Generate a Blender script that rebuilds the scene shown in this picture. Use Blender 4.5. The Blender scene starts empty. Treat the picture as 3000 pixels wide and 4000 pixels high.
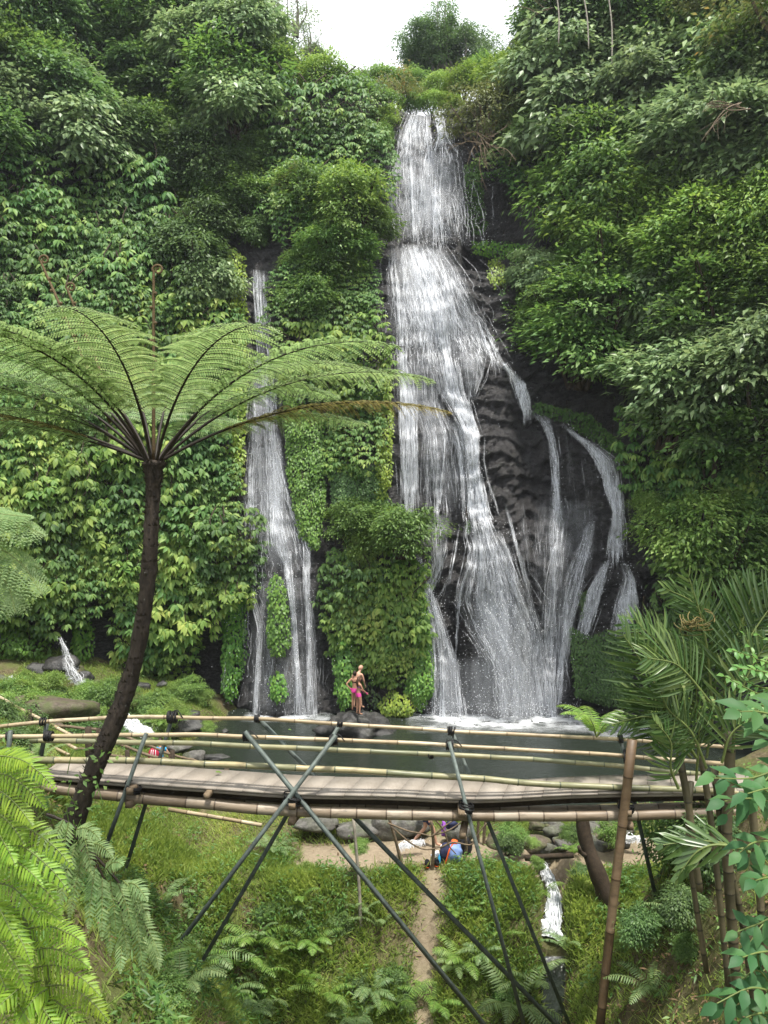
import bpy, math, random
import numpy as np
from mathutils import Vector, Matrix

# ------------------------------------------------------------------ basics
F = 3020.0                                   # focal length in photo pixels (3000 x 4000 frame)
R_ = np.random.default_rng(11)
random.seed(5)
C = bpy.data.collections.new('waterfall_valley')
bpy.context.scene.collection.children.link(C)
SC = bpy.context.scene

def P(px, py, d):
    return np.array([(px-1500.0)/F*d, d, (2000.0-py)/F*d])
def nrm(a):
    return a/np.maximum(np.linalg.norm(a, axis=-1, keepdims=True), 1e-9)
def sig(t):
    return 1/(1+np.exp(-np.clip(t, -40, 40)))
def sstep(a, b, x):
    t = np.clip((x-a)/(b-a), 0, 1)
    return t*t*(3-2*t)

def _h(ix, iy, iz):
    n = (ix.astype(np.int64)*374761393 + iy.astype(np.int64)*668265263 + iz.astype(np.int64)*2147483647) & 0xffffffff
    n = ((n ^ (n >> 13))*1274126177) & 0xffffffff
    n = n ^ (n >> 16)
    return (n & 0xffff)/65535.0
def vn(x, y, z=0.0):
    x = np.asarray(x, float); y = np.asarray(y, float); z = np.zeros_like(x)+z
    ix, iy, iz = np.floor(x), np.floor(y), np.floor(z)
    fx, fy, fz = x-ix, y-iy, z-iz
    fx, fy, fz = [f*f*(3-2*f) for f in (fx, fy, fz)]
    def L(a, b, t): return a+(b-a)*t
    c = {}
    for a in (0, 1):
        for b in (0, 1):
            for d in (0, 1):
                c[a, b, d] = _h(ix+a, iy+b, iz+d)
    return L(L(L(c[0,0,0], c[1,0,0], fx), L(c[0,1,0], c[1,1,0], fx), fy),
             L(L(c[0,0,1], c[1,0,1], fx), L(c[0,1,1], c[1,1,1], fx), fy), fz)*2-1
def fbm(x, y, z=0.0, o=4, g=.5):
    s = 0; a = 1.0
    x = np.asarray(x, float); y = np.asarray(y, float)
    for k in range(o):
        s = s+a*vn(x+k*17.3, y-k*9.1, np.asarray(z)+k*3.7)
        x, y, z = x*2.03, y*2.03, np.asarray(z)*2.03
        a *= g
    return s

# ------------------------------------------------------------------ mesh gathering
class MB:
    def __init__(s): s.V = []; s.Q = []; s.T = []; s.n = 0; s.A = []
    def add(s, V, Q=None, T=None, a=0.0):
        V = np.asarray(V, float).reshape(-1, 3)
        if Q is not None and len(Q): s.Q.append(np.asarray(Q, int).reshape(-1, 4)+s.n)
        if T is not None and len(T): s.T.append(np.asarray(T, int).reshape(-1, 3)+s.n)
        s.V.append(V); s.n += len(V)
        s.A.append(np.zeros(len(V))+a)
        return s
    def merge(s, o, off=(0, 0, 0), sc=1.0):
        for q in o.Q: s.Q.append(q+s.n)
        for t in o.T: s.T.append(t+s.n)
        for v in o.V: s.V.append(v*sc+np.asarray(off))
        s.A += o.A
        s.n += o.n
        return s
    def verts(s): return np.concatenate(s.V) if s.V else np.zeros((0, 3))

def mk_mesh(name, mb, mat, origin=(0, 0, 0), smooth=False):
    V = mb.verts()-np.asarray(origin, float)
    Q = np.concatenate(mb.Q) if mb.Q else np.zeros((0, 4), int)
    T = np.concatenate(mb.T) if mb.T else np.zeros((0, 3), int)
    me = bpy.data.meshes.new(name)
    me.vertices.add(len(V)); me.vertices.foreach_set('co', V.astype(np.float32).ravel())
    nl = Q.size+T.size
    me.loops.add(nl)
    me.loops.foreach_set('vertex_index', np.concatenate([Q.ravel(), T.ravel()]).astype(np.int32))
    npoly = len(Q)+len(T)
    me.polygons.add(npoly)
    ls = np.concatenate([np.arange(len(Q))*4, Q.size+np.arange(len(T))*3]).astype(np.int32)
    me.polygons.foreach_set('loop_start', ls)
    me.polygons.foreach_set('loop_total', np.concatenate([np.full(len(Q), 4), np.full(len(T), 3)]).astype(np.int32))
    if smooth: me.polygons.foreach_set('use_smooth', np.ones(npoly, bool))
    at = me.attributes.new('tint', 'FLOAT', 'POINT')
    at.data.foreach_set('value', np.concatenate(mb.A).astype(np.float32) if mb.A else np.zeros(0, np.float32))
    me.update(calc_edges=True)
    me.validate()
    if mat: me.materials.append(mat)
    return me

def obj(name, mb, mat, parent=None, smooth=False, origin=None):
    """one mesh object; verts given in world space unless parent is set with local verts (local=origin (0,0,0))"""
    V = mb.verts()
    if parent is not None and origin is None:
        origin = np.array(parent.location)
    elif origin is None:
        origin = np.array([V[:, 0].mean(), V[:, 1].mean(), V[:, 2].min()])
    o = bpy.data.objects.new(name, mk_mesh(name, mb, mat, origin, smooth))
    C.objects.link(o)
    if parent is not None: o.parent = parent
    else: o.location = Vector(origin)
    return o
def tag(o, label=None, cat=None, group=None, kind=None):
    if label: o['label'] = label
    if cat: o['category'] = cat
    if group: o['group'] = group
    if kind: o['kind'] = kind
    return o
def thing(name, label, cat, loc=(0, 0, 0), group=None):
    o = bpy.data.objects.new(name, None); C.objects.link(o)
    o.location = Vector(loc); o.empty_display_size = .2
    return tag(o, label, cat, group)
def part(name, me, parent):
    o = bpy.data.objects.new(name, me); C.objects.link(o); o.parent = parent
    return o
def dup(root, loc, rot=(0, 0, 0), sc=(1, 1, 1)):
    r = root.copy(); C.objects.link(r)
    r.location = Vector(loc); r.rotation_euler = rot; r.scale = sc
    for ch in list(root.children):
        c = ch.copy(); C.objects.link(c); c.parent = r
        for g in list(ch.children):
            d = g.copy(); C.objects.link(d); d.parent = c
    return r

# ------------------------------------------------------------------ shape helpers
def frame_from(D, N):
    D = nrm(D); S = nrm(np.cross(D, N)); N2 = np.cross(S, D)
    return D, S, N2
LEAF5 = (np.array([[0, 0, 0], [-.5, .42, .07], [0, .5, 0], [.5, .42, .07], [0, 1, -.08]]), np.array([[0, 2, 4, 1], [0, 3, 4, 2]]), None)
LEAF9 = (np.array([[0, 0, 0], [-.36, .22, .07], [0, .25, .02], [.36, .22, .07], [-.48, .56, .03], [0, .6, -.04], [.48, .56, .03], [0, 1, -.22]]),
         np.array([[1, 2, 5, 4], [2, 3, 6, 5]]), np.array([[0, 2, 1], [0, 3, 2], [4, 5, 7], [5, 6, 7]]))
STRIP = (np.array([[-.35, 0, 0], [.35, 0, 0], [-.5, .4, .0], [.5, .4, .0], [0, 1, -.12]]), np.array([[0, 1, 3, 2]]), np.array([[2, 3, 4]]))
FOLD = (np.array([[0, 0, 0], [-.5, .3, .16], [0, .35, 0], [.5, .3, .16], [-.35, .7, .06], [0, .75, -.06], [.35, .7, .06], [0, 1, -.2]]),
        np.array([[1, 2, 5, 4], [2, 3, 6, 5]]), np.array([[0, 2, 1], [0, 3, 2], [4, 5, 7], [5, 6, 7]]))
def scatter(mb, tpl, pos, D, N, L, W, a=0.0):
    pos = np.asarray(pos, float)
    n = len(pos)
    if n == 0: return
    D, S, N2 = frame_from(np.broadcast_to(D, pos.shape), np.broadcast_to(N, pos.shape)+1e-4)
    tv, tq, tt = tpl
    L = (np.zeros(n)+L)[:, None, None]; W = (np.zeros(n)+W)[:, None, None]
    V = pos[:, None]+tv[None, :, :1]*W*S[:, None]+tv[None, :, 1:2]*L*D[:, None]+tv[None, :, 2:3]*L*N2[:, None]
    k = len(tv); off = (np.arange(n)*k)[:, None, None]
    Q = (tq[None]+off).reshape(-1, 4)
    T = (tt[None]+off).reshape(-1, 3) if tt is not None else None
    aa = np.repeat(np.zeros(n)+a, k)
    mb.add(V.reshape(-1, 3), Q, T, aa)
def tube(mb, pts, rad, n=7, cap=True, a=0.0, flat=1.0):
    pts = np.asarray(pts, float); m = len(pts)
    rad = np.zeros(m)+rad
    t = np.gradient(pts, axis=0); t = nrm(t)
    up = np.array([0, 0, 1.0]) if abs(t[0][2]) < .9 else np.array([0, 1.0, 0])
    u = nrm(np.cross(t, up)); w = np.cross(t, u)
    # keep frames continuous
    for i in range(1, m):
        if np.dot(u[i], u[i-1]) < 0: u[i] = -u[i]; w[i] = -w[i]
    th = np.arange(n)*2*math.pi/n
    V = pts[:, None]+rad[:, None, None]*(np.cos(th)[None, :, None]*u[:, None]+np.sin(th)[None, :, None]*w[:, None]*flat)
    i = np.arange(m-1)[:, None]; j = np.arange(n)[None]
    Q = np.stack([i*n+j, i*n+(j+1) % n, (i+1)*n+(j+1) % n, (i+1)*n+j], -1).reshape(-1, 4)
    Vv = V.reshape(-1, 3); T = None
    a = np.repeat(np.zeros(m)+a, n)
    if cap:
        Vv = np.concatenate([Vv, pts[:1], pts[-1:]])
        jj = np.arange(n)
        T = np.concatenate([np.stack([np.full(n, m*n), (jj+1) % n, jj], -1), np.stack([np.full(n, m*n+1), (m-1)*n+jj, (m-1)*n+(jj+1) % n], -1)])
        a = np.concatenate([a, a[:1], a[-1:]])
    mb.add(Vv, Q, T, a)
    return mb
def smoothpath(pts, n):
    """Catmull-Rom through pts, n samples"""
    p = np.asarray(pts, float)
    p = np.concatenate([[2*p[0]-p[1]], p, [2*p[-1]-p[-2]]])
    m = len(p)-3
    out = []
    for t in np.linspace(0, m-1e-6, n):
        i = int(t); f = t-i
        a, b, c, d = p[i:i+4]
        out.append(.5*((2*b)+(c-a)*f+(2*a-5*b+4*c-d)*f*f+(3*b-a-3*c+d)*f**3))
    return np.array(out)
def box(mb, p0, p1, w, h, up=(0, 0, 1), a=0.0):
    """square bar from p0 to p1"""
    p0, p1 = np.asarray(p0, float), np.asarray(p1, float)
    d = nrm(p1-p0); s = nrm(np.cross(d, np.asarray(up, float))); u = np.cross(s, d)
    V = [p+sx*s*w/2+su*u*h/2 for p in (p0, p1) for sx, su in ((-1, -1), (1, -1), (1, 1), (-1, 1))]
    mb.add(V, [[0, 1, 2, 3], [7, 6, 5, 4], [0, 4, 5, 1], [1, 5, 6, 2], [2, 6, 7, 3], [3, 7, 4, 0]], a=a)
    return mb
def ball(mb, c, r, nu=10, nv=7, sc=(1, 1, 1), a=0.0):
    th = np.linspace(0, math.pi, nv); ph = np.arange(nu)*2*math.pi/nu
    V = np.array([[math.sin(t)*math.cos(p), math.sin(t)*math.sin(p), math.cos(t)] for t in th for p in ph])*np.asarray(sc)*r+np.asarray(c)
    i = np.arange(nv-1)[:, None]; j = np.arange(nu)[None]
    Q = np.stack([i*nu+j, (i+1)*nu+j, (i+1)*nu+(j+1) % nu, i*nu+(j+1) % nu], -1).reshape(-1, 4)
    mb.add(V, Q, a=a)
    return mb
def rockmb(seed, r=1.0, sc=(1, 1, .7), rough=.40, nu=26, nv=18, facets=14):
    g = np.random.default_rng(seed)
    m = MB(); ball(m, (0, 0, 0), 1.0, nu, nv)
    V = m.V[0]; d = nrm(V)
    pl = nrm(g.normal(size=(facets, 3))); k = g.uniform(.55, .92, facets)
    rr = np.ones(len(d))
    for n_, kk in zip(pl, k):
        dt = d@n_
        rr = np.where(dt > .05, np.minimum(rr, kk/np.maximum(dt, .05)), rr)
    rr = rr*(1+rough*.35*fbm(d[:, 0]*2+seed, d[:, 1]*2, d[:, 2]*2, 4))
    m.V[0] = d*rr[:, None]*np.asarray(sc)*r
    return m

# ------------------------------------------------------------------ materials
def mat(name):
    m = bpy.data.materials.new(name); m.use_nodes = True
    nt = m.node_tree; nt.nodes.clear()
    return m, nt, nt.nodes, nt.links
def out_bsdf(nt, **kw):
    o = nt.nodes.new('ShaderNodeOutputMaterial'); b = nt.nodes.new('ShaderNodeBsdfPrincipled')
    nt.links.new(b.outputs[0], o.inputs[0])
    for k, v in kw.items(): b.inputs[k].default_value = v
    return o, b
def c4(c): return (c[0], c[1], c[2], 1)
def ramp(nt, stops, fac=None):
    r = nt.nodes.new('ShaderNodeValToRGB'); e = r.color_ramp.elements
    while len(e) < len(stops): e.new(.5)
    for el, (p, c) in zip(e, stops): el.position = p; el.color = c4(c)
    if fac is not None: nt.links.new(fac, r.inputs[0])
    return r
def noise(nt, scale, detail=4, rough=.55, vec=None, dist=0.0):
    n = nt.nodes.new('ShaderNodeTexNoise')
    n.inputs['Scale'].default_value = scale; n.inputs['Detail'].default_value = detail
    n.inputs['Roughness'].default_value = rough; n.inputs['Distortion'].default_value = dist
    if vec is not None: nt.links.new(vec, n.inputs['Vector'])
    return n
def mixc(nt, f, a, b, mode='MIX'):
    m = nt.nodes.new('ShaderNodeMix'); m.data_type = 'RGBA'; m.blend_type = mode
    for sock, v in ((m.inputs[0], f), (m.inputs[6], a), (m.inputs[7], b)):
        if hasattr(v, 'is_output'): nt.links.new(v, sock)
        else: sock.default_value = v if not isinstance(v, tuple) else c4(v)
    return m.outputs[2]
def mathn(nt, op, a, b=0.0):
    m = nt.nodes.new('ShaderNodeMath'); m.operation = op
    for sock, v in ((m.inputs[0], a), (m.inputs[1], b)):
        if hasattr(v, 'is_output'): nt.links.new(v, sock)
        else: sock.default_value = v
    return m.outputs[0]
def objco(nt, scale=(1, 1, 1), world=True):
    if world:
        g = nt.nodes.new('ShaderNodeNewGeometry'); s = g.outputs['Position']
    else:
        g = nt.nodes.new('ShaderNodeTexCoord'); s = g.outputs['Object']
    mp = nt.nodes.new('ShaderNodeMapping'); mp.inputs['Scale'].default_value = scale
    nt.links.new(s, mp.inputs[0])
    return mp.outputs[0]
def bump(nt, b, h, strength=.5, dist=.05):
    n = nt.nodes.new('ShaderNodeBump'); n.inputs['Strength'].default_value = strength; n.inputs['Distance'].default_value = dist
    nt.links.new(h, n.inputs['Height']); nt.links.new(n.outputs[0], b.inputs['Normal'])
def attr(nt, name='tint'):
    a = nt.nodes.new('ShaderNodeAttribute'); a.attribute_name = name
    return a.outputs['Fac']

def leaf_mat(name, stops, transl=.35, rough=.46, patch=.5, hue=.03, spec=.35, objr=.3, gain=1.30, sat=.93, warm=(1.10, 1.02, .86)):
    stops = [(p, tuple(min(.75, c*gain*k) for c, k in zip(col, warm))) for p, col in stops]
    """leaves: colour runs along stops by a random number per leaf, shifted per plant and in broad patches"""
    m, nt, nd, lk = mat(name)
    geo = nd.new('ShaderNodeNewGeometry'); oi = nd.new('ShaderNodeObjectInfo')
    nz = noise(nt, .55, 3, .6, geo.outputs['Position'])
    f = mathn(nt, 'MULTIPLY', geo.outputs['Random Per Island'], .55)
    f = mathn(nt, 'ADD', f, mathn(nt, 'MULTIPLY', mathn(nt, 'SUBTRACT', nz.outputs[0], .5), patch*1.6))
    f = mathn(nt, 'ADD', f, mathn(nt, 'MULTIPLY', oi.outputs['Random'], objr))
    f = mathn(nt, 'ADD', f, .06)
    r = ramp(nt, stops, f)
    hs = nd.new('ShaderNodeHueSaturation')
    lk.new(mathn(nt, 'ADD', mathn(nt, 'MULTIPLY', mathn(nt, 'SUBTRACT', oi.outputs['Random'], .5), hue), .5), hs.inputs['Hue'])
    lk.new(r.outputs[0], hs.inputs['Color']); hs.inputs['Saturation'].default_value = sat
    o = nd.new('ShaderNodeOutputMaterial'); b = nd.new('ShaderNodeBsdfPrincipled'); t = nd.new('ShaderNodeBsdfTranslucent')
    lk.new(hs.outputs[0], b.inputs['Base Color']); b.inputs['Roughness'].default_value = rough
    b.inputs['Specular IOR Level'].default_value = spec
    hs2 = nd.new('ShaderNodeHueSaturation'); hs2.inputs['Hue'].default_value = .485; hs2.inputs['Value'].default_value = 1.5; hs2.inputs['Saturation'].default_value = 1.1
    lk.new(hs.outputs[0], hs2.inputs['Color']); lk.new(hs2.outputs[0], t.inputs['Color'])
    mx = nd.new('ShaderNodeMixShader'); mx.inputs[0].default_value = transl
    lk.new(b.outputs[0], mx.inputs[1]); lk.new(t.outputs[0], mx.inputs[2]); lk.new(mx.outputs[0], o.inputs[0])
    return m

M = {}
g = lambda *c: tuple(c)
M['fine_dark'] = leaf_mat('dark_leaf', [(0, g(.022, .055, .022)), (.5, g(.06, .125, .042)), (1, g(.14, .24, .075))])
M['fine_mid'] = leaf_mat('mid_leaf', [(0, g(.032, .085, .022)), (.5, g(.08, .165, .042)), (1, g(.18, .29, .075))])
M['fine_pale'] = leaf_mat('pale_leaf', [(0, g(.055, .11, .055)), (.5, g(.13, .21, .105)), (1, g(.25, .34, .17))], rough=.38)
M['fine_yellow'] = leaf_mat('yellow_leaf', [(0, g(.05, .12, .02)), (.5, g(.12, .22, .048)), (1, g(.25, .35, .095))])
M['fine_olive'] = leaf_mat('olive_leaf', [(0, g(.05, .075, .025)), (.55, g(.10, .14, .05)), (.85, g(.17, .18, .07)), (1, g(.25, .12, .03))])
M['broad'] = leaf_mat('broad_leaf', [(0, g(.02, .06, .018)), (.35, g(.05, .125, .033)), (.7, g(.105, .20, .052)), (1, g(.22, .31, .08))], rough=.5, transl=.3, spec=.25, patch=.9)
M['broad_light'] = leaf_mat('broad_light_leaf', [(0, g(.03, .085, .015)), (.35, g(.09, .18, .035)), (.7, g(.18, .28, .06)), (1, g(.32, .38, .10))], rough=.5, transl=.35, spec=.25, patch=.9)
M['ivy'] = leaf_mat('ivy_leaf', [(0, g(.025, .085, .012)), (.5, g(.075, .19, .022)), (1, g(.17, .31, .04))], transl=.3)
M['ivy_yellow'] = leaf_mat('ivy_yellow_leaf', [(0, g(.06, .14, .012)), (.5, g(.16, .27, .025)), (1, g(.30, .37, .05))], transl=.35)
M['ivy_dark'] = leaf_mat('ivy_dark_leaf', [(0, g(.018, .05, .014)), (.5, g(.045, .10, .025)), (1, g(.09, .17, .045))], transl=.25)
M['fern'] = leaf_mat('fern_leaf', [(0, g(.055, .13, .03)), (.5, g(.11, .21, .06)), (1, g(.19, .28, .09))], transl=.5, rough=.5, gain=1.6, sat=.76)
M['fern_brown'] = leaf_mat('fern_brown_leaf', [(0, g(.09, .10, .03)), (.5, g(.17, .16, .06)), (1, g(.27, .22, .10))], transl=.4, rough=.55)
M['fern_bright'] = leaf_mat('fern_bright_leaf', [(0, g(.085, .19, .015)), (.5, g(.17, .31, .025)), (1, g(.28, .41, .05))], transl=.42, rough=.45, gain=1.1, sat=.97)
M['fern_mid'] = leaf_mat('fern_mid_leaf', [(0, g(.05, .13, .02)), (.5, g(.11, .22, .04)), (1, g(.20, .32, .07))], transl=.4)
M['palm'] = leaf_mat('palm_leaf', [(0, g(.02, .055, .016)), (.45, g(.05, .11, .03)), (.8, g(.12, .18, .06)), (1, g(.30, .31, .15))], transl=.3, rough=.34, spec=.5)
M['near'] = leaf_mat('near_leaf', [(0, g(.03, .10, .045)), (.5, g(.065, .165, .075)), (1, g(.12, .24, .10))], transl=.35, rough=.5, gain=.82, sat=1.05, spec=.2)
M['near_bright'] = leaf_mat('near_bright_leaf', [(0, g(.05, .17, .035)), (.5, g(.10, .26, .06)), (1, g(.17, .34, .08))], transl=.4, rough=.4, gain=1.05)
M['grass'] = leaf_mat('grass_blade', [(0, g(.085, .15, .022)), (.45, g(.17, .25, .045)), (.8, g(.24, .30, .07)), (1, g(.36, .32, .14))], transl=.4, rough=.5, patch=1.05, objr=0, gain=1.6, sat=.86)
M['weed'] = leaf_mat('weed_leaf', [(0, g(.03, .09, .018)), (.5, g(.085, .18, .035)), (1, g(.20, .31, .06))], transl=.35, objr=.0, gain=1.2)
M['litter'] = leaf_mat('dead_leaf', [(0, g(.06, .04, .02)), (.5, g(.16, .11, .06)), (1, g(.30, .23, .13))], transl=.1, rough=.7, objr=0, gain=1)

def solid(name, col, rough=.7, var=.25, scale=6, bmp=0.0, bscale=30, metallic=0.0, spec=.3, dark=None):
    m, nt, nd, lk = mat(name)
    o, b = out_bsdf(nt, Roughness=rough, Metallic=metallic); b.inputs['Specular IOR Level'].default_value = spec
    n = noise(nt, scale, 5, .6, objco(nt))
    lo = dark if dark else tuple(c*(1-var) for c in col); hi = tuple(min(1, c*(1+var)) for c in col)
    r = ramp(nt, [(.3, lo), (.55, col), (.75, hi)], n.outputs[0])
    lk.new(r.outputs[0], b.inputs['Base Color'])
    if bmp: bump(nt, b, noise(nt, bscale, 5, .6, objco(nt)).outputs[0], bmp, .02)
    return m

# wet basalt of the cliff: near black with damp gloss, brown and mossy patches away from the water
m, nt, nd, lk = mat('wet_basalt')
o, b = out_bsdf(nt, Roughness=.38); b.inputs['Specular IOR Level'].default_value = .45
co = objco(nt, (1, 1, .8)); n1 = noise(nt, .9, 6, .65, co); n2 = noise(nt, 6.5, 8, .78, objco(nt, (1, 1, 1.7)))
base = ramp(nt, [(.3, (.016, .016, .018)), (.48, (.050, .048, .050)), (.70, (.14, .134, .134))], n2.outputs[0])
br = ramp(nt, [(.48, (0, 0, 0)), (.68, (1, 1, 1))], n1.outputs[0])
cc = mixc(nt, mathn(nt, 'MULTIPLY', br.outputs[0], .3), base.outputs[0], (.058, .052, .046))
ms = ramp(nt, [(.60, (0, 0, 0)), (.70, (1, 1, 1))], noise(nt, 2.6, 5, .6, co).outputs[0])
cc = mixc(nt, mathn(nt, 'MULTIPLY', ms.outputs[0], .35), cc, (.035, .055, .015))
lk.new(cc, b.inputs['Base Color'])
rr = ramp(nt, [(.3, (.22,)*3), (.7, (.6,)*3)], n2.outputs[0]); lk.new(rr.outputs[0], b.inputs['Roughness'])
nh = noise(nt, 3.2, 6, .7, objco(nt, (1, 1, 3.6)), .6)
n4 = noise(nt, 16, 5, .75, objco(nt, (1, 1, 1.5)))
h = mathn(nt, 'ADD', mathn(nt, 'ADD', mathn(nt, 'MULTIPLY', nh.outputs[0], 1.0), n2.outputs[0]), mathn(nt, 'MULTIPLY', n4.outputs[0], .6))
bump(nt, b, h, 1.0, .20)
M['basalt'] = m

def rock_mat(name, lo, mid, hi, moss=.4, rough=.75):
    m, nt, nd, lk = mat(name)
    o, b = out_bsdf(nt, Roughness=rough)
    n2 = noise(nt, 7, 7, .7, objco(nt)); n1 = noise(nt, 1.6, 5, .6, objco(nt))
    base = ramp(nt, [(.3, lo), (.5, mid), (.72, hi)], n2.outputs[0])
    geo = nd.new('ShaderNodeNewGeometry'); sp = nd.new('ShaderNodeSeparateXYZ'); lk.new(geo.outputs['Normal'], sp.inputs[0])
    mm = mathn(nt, 'MULTIPLY', ramp(nt, [(.45, (0, 0, 0)), (.62, (1, 1, 1))], n1.outputs[0]).outputs[0], moss)
    cc = mixc(nt, mm, base.outputs[0], (.07, .10, .02))
    lk.new(cc, b.inputs['Base Color'])
    bump(nt, b, n2.outputs[0], .7, .06)
    return m
M['rock_grey'] = rock_mat('grey_rock', (.035, .033, .03), (.095, .09, .082), (.20, .19, .175), .35)
M['rock_dark'] = rock_mat('dark_rock', (.014, .014, .015), (.032, .031, .031), (.07, .067, .064), .06, .5)
M['rock_brown'] = rock_mat('brown_rock', (.035, .026, .018), (.085, .066, .047), (.16, .13, .10), .65)

# ground: tan path soil, brown bank soil, damp dark soil chosen by patches
m, nt, nd, lk = mat('soil')
o, b = out_bsdf(nt, Roughness=.9); b.inputs['Specular IOR Level'].default_value = .15
n1 = noise(nt, .8, 6, .6, objco(nt)); n2 = noise(nt, 9, 6, .7, objco(nt)); n3 = noise(nt, 45, 3, .6, objco(nt))
s1 = ramp(nt, [(.3, (.05, .040, .022)), (.5, (.10, .082, .046)), (.7, (.17, .145, .085))], n2.outputs[0])
s2 = ramp(nt, [(.35, (.05, .075, .016)), (.65, (.11, .15, .03))], n3.outputs[0])
cc = mixc(nt, mathn(nt, 'MULTIPLY', ramp(nt, [(.42, (0, 0, 0)), (.58, (1, 1, 1))], n1.outputs[0]).outputs[0], .7), s1.outputs[0], s2.outputs[0])
pt = ramp(nt, [(.35, (.21, .165, .115)), (.65, (.30, .245, .175))], n2.outputs[0])
cc = mixc(nt, attr(nt), cc, pt.outputs[0])
lk.new(cc, b.inputs['Base Color'])
bump(nt, b, mathn(nt, 'ADD', n2.outputs[0], mathn(nt, 'MULTIPLY', n3.outputs[0], .4)), .6, .06)
M['soil'] = m

# hillside humus behind the leaves
M['humus'] = solid('humus', (.022, .024, .014), .95, .5, 2.0, .8, 8)

# pool water
m, nt, nd, lk = mat('pool_water')
o, b = out_bsdf(nt, Roughness=.07); b.inputs['IOR'].default_value = 1.33
b.inputs['Base Color'].default_value = (.020, .026, .020, 1)
w1 = noise(nt, 2.2, 4, .6, objco(nt, (1, 1.8, 1))); w2 = noise(nt, 9, 3, .6, objco(nt, (1, 1.6, 1)))
bump(nt, b, mathn(nt, 'ADD', w1.outputs[0], mathn(nt, 'MULTIPLY', w2.outputs[0], .5)), .55, .08)
M['pool'] = m

# falling water: white aerated strands
m, nt, nd, lk = mat('white_water')
o = nd.new('ShaderNodeOutputMaterial'); b = nd.new('ShaderNodeBsdfPrincipled'); t = nd.new('ShaderNodeBsdfTranslucent')
b.inputs['Base Color'].default_value = (.86, .88, .92, 1); b.inputs['Roughness'].default_value = .45
t.inputs['Color'].default_value = (.86, .89, .93, 1)
mx = nd.new('ShaderNodeMixShader'); mx.inputs[0].default_value = .4
tr = nd.new('ShaderNodeBsdfTransparent'); mx2 = nd.new('ShaderNodeMixShader')
nz = noise(nt, 3.0, 4, .7, objco(nt, (5.5, 1, .55)))
al = ramp(nt, [(.34, (.08,)*3), (.64, (.72,)*3)], nz.outputs[0])
lk.new(mathn(nt, 'MULTIPLY', al.outputs[0], mathn(nt, 'POWER', attr(nt), .8)), mx2.inputs[0])
lk.new(b.outputs[0], mx.inputs[1]); lk.new(t.outputs[0], mx.inputs[2])
lk.new(tr.outputs[0], mx2.inputs[1]); lk.new(mx.outputs[0], mx2.inputs[2]); lk.new(mx2.outputs[0], o.inputs[0])
M['strand'] = m
def veil_mat(name, lo, hi, amax, s1=(2.4, .6, .32), s2=(13, 1, .8)):
    m, nt, nd, lk = mat(name)
    o = nd.new('ShaderNodeOutputMaterial'); b = nd.new('ShaderNodeBsdfPrincipled')
    b.inputs['Base Color'].default_value = (.84, .87, .92, 1); b.inputs['Roughness'].default_value = .5
    t = nd.new('ShaderNodeBsdfTranslucent'); t.inputs['Color'].default_value = (.84, .87, .92, 1)
    ma = nd.new('ShaderNodeMixShader'); ma.inputs[0].default_value = .4
    lk.new(b.outputs[0], ma.inputs[1]); lk.new(t.outputs[0], ma.inputs[2])
    tr = nd.new('ShaderNodeBsdfTransparent'); mx = nd.new('ShaderNodeMixShader')
    n1 = noise(nt, 1.0, 5, .62, objco(nt, s1)); n2 = noise(nt, 1.0, 4, .7, objco(nt, s2))
    f = mathn(nt, 'ADD', mathn(nt, 'MULTIPLY', n1.outputs[0], .65), mathn(nt, 'MULTIPLY', n2.outputs[0], .35))
    al = ramp(nt, [(lo, (0, 0, 0)), (hi, (amax,)*3)], f)
    lk.new(mathn(nt, 'MULTIPLY', al.outputs[0], attr(nt)), mx.inputs[0])
    lk.new(tr.outputs[0], mx.inputs[1]); lk.new(ma.outputs[0], mx.inputs[2]); lk.new(mx.outputs[0], o.inputs[0])
    return m
M['veil'] = veil_mat('water_veil', .36, .72, .72)
M['veil_soft'] = veil_mat('water_mist_veil', .30, .80, .60, (1.3, .5, .16), (6, 1, .35))
m, nt, nd, lk = mat('water_drop'); o, b = out_bsdf(nt, Roughness=.3); b.inputs['Base Color'].default_value = (.86, .88, .92, 1)
M['drop'] = m
m, nt, nd, lk = mat('foam')
o = nd.new('ShaderNodeOutputMaterial'); b = nd.new('ShaderNodeBsdfPrincipled'); b.inputs['Base Color'].default_value = (.8, .83, .86, 1); b.inputs['Roughness'].default_value = .6
tr = nd.new('ShaderNodeBsdfTransparent'); mx = nd.new('ShaderNodeMixShader')
f1 = noise(nt, 1.6, 6, .65, objco(nt, (1, 1.4, 1)))
al = mathn(nt, 'MULTIPLY', ramp(nt, [(.30, (0, 0, 0)), (.62, (1, 1, 1))], f1.outputs[0]).outputs[0], attr(nt))
lk.new(al, mx.inputs[0]); lk.new(tr.outputs[0], mx.inputs[1]); lk.new(b.outputs[0], mx.inputs[2]); lk.new(mx.outputs[0], o.inputs[0])
M['foam'] = m

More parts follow.
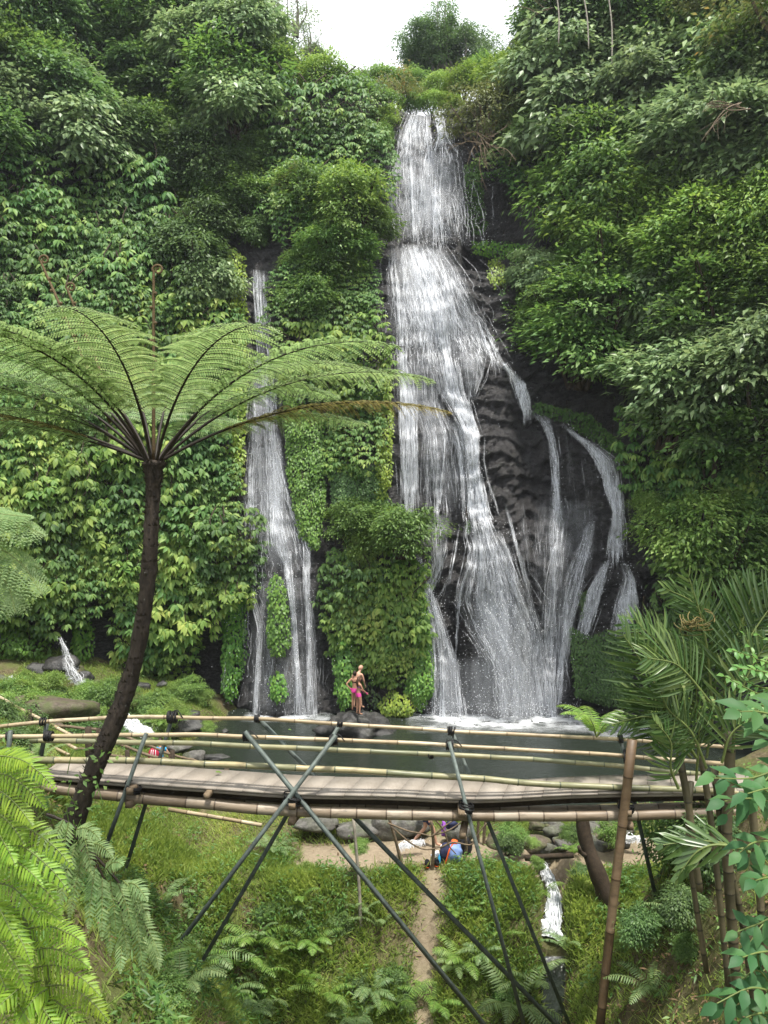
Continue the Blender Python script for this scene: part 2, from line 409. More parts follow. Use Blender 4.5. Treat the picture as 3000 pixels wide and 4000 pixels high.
# bamboo: per internode tint, streaks along the culm
def bamboo_mat(name, stops, rough=.42):
    m, nt, nd, lk = mat(name)
    o, b = out_bsdf(nt, Roughness=rough)
    n1 = noise(nt, 1.0, 5, .65, objco(nt, (1.6, 9, 9))); n2 = noise(nt, 14, 4, .6, objco(nt, (.3, 1, 1)))
    f = mathn(nt, 'ADD', mathn(nt, 'MULTIPLY', attr(nt), .5), mathn(nt, 'MULTIPLY', n1.outputs[0], .5))
    r = ramp(nt, stops, f)
    cc = mixc(nt, ramp(nt, [(.52, (0, 0, 0)), (.72, (.6,)*3)], n2.outputs[0]).outputs[0], r.outputs[0], (.05, .04, .03))
    geo = nd.new('ShaderNodeAttribute'); geo.attribute_name = 'tint'
    dk = ramp(nt, [(0, (.5,)*3), (.06, (1, 1, 1))], geo.outputs['Fac'])
    cc = mixc(nt, 1.0, cc, dk.outputs[0], 'MULTIPLY')
    lk.new(cc, b.inputs['Base Color'])
    bump(nt, b, n2.outputs[0], .25, .01)
    return m
M['bam_tan'] = bamboo_mat('tan_bamboo', [(.2, (.19, .135, .08)), (.5, (.36, .285, .175)), (.8, (.50, .42, .29))])
M['bam_green'] = bamboo_mat('green_bamboo', [(.2, (.075, .09, .05)), (.45, (.17, .18, .10)), (.7, (.29, .27, .15)), (.9, (.45, .33, .17))])
M['bam_beam'] = bamboo_mat('weathered_bamboo', [(.2, (.09, .06, .038)), (.45, (.20, .15, .10)), (.7, (.34, .28, .21)), (.9, (.46, .42, .35))], .5)
M['bam_brown'] = bamboo_mat('brown_bamboo', [(.2, (.055, .033, .018)), (.55, (.14, .09, .05)), (.9, (.26, .19, .12))], .5)
M['steel'] = solid('galvanised_steel', (.105, .13, .12), .55, .45, 6, .25, 40, .15, .4)
M['rubber'] = solid('black_rubber', (.014, .014, .015), .6, .5, 20, .4, 60)
M['block'] = solid('timber_block', (.21, .155, .10), .8, .35, 12, .4, 40)
m, nt, nd, lk = mat('plank_deck')
o, b = out_bsdf(nt, Roughness=.85)
d1 = noise(nt, 2.2, 5, .6, objco(nt)); d2 = noise(nt, 30, 4, .6, objco(nt, (1, .15, 1)))
r = ramp(nt, [(.3, (.245, .215, .18)), (.55, (.31, .275, .235)), (.75, (.37, .33, .285))], d1.outputs[0])
cc = mixc(nt, mathn(nt, 'MULTIPLY', attr(nt), .22), r.outputs[0], (.24, .19, .15))
cc = mixc(nt, ramp(nt, [(.5, (0, 0, 0)), (.8, (.25,)*3)], d2.outputs[0]).outputs[0], cc, (.14, .11, .09))
lk.new(cc, b.inputs['Base Color']); bump(nt, b, d2.outputs[0], .2, .01)
M['deck'] = m
m, nt, nd, lk = mat('fern_bark')
o, b = out_bsdf(nt, Roughness=.9)
n1 = noise(nt, 14, 6, .7, objco(nt, (1, 1, .5))); n2 = noise(nt, 5.5, 3, .5, objco(nt))
r = ramp(nt, [(.3, (.014, .010, .008)), (.55, (.045, .033, .024)), (.75, (.085, .065, .045))], n1.outputs[0])
lich = ramp(nt, [(.685, (0, 0, 0)), (.72, (1, 1, 1))], n2.outputs[0])
cc = mixc(nt, mathn(nt, 'MULTIPLY', lich.outputs[0], .75), r.outputs[0], (.30, .30, .26))
lk.new(cc, b.inputs['Base Color']); bump(nt, b, n1.outputs[0], 1.0, .04)
M['bark'] = m
M['twig'] = solid('twig_bark', (.16, .12, .08), .85, .4, 14, .4, 40)
M['pale_bark'] = solid('pale_bark', (.32, .29, .24), .8, .3, 8, .3, 30)
M['dark_wood'] = solid('dark_wood', (.05, .036, .024), .85, .4, 10, .5, 30)
M['rachis'] = solid('frond_stalk', (.020, .014, .009), .6, .4, 10)
M['rachis_green'] = solid('green_stalk', (.13, .17, .05), .55, .3, 6)
M['fiddle'] = solid('fiddlehead_fuzz', (.11, .075, .035), .85, .4, 30, .5, 80)
def plain(name, col, rough=.7, var=.12, scale=9): return solid(name, col, rough, var, scale)
M['skin'] = plain('skin', (.52, .30, .21), .5, .08)
M['skin_tan'] = plain('tanned_skin', (.44, .235, .155), .5, .08)
M['hair_dark'] = plain('dark_hair', (.025, .014, .010), .55, .4, 60)
M['hair_brown'] = plain('brown_hair', (.085, .045, .028), .55, .4, 60)
M['hair_grey'] = plain('grey_stubble', (.30, .24, .21), .7, .2, 60)
M['pink'] = plain('pink_fabric', (.78, .07, .36), .7)
M['black'] = plain('black_fabric', (.012, .012, .014), .7, .4)
M['navy'] = plain('navy_fabric', (.025, .03, .075), .8, .3)
M['shorts'] = plain('dark_blue_shorts', (.03, .045, .10), .8, .3)
M['blue'] = plain('light_blue_fabric', (.20, .30, .60), .75, .15)
M['cyan'] = plain('bright_blue_fabric', (.04, .35, .65), .75, .2)
M['white_cloth'] = plain('white_fabric', (.78, .78, .80), .8, .06)
M['crimson'] = plain('crimson_fabric', (.36, .02, .05), .75, .2)
M['orange'] = plain('orange_fabric', (.80, .13, .03), .7, .1)
M['purple'] = plain('purple_fabric', (.32, .10, .50), .7, .2)
M['plastic'] = plain('clear_plastic', (.62, .66, .70), .2, .1)
M['eye'] = plain('dark_eye', (.01, .008, .006), .3)
# ------------------------------------------------------------------ camera, light, sky
cam = bpy.data.cameras.new('camera'); co_ = bpy.data.objects.new('camera', cam); C.objects.link(co_)
co_.location = (0, 0, 0); co_.rotation_euler = (math.pi/2, 0, 0)
cam.sensor_fit = 'VERTICAL'; cam.sensor_height = 36; cam.lens = 36*F/4000; cam.clip_start = .05; cam.clip_end = 3000
SC.camera = co_
SUN = nrm(np.array([.17, -.22, .96]))
sl = bpy.data.lights.new('sun', 'SUN'); so = bpy.data.objects.new('sun', sl); C.objects.link(so)
sl.energy = 3.5; sl.angle = math.radians(4); sl.color = (1, .95, .86)
so.rotation_euler = Vector(SUN).to_track_quat('Z', 'Y').to_euler()
w = bpy.data.worlds.new('World'); SC.world = w; w.use_nodes = True
nt = w.node_tree; nt.nodes.clear()
wo = nt.nodes.new('ShaderNodeOutputWorld'); bg = nt.nodes.new('ShaderNodeBackground')
sk = nt.nodes.new('ShaderNodeTexSky'); sk.sky_type = 'NISHITA'; sk.sun_disc = False
sk.sun_elevation = math.asin(SUN[2]); sk.sun_rotation = math.atan2(SUN[0], SUN[1])
tc = nt.nodes.new('ShaderNodeTexCoord')
cl = noise(nt, 2.2, 6, .55, tc.outputs['Generated'])
cr = ramp(nt, [(.25, (.80,)*3), (.6, (.97,)*3)], cl.outputs[0])
cv = ramp(nt, [(.3, (8.2, 8.6, 9.2)), (.7, (10.5, 10.6, 10.8))], cl.outputs[0])
wm = mixc(nt, cr.outputs[0], sk.outputs[0], cv.outputs[0])
nt.links.new(wm, bg.inputs[0]); bg.inputs[1].default_value = .105
nt.links.new(bg.outputs[0], wo.inputs[0])
vs = SC.view_settings; vs.view_transform = 'Standard'; vs.look = 'None'; vs.exposure = 1.0; vs.gamma = 1
SC.cycles.max_bounces = 6; SC.cycles.diffuse_bounces = 3; SC.cycles.glossy_bounces = 2; SC.cycles.transmission_bounces = 3
SC.cycles.transparent_max_bounces = 14; SC.cycles.use_denoising = True
SC.cycles.caustics_reflective = False; SC.cycles.caustics_refractive = False
SC.cycles.sample_clamp_indirect = 4

# ------------------------------------------------------------------ cliff (a surface y = Y(x, z))
WL = -9.1                                                   # pool level
def bumpx(x, c, wd): return np.exp(-((x-c)/wd)**2)
def Yc(x, z, recess=True):
    x = np.asarray(x, float); z = np.asarray(z, float)
    y = 35.0+1.35*sstep(-1.6, .4, x)*(1-sstep(9, 12, x))+.13*(z+9)+.22*np.logaddexp(0, (z-7)/2.0)*2.0
    lx = np.maximum(-x-6.5, 0); rx = np.maximum(x-8.5, 0)
    y = y-.034*lx**2-.085*rx**2
    y = y+.35*np.maximum(z-6, 0)*sstep(6, 14, np.abs(x-1.5))*.5
    # ledge the upper tier lands on
    y = y-.95*sig((12.6-z)/.22)*sstep(-.9, .3, x)*(1-sstep(5.5, 8, x))
    # second step, rock shelf right of the fall, big buttress, lower mound
    y = y-.7*sig((7.6-z)/.2)*sstep(3.2, 3.9, x)*(1-sstep(5.6, 6.6, x))
    y = y-.4*sig((5.1-z)/.25)*sstep(-.2, .8, x)*(1-sstep(3.6, 4.2, x))
    y = y-.75*sig((4.3-z-.55*np.maximum(x-7, 0))/.3)*sstep(3.6, 4.8, x)*(1-sstep(9.5, 12, x))
    y = y-.65*sig((-.7-z)/.5)*sstep(1.2, 3.2, x)*(1-sstep(7.5, 9.5, x))
    y = y-.6*sig((-3.2-z)/.5)*sstep(7.6, 8.4, x)*(1-sstep(11, 12, x))
    y = y-1.0*np.exp(-((x-7.0)/2.6)**2-((z+1.5)/4.6)**2)        # rounded belly of the buttress
    # left fall shelf
    y = y-.5*sig((-1.4-z)/.4)*sstep(-6.4, -5.6, x)*(1-sstep(-3.4, -2.6, x))
    if recess:
        y = y+1.0*sig((-4.3-z)/.25)*sstep(2.6, 3.4, x)*(1-sstep(6.3, 7.2, x))
        y = y+2.2*sstep(3.8, 4.6, x)*(1-sstep(7.2, 8.2, x))*sig((z-12.9)/.2)*sig((17.4-z)/.5)   # dark hollow right of upper tier
        y = y+.9*sig((-4.2-z)/.4)*(1-sstep(-6.4, -5.2, x))                                # undercut below the left leaf curtain
    return y
def Yrock(x, z):
    y = Yc(x, z)
    a = fbm(x*.55, z*.75, 3.1, 4)
    st = np.abs(fbm(x*1.3+5, z*2.4, 8.0, 4)); bl = fbm(x*2.6, z*3.4, 1.0, 3)
    calm = .55+.45*sstep(1.0, 4.0, x)
    cr = 1-np.abs(fbm(x*3.1+2, z*4.3, 6.0, 3))
    f = fbm(x*6.5, z*8.0, 2.0, 3)
    t = z*.95+.9*fbm(x*.35, z*.2, 4.0, 3); sw = t-np.floor(t); led = (1-sw)*sstep(0, .12, sw)
    t2 = z*2.7+1.3*fbm(x*.7, z*.35, 9.0, 3); s2 = t2-np.floor(t2); led2 = (1-s2)*sstep(0, .15, s2)
    return y-(.40*a+.30*led+.13*led2+.16*bl+.05*(cr-.6)+.07*f)*calm+.12
def Ywat(x, z):
    """smooth forward envelope of the rock that falling water keeps to"""
    a = np.stack([Yrock(x, z+o_) for o_ in (-.7, -.45, -.2, .05, .3, .55, .8, 1.05)])
    return .5*a.min(0)+.25*a[:5].min(0)+.25*a[3:].min(0)
def hit(px, py, recess=True, d0=36.0, it=40):
    px = np.asarray(px, float); py = np.asarray(py, float)
    d = np.zeros(np.broadcast(px, py).shape)+d0
    for _ in range(it):
        d = .6*d+.4*Yc((px-1500)/F*d, (2000-py)/F*d, recess)
    return np.stack([(px-1500)/F*d, d, (2000-py)/F*d], -1)
LIP = float(hit(1660., 438.)[2])
def ZR(x):
    return np.interp(x, [-40, -9, -7, -6, -5.2, -4.2, -2.6, 0, 1.2, 3.3, 4.6, 6.4, 8, 9.5, 40], [46, 40, 31.5, 28.0, 26.3, 24.6, 23.6, LIP+.5, LIP, LIP, LIP+.8, LIP+1.6, 28, 34, 46])
xs = np.concatenate([np.linspace(-34, -9, 90)[:-1], np.linspace(-9, 12, 300)[:-1], np.linspace(12, 34, 80)])
tz = np.linspace(0, 1, 420)
XX, TT = np.meshgrid(xs, tz)
ZZ = -10.4+TT*(ZR(XX)+10.4)
YY = Yrock(XX, ZZ)
# plateau running back from the rim
back = np.linspace(1, 40, 24)
Xb = np.repeat(xs[None], len(back), 0); Yb = YY[-1][None]+back[:, None]; Zb = ZZ[-1][None]+.06*back[:, None]+.25*fbm(Xb*.4, Yb*.4)
GX, GY, GZ = np.vstack([XX, Xb]), np.vstack([YY, Yb]), np.vstack([ZZ, Zb])
nr, nc = GX.shape
ii, jj = np.meshgrid(np.arange(nr-1), np.arange(nc-1), indexing='ij')
Q = np.stack([ii*nc+jj, ii*nc+jj+1, (ii+1)*nc+jj+1, (ii+1)*nc+jj], -1).reshape(-1, 4)
mb = MB(); mb.add(np.stack([GX, GY, GZ], -1), Q)
o = obj('cliff', mb, M['basalt'], smooth=False, origin=(0, 35, -10)); o['kind'] = 'structure'

# ------------------------------------------------------------------ ground (one sheet, height G(x, y))
def chan(y): return np.interp(y, [15, 17.2, 18.4, 20.6, 23], [3.55, 3.75, 4.05, 4.45, 4.6])
def G(x, y):
    x = np.asarray(x, float); y = np.asarray(y, float)
    e = .5*fbm(x*.35, y*.2, 2.0, 3)+.25*np.sin(x*.9)
    flat = -9.35+.0*x
    bank = -3.1*sstep(0, 1, (19.9-y+e)/3.4)
    z = flat+bank
    # raised berm between path and pool
    z = z+.42*np.exp(-((y-23.4)/1.1)**2)*(1-np.exp(-((x-5.2)/1.2)**2)*.7)
    # pool basin
    pool = sstep(24.2, 25.6, y-.25*fbm(x*.6, y*.3, 5, 3))*(1-sstep(35.5, 37, y))
    px_ = pool*sstep(-8.2, -6.6, x+.4*fbm(y*.5, x*.2, 1, 3)+.10*(30-y))
    left = -9.35+np.interp(y, [16, 21, 24, 28, 31, 36], [.72, .66, .46, .33, .29, .40])*np.maximum(-x-5.0-np.interp(y, [22, 30], [0, .6]), 0)
    right = -9.35+.55*np.maximum(x-8.2, 0)
    hi = np.maximum(left, right)
    z = np.where(hi > -9.33, np.maximum(z, hi-7*(1-sstep(16.2, 19.2, y))), z)
    z = z*(1-px_)+px_*np.minimum(-9.75+.0*x, z)
    # banks of the ravine under the bridge
    k = (15-np.maximum(y, 9.2))*.6
    zl = -4.75-1.18*np.maximum(0, x+7.2-k)+.2*fbm(x*.8, y*.8, 3, 3)
    xr = np.interp(y, [8, 12, 15, 18.5], [6.3, 6.6, 6.9, 7.6])
    zr = -5.75-1.75*np.maximum(0, xr-x)+.3*fbm(x*.9, y*.9, 7, 3)
    side = np.maximum(np.minimum(zl, -4.2), np.minimum(zr, -5.2))
    wside = 1-sstep(17.0, 20.5, y)
    side = side*wside+(-14)*(1-wside)
    zn = -1.75-.98*np.maximum(y-.8, 0)
    z = np.maximum(np.maximum(z, side), zn)
    # gully of the little stream
    c = np.exp(-((x-chan(y))/.42)**4)*sstep(16, 16.8, y)*(1-sstep(20.4, 22.5, y))
    z = z-.75*c
    z = z+.05*fbm(x*2.3, y*2.3, 1, 3)
    return z
gx = np.concatenate([np.linspace(-60, -13, 40)[:-1], np.linspace(-13, 13, 230)[:-1], np.linspace(13, 60, 40)])
gy = np.concatenate([np.linspace(-25, 6, 40)[:-1], np.linspace(6, 24, 190)[:-1], np.linspace(24, 40, 80)])
AX, AY = np.meshgrid(gx, gy); AZ = G(AX, AY)
nr, nc = AX.shape
ii, jj = np.meshgrid(np.arange(nr-1), np.arange(nc-1), indexing='ij')
Q = np.stack([ii*nc+jj, ii*nc+jj+1, (ii+1)*nc+jj+1, (ii+1)*nc+jj], -1).reshape(-1, 4)
def pathmask(x, y):
    p = np.exp(-((y-21.15-.25*np.sin(x*.9))/.85)**4)*sstep(-2.9, -1.9, x)*(1-sstep(9, 12, x))
    tr = np.exp(-((x-(1.15+.25*np.sin(y*1.3)))/.42)**2)*sstep(15.5, 16.5, y)*(1-sstep(20, 21, y))*.85   # worn track down the bank
    lp = np.exp(-((y-20.2)/.8)**2)*(1-sstep(-9.8, -8.8, x))*.9
    return np.clip(p+tr+lp, 0, 1)
mb = MB(); mb.add(np.stack([AX, AY, AZ], -1), Q, a=np.clip(pathmask(AX, AY)+.12*fbm(AX*1.7, AY*1.7, 0, 3), 0, 1).ravel())
o = obj('ground', mb, M['soil'], smooth=True, origin=(0, 20, -10)); o['kind'] = 'structure'
def Gp(x, y): return np.array([x, y, float(G(np.array([x]), np.array([y]))[0])])
def ghit(px, py, dmin=8.0, dmax=34.0):
    """first point of the ground along the ray through a photo pixel"""
    d = np.linspace(dmin, dmax, 1200)
    x = (px-1500)/F*d; z = (2000-py)/F*d
    u = np.nonzero(G(x, d) >= z)[0]
    dd = d[u[0]] if len(u) else dmax
    return np.array([(px-1500)/F*dd, dd, (2000-py)/F*dd])

# pool
px_ = np.linspace(-11, 15, 105); py_ = np.linspace(23.9, 37.5, 55)
AX, AY = np.meshgrid(px_, py_)
nr, nc = AX.shape; ii, jj = np.meshgrid(np.arange(nr-1), np.arange(nc-1), indexing='ij')
Q = np.stack([ii*nc+jj, ii*nc+jj+1, (ii+1)*nc+jj+1, (ii+1)*nc+jj], -1).reshape(-1, 4)
mb = MB(); mb.add(np.stack([AX, AY, np.full_like(AX, WL)+.012*fbm(AX*1.2, AY*1.8, 0, 3)], -1), Q)
o = obj('pool_water', mb, M['pool'], smooth=True, origin=(0, 30, WL)); o['kind'] = 'structure'

# ------------------------------------------------------------------ falling water
def strands(mb, st, n, wmin=.02, wmax=.07, seed=0, lo=90, hi=420, off=.16, wob=.02, edge=0.0, hitf=None):
    r = np.random.default_rng(seed)
    st = np.array(st, float); ys, ye = st[0, 0], st[-1, 0]; n = int(n*1.0)
    L = np.exp(r.uniform(math.log(lo), math.log(hi), n))
    y0 = r.uniform(ys-30, ye-20, n)
    allx, ally, cnt, wd = [], [], [], []
    for i in range(n):
        s0 = r.uniform() if r.uniform() < .45 else r.normal(.5, .33)
        if r.uniform() < .85 and vn(np.array([s0*np.ptp(st[:, 1:3])/34.0]), np.array([y0[i]/170.0]), seed)[0] < -.08: continue
        a = max(ys+(r.uniform(0, 70) if ys > 1500 and ye-ys > 150 else 0), y0[i]); b_ = min(ye+(r.uniform(-8, 8) if ye > 2700 else r.uniform(-100, 45)), a+L[i])
        if b_-a < 25: a = b_-25
        k = max(4, int((b_-a)/11)); yy = np.linspace(a, b_, k)
        lft = np.interp(yy, st[:, 0], st[:, 1]); rgt = np.interp(yy, st[:, 0], st[:, 2])
        s = s0
        s = s+wob*np.sin(yy/r.uniform(25, 70)+r.uniform(0, 6))+.03*fbm(yy/38.0, np.full(k, i*3.1), 0, 2)
        allx.append(lft+s*(rgt-lft)); ally.append(yy); cnt.append(k)
        wd.append(1.7*(wmin+(wmax-wmin)*.75*r.uniform()**2)*(.15+.85*np.sin(np.linspace(.12, math.pi-.05, k))**.6))
    pts = (hitf or (lambda a, b: hit(a, b, False)))(np.concatenate(allx), np.concatenate(ally))
    y1 = np.minimum(pts[:, 1], Ywat(pts[:, 0], pts[:, 2])) if hitf is None else pts[:, 1]
    pts = pts*(y1/pts[:, 1])[:, None]
    pts[:, 1] -= off
    i0 = 0
    for k, w_ in zip(cnt, wd):
        p = pts[i0:i0+k].copy(); i0 += k
        p[:, 1] -= r.uniform(0, .16)
        V = np.stack([p-np.array([1, 0, 0])*w_[:, None]/2, p-np.array([0, 1, 0])*w_[:, None]*.4, p+np.array([1, 0, 0])*w_[:, None]/2], 1).reshape(-1, 3)
        j = np.arange(k-1)*3
        Q = np.concatenate([np.stack([j, j+3, j+4, j+1], -1), np.stack([j+1, j+4, j+5, j+2], -1)])
        mb.add(V, Q, a=np.stack([0*w_, np.sin(np.linspace(.15, math.pi-.15, k))**.5, 0*w_], 1).ravel())
def veil(mb, st, off=.10, nx=14, dens=1.0, soft=True, hitf=None):
    st = np.array(st, float); ys = np.arange(st[0, 0], st[-1, 0]+1, 14.0)
    l = np.interp(ys, st[:, 0], st[:, 1]); r = np.interp(ys, st[:, 0], st[:, 2])
    s = np.linspace(-.06, 1.06, nx)
    X = l[:, None]+s[None]*(r-l)[:, None]; Y = np.repeat(ys[:, None], nx, 1)
    p = (hitf or (lambda a, b: hit(a, b, False)))(X, Y); y1 = np.minimum(p[..., 1], Ywat(p[..., 0], p[..., 2])+.10); p = p*(y1/p[..., 1])[..., None]; p[..., 1] -= off+.10*vn(p[..., 0]*3, p[..., 2]*.5)
    nr, nc = X.shape; ii, jj = np.meshgrid(np.arange(nr-1), np.arange(nc-1), indexing='ij')
    Q = np.stack([ii*nc+jj, ii*nc+jj+1, (ii+1)*nc+jj+1, (ii+1)*nc+jj], -1).reshape(-1, 4)
    a = np.minimum(np.clip((s+.06)/.38, 0, 1), np.clip((1.06-s)/.38, 0, 1))[None]*np.ones((nr, 1))
    a = a*np.clip((ys-ys[0])/40, .1, 1)[:, None]*np.clip((ys[-1]+10-ys)/(60 if ys[-1] > 2700 else min(170, np.ptp(ys)*.4)), .02, 1)[:, None]*dens
    mb.add(p, Q, a=a.ravel())
OCT = np.array([[1, 0, 0], [-1, 0, 0], [0, 1, 0], [0, -1, 0], [0, 0, 1], [0, 0, -1]], float)
OT = np.array([[0, 2, 4], [2, 1, 4], [1, 3, 4], [3, 0, 4], [2, 0, 5], [1, 2, 5], [3, 1, 5], [0, 3, 5]])
def drops(mb, p, r, rng=R_, stretch=1.8):
    n = len(p); r = np.zeros(n)+r
    V = p[:, None]+OCT[None]*r[:, None, None]*np.array([1, 1, stretch])
    T = (OT[None]+(np.arange(n)*6)[:, None, None]).reshape(-1, 3)
    mb.add(V.reshape(-1, 3), T=T)
def spray(mb, st, n, r0, r1, seed, off=.3, spread=.15, hitf=None):
    r = np.random.default_rng(seed); st = np.array(st, float)
    yy = r.uniform(st[0, 0], st[-1, 0], n)
    l = np.interp(yy, st[:, 0], st[:, 1]); rr = np.interp(yy, st[:, 0], st[:, 2])
    s = r.normal(.5, .5/1.6+spread, n)
    p = (hitf or (lambda a, b: hit(a, b, False)))(l+s*(rr-l), yy); p[:, 1] -= off+np.abs(r.normal(0, .35, n))
    p = p[p[:, 2] > WL]; p = p[r.uniform(size=len(p)) < .42]
    drops(mb, p, r.uniform(r0, r1, len(p))**1.0)

def waterfall(name, label, streams, veils, sprays, seed):
    """streams: (polyline rows (py, left, right), count, wmin, wmax)"""
    a, b_, c = MB(), MB(), MB()
    for i, s in enumerate(streams): strands(a, s[0], s[1], s[2], s[3], seed+i, **(s[4] if len(s) > 4 else {}))
    for s in veils: veil(b_, s[0], dens=s[1], nx=s[2] if len(s) > 2 else 14)
    for i, s in enumerate(sprays): spray(c, s[0], s[1], s[2], s[3], seed+90+i, *(s[4:]))
    allv = np.concatenate([x.verts() for x in (a, b_, c) if x.n])
    t = thing(name, label, 'waterfall', (allv[:, 0].mean(), allv[:, 1].min()+.3, allv[:, 2].min()))
    if a.n: obj('water_strands', a, M['strand'], t)
    if b_.n: obj('water_veil', b_, M['veil'], t)
    b2 = MB()
    for s in veils: veil(b2, s[0], off=.24, dens=s[1]*.9, nx=s[2] if len(s) > 2 else 14)
    if b2.n: obj('water_mist', b2, M['veil_soft'], t)
    if c.n: obj('water_spray', c, M['drop'], t)
    return t
U1 = [(438, 1600, 1676), (530, 1560, 1678), (610, 1548, 1690)]
U2 = [(436, 1694, 1728), (540, 1712, 1745), (600, 1690, 1790)]
U3 = [(590, 1545, 1780), (650, 1520, 1800), (800, 1512, 1808), (965, 1525, 1830)]
U4 = [(600, 1598, 1626), (750, 1605, 1620), (955, 1612, 1634)]
U5 = [(600, 1690, 1740), (750, 1690, 1720), (960, 1690, 1720)]
U6 = [(600, 1545, 1575), (780, 1516, 1535), (900, 1520, 1545)]
waterfall('waterfall', 'uppermost tier of the tall main waterfall, pouring over the rim in a white column', [
    (U1, 170, .02, .08), (U2, 110, .02, .08), (U3, 380, .015, .05), (U4, 70, .02, .07), (U5, 60, .02, .06), (U6, 40, .02, .05),
    ([(585, 1550, 1780), (630, 1530, 1795)], 110, .03, .10, dict(lo=40, hi=90))],
    [(U1, .8), (U2, .8, 8), (U3, .85, 20)],
    [(U3, 2600, .006, .014, .3, .12), (U2, 300, .008, .02), (U1, 300, .008, .02), ([(760, 1680, 1830), (970, 1700, 1860)], 900, .006, .014)], 100)
L1 = [(958, 1520, 1720), (1050, 1520, 1790), (1150, 1525, 1830), (1250, 1530, 1880), (1350, 1535, 1930), (1430, 1538, 1965)]
L2 = [(960, 1590, 1650), (1100, 1635, 1695), (1250, 1685, 1735), (1400, 1715, 1765), (1520, 1735, 1790)]
L3 = [(1040, 1525, 1560), (1300, 1540, 1595), (1470, 1545, 1590)]
L4 = [(1240, 1850, 1885), (1350, 1890, 1925), (1445, 1930, 1962)]
ML = [(1400, 1542, 1602), (1560, 1555, 1632), (1800, 1570, 1635), (2010, 1582, 1636)]
MC = [(1400, 1690, 1790), (1530, 1722, 1812), (1620, 1775, 1842), (1700, 1815, 1868), (1800, 1826, 1868), (1900, 1828, 1882), (2000, 1828, 1902), (2090, 1845, 1940)]
MS = [(1635, 1735, 1805), (1750, 1775, 1822), (1850, 1788, 1832), (2020, 1795, 1850)]
T1 = [(1550, 1676, 1694), (1800, 1692, 1708), (2010, 1690, 1708)]
T2 = [(1620, 1736, 1752), (1800, 1728, 1742), (2020, 1698, 1712)]
T3 = [(1380, 1585, 1720), (1560, 1600, 1720), (1700, 1640, 1770), (2000, 1645, 1810)]
T4 = [(1370, 1770, 1900), (1480, 1800, 1880), (1560, 1815, 1850)]
W1 = [(2010, 1640, 1760), (2100, 1655, 1745), (2200, 1680, 1735), (2300, 1662, 1695)]
C1 = [(2050, 1742, 1756), (2150, 1735, 1748), (2220, 1712, 1726), (2295, 1668, 1682)]
C2 = [(2030, 1786, 1798), (2150, 1768, 1782), (2270, 1746, 1758), (2340, 1700, 1712)]
BL = [(2140, 1622, 1640), (2230, 1638, 1662), (2330, 1664, 1702), (2450, 1682, 1742), (2600, 1690, 1792), (2815, 1685, 1806)]
FA = [(2050, 1820, 1935), (2150, 1830, 1985), (2250, 1820, 2015), (2350, 1795, 2055), (2450, 1830, 2092), (2600, 1920, 2132), (2810, 1965, 2164)]
FB = [(2060, 1880, 1940), (2200, 1930, 2000), (2350, 1985, 2055), (2480, 2040, 2100), (2620, 2080, 2140), (2810, 2112, 2166)]
FL = [(2060, 1830, 1852), (2180, 1808, 1842), (2300, 1779, 1802), (2400, 1776, 1790), (2540, 1768, 1786)]
FD = [(2330, 1840, 2060), (2550, 1850, 2100), (2812, 1845, 2150)]
waterfall('waterfall', 'broad lower tier of the main waterfall fanning out over the black rock into the pool', [
    (L1, 700, .015, .07), (L2, 190, .03, .10), (L3, 90, .02, .07), (L4, 70, .02, .06), (ML, 230, .02, .08), (MC, 420, .03, .11), (MS, 110, .02, .07),
    (T1, 30, .02, .05), (T2, 30, .02, .05), (T3, 230, .01, .035), (T4, 60, .01, .035), (W1, 80, .015, .05), (C1, 26, .02, .05), (C2, 24, .015, .045), (BL, 240, .02, .09),
    (FA, 620, .015, .06), (FB, 190, .02, .07), (FL, 80, .02, .06), (FD, 260, .006, .014, dict(lo=60, hi=240)),
    ([(1880, 1835, 1885), (1980, 1820, 1900), (2080, 1815, 1950)], 160, .04, .12, dict(lo=50, hi=130))],
    [(L1, .95, 24), (L2, 1.0, 8), (ML, .9, 10), (MC, 1.2, 12), (MS, .7, 8), (T3, .5, 14), (T4, .5, 8), (W1, .6), (BL, .8, 10), (FA, .85, 20), (FD, .5, 20), ([(2560, 1640, 2200), (2700, 1640, 2210), (2812, 1630, 2230)], .4, 24)],
    [(L1, 1500, .007, .02, .3, .1), (MC, 1500, .006, .014, .3, .25), (BL, 1100, .006, .014, .3, .3), (FA, 1600, .006, .014, .3, .2), (FD, 1700, .006, .016),
     ([(2730, 1640, 1850), (2815, 1630, 1870)], 900, .006, .014, .4), ([(2740, 2050, 2220), (2812, 2040, 2230)], 500, .008, .02, .4)], 200)
R1 = [(1420, 1950, 1975), (1452, 1978, 1998), (1500, 2000, 2045), (1560, 2020, 2066), (1622, 2040, 2068)]
waterfall('waterfall', 'short white chute dropping between the dark rock shelf and the right-hand bushes', [(R1, 200, .03, .10), ([(1425, 1930, 1950), (1460, 1985, 2000)], 20, .02, .05)], [(R1, 1.6, 8)], [(R1, 160, .008, .02)], 300)
R2 = [(1590, 2045, 2120), (1632, 2080, 2150), (1652, 2112, 2152), (1720, 2140, 2165), (1800, 2150, 2180), (1900, 2155, 2185), (2000, 2150, 2200), (2100, 2140, 2196), (2250, 2130, 2180), (2400, 2125, 2165), (2550, 2120, 2165), (2700, 2140, 2165), (2812, 2148, 2163)]
RS = [(1970, 1968, 1980), (2100, 1998, 2010), (2250, 2040, 2056), (2400, 2075, 2092), (2500, 2090, 2120), (2700, 2128, 2158), (2810, 2142, 2162)]
R6 = [(2030, 2296, 2316), (2150, 2248, 2292), (2250, 2220, 2262), (2400, 2188, 2222), (2550, 2178, 2202), (2745, 2162, 2186)]
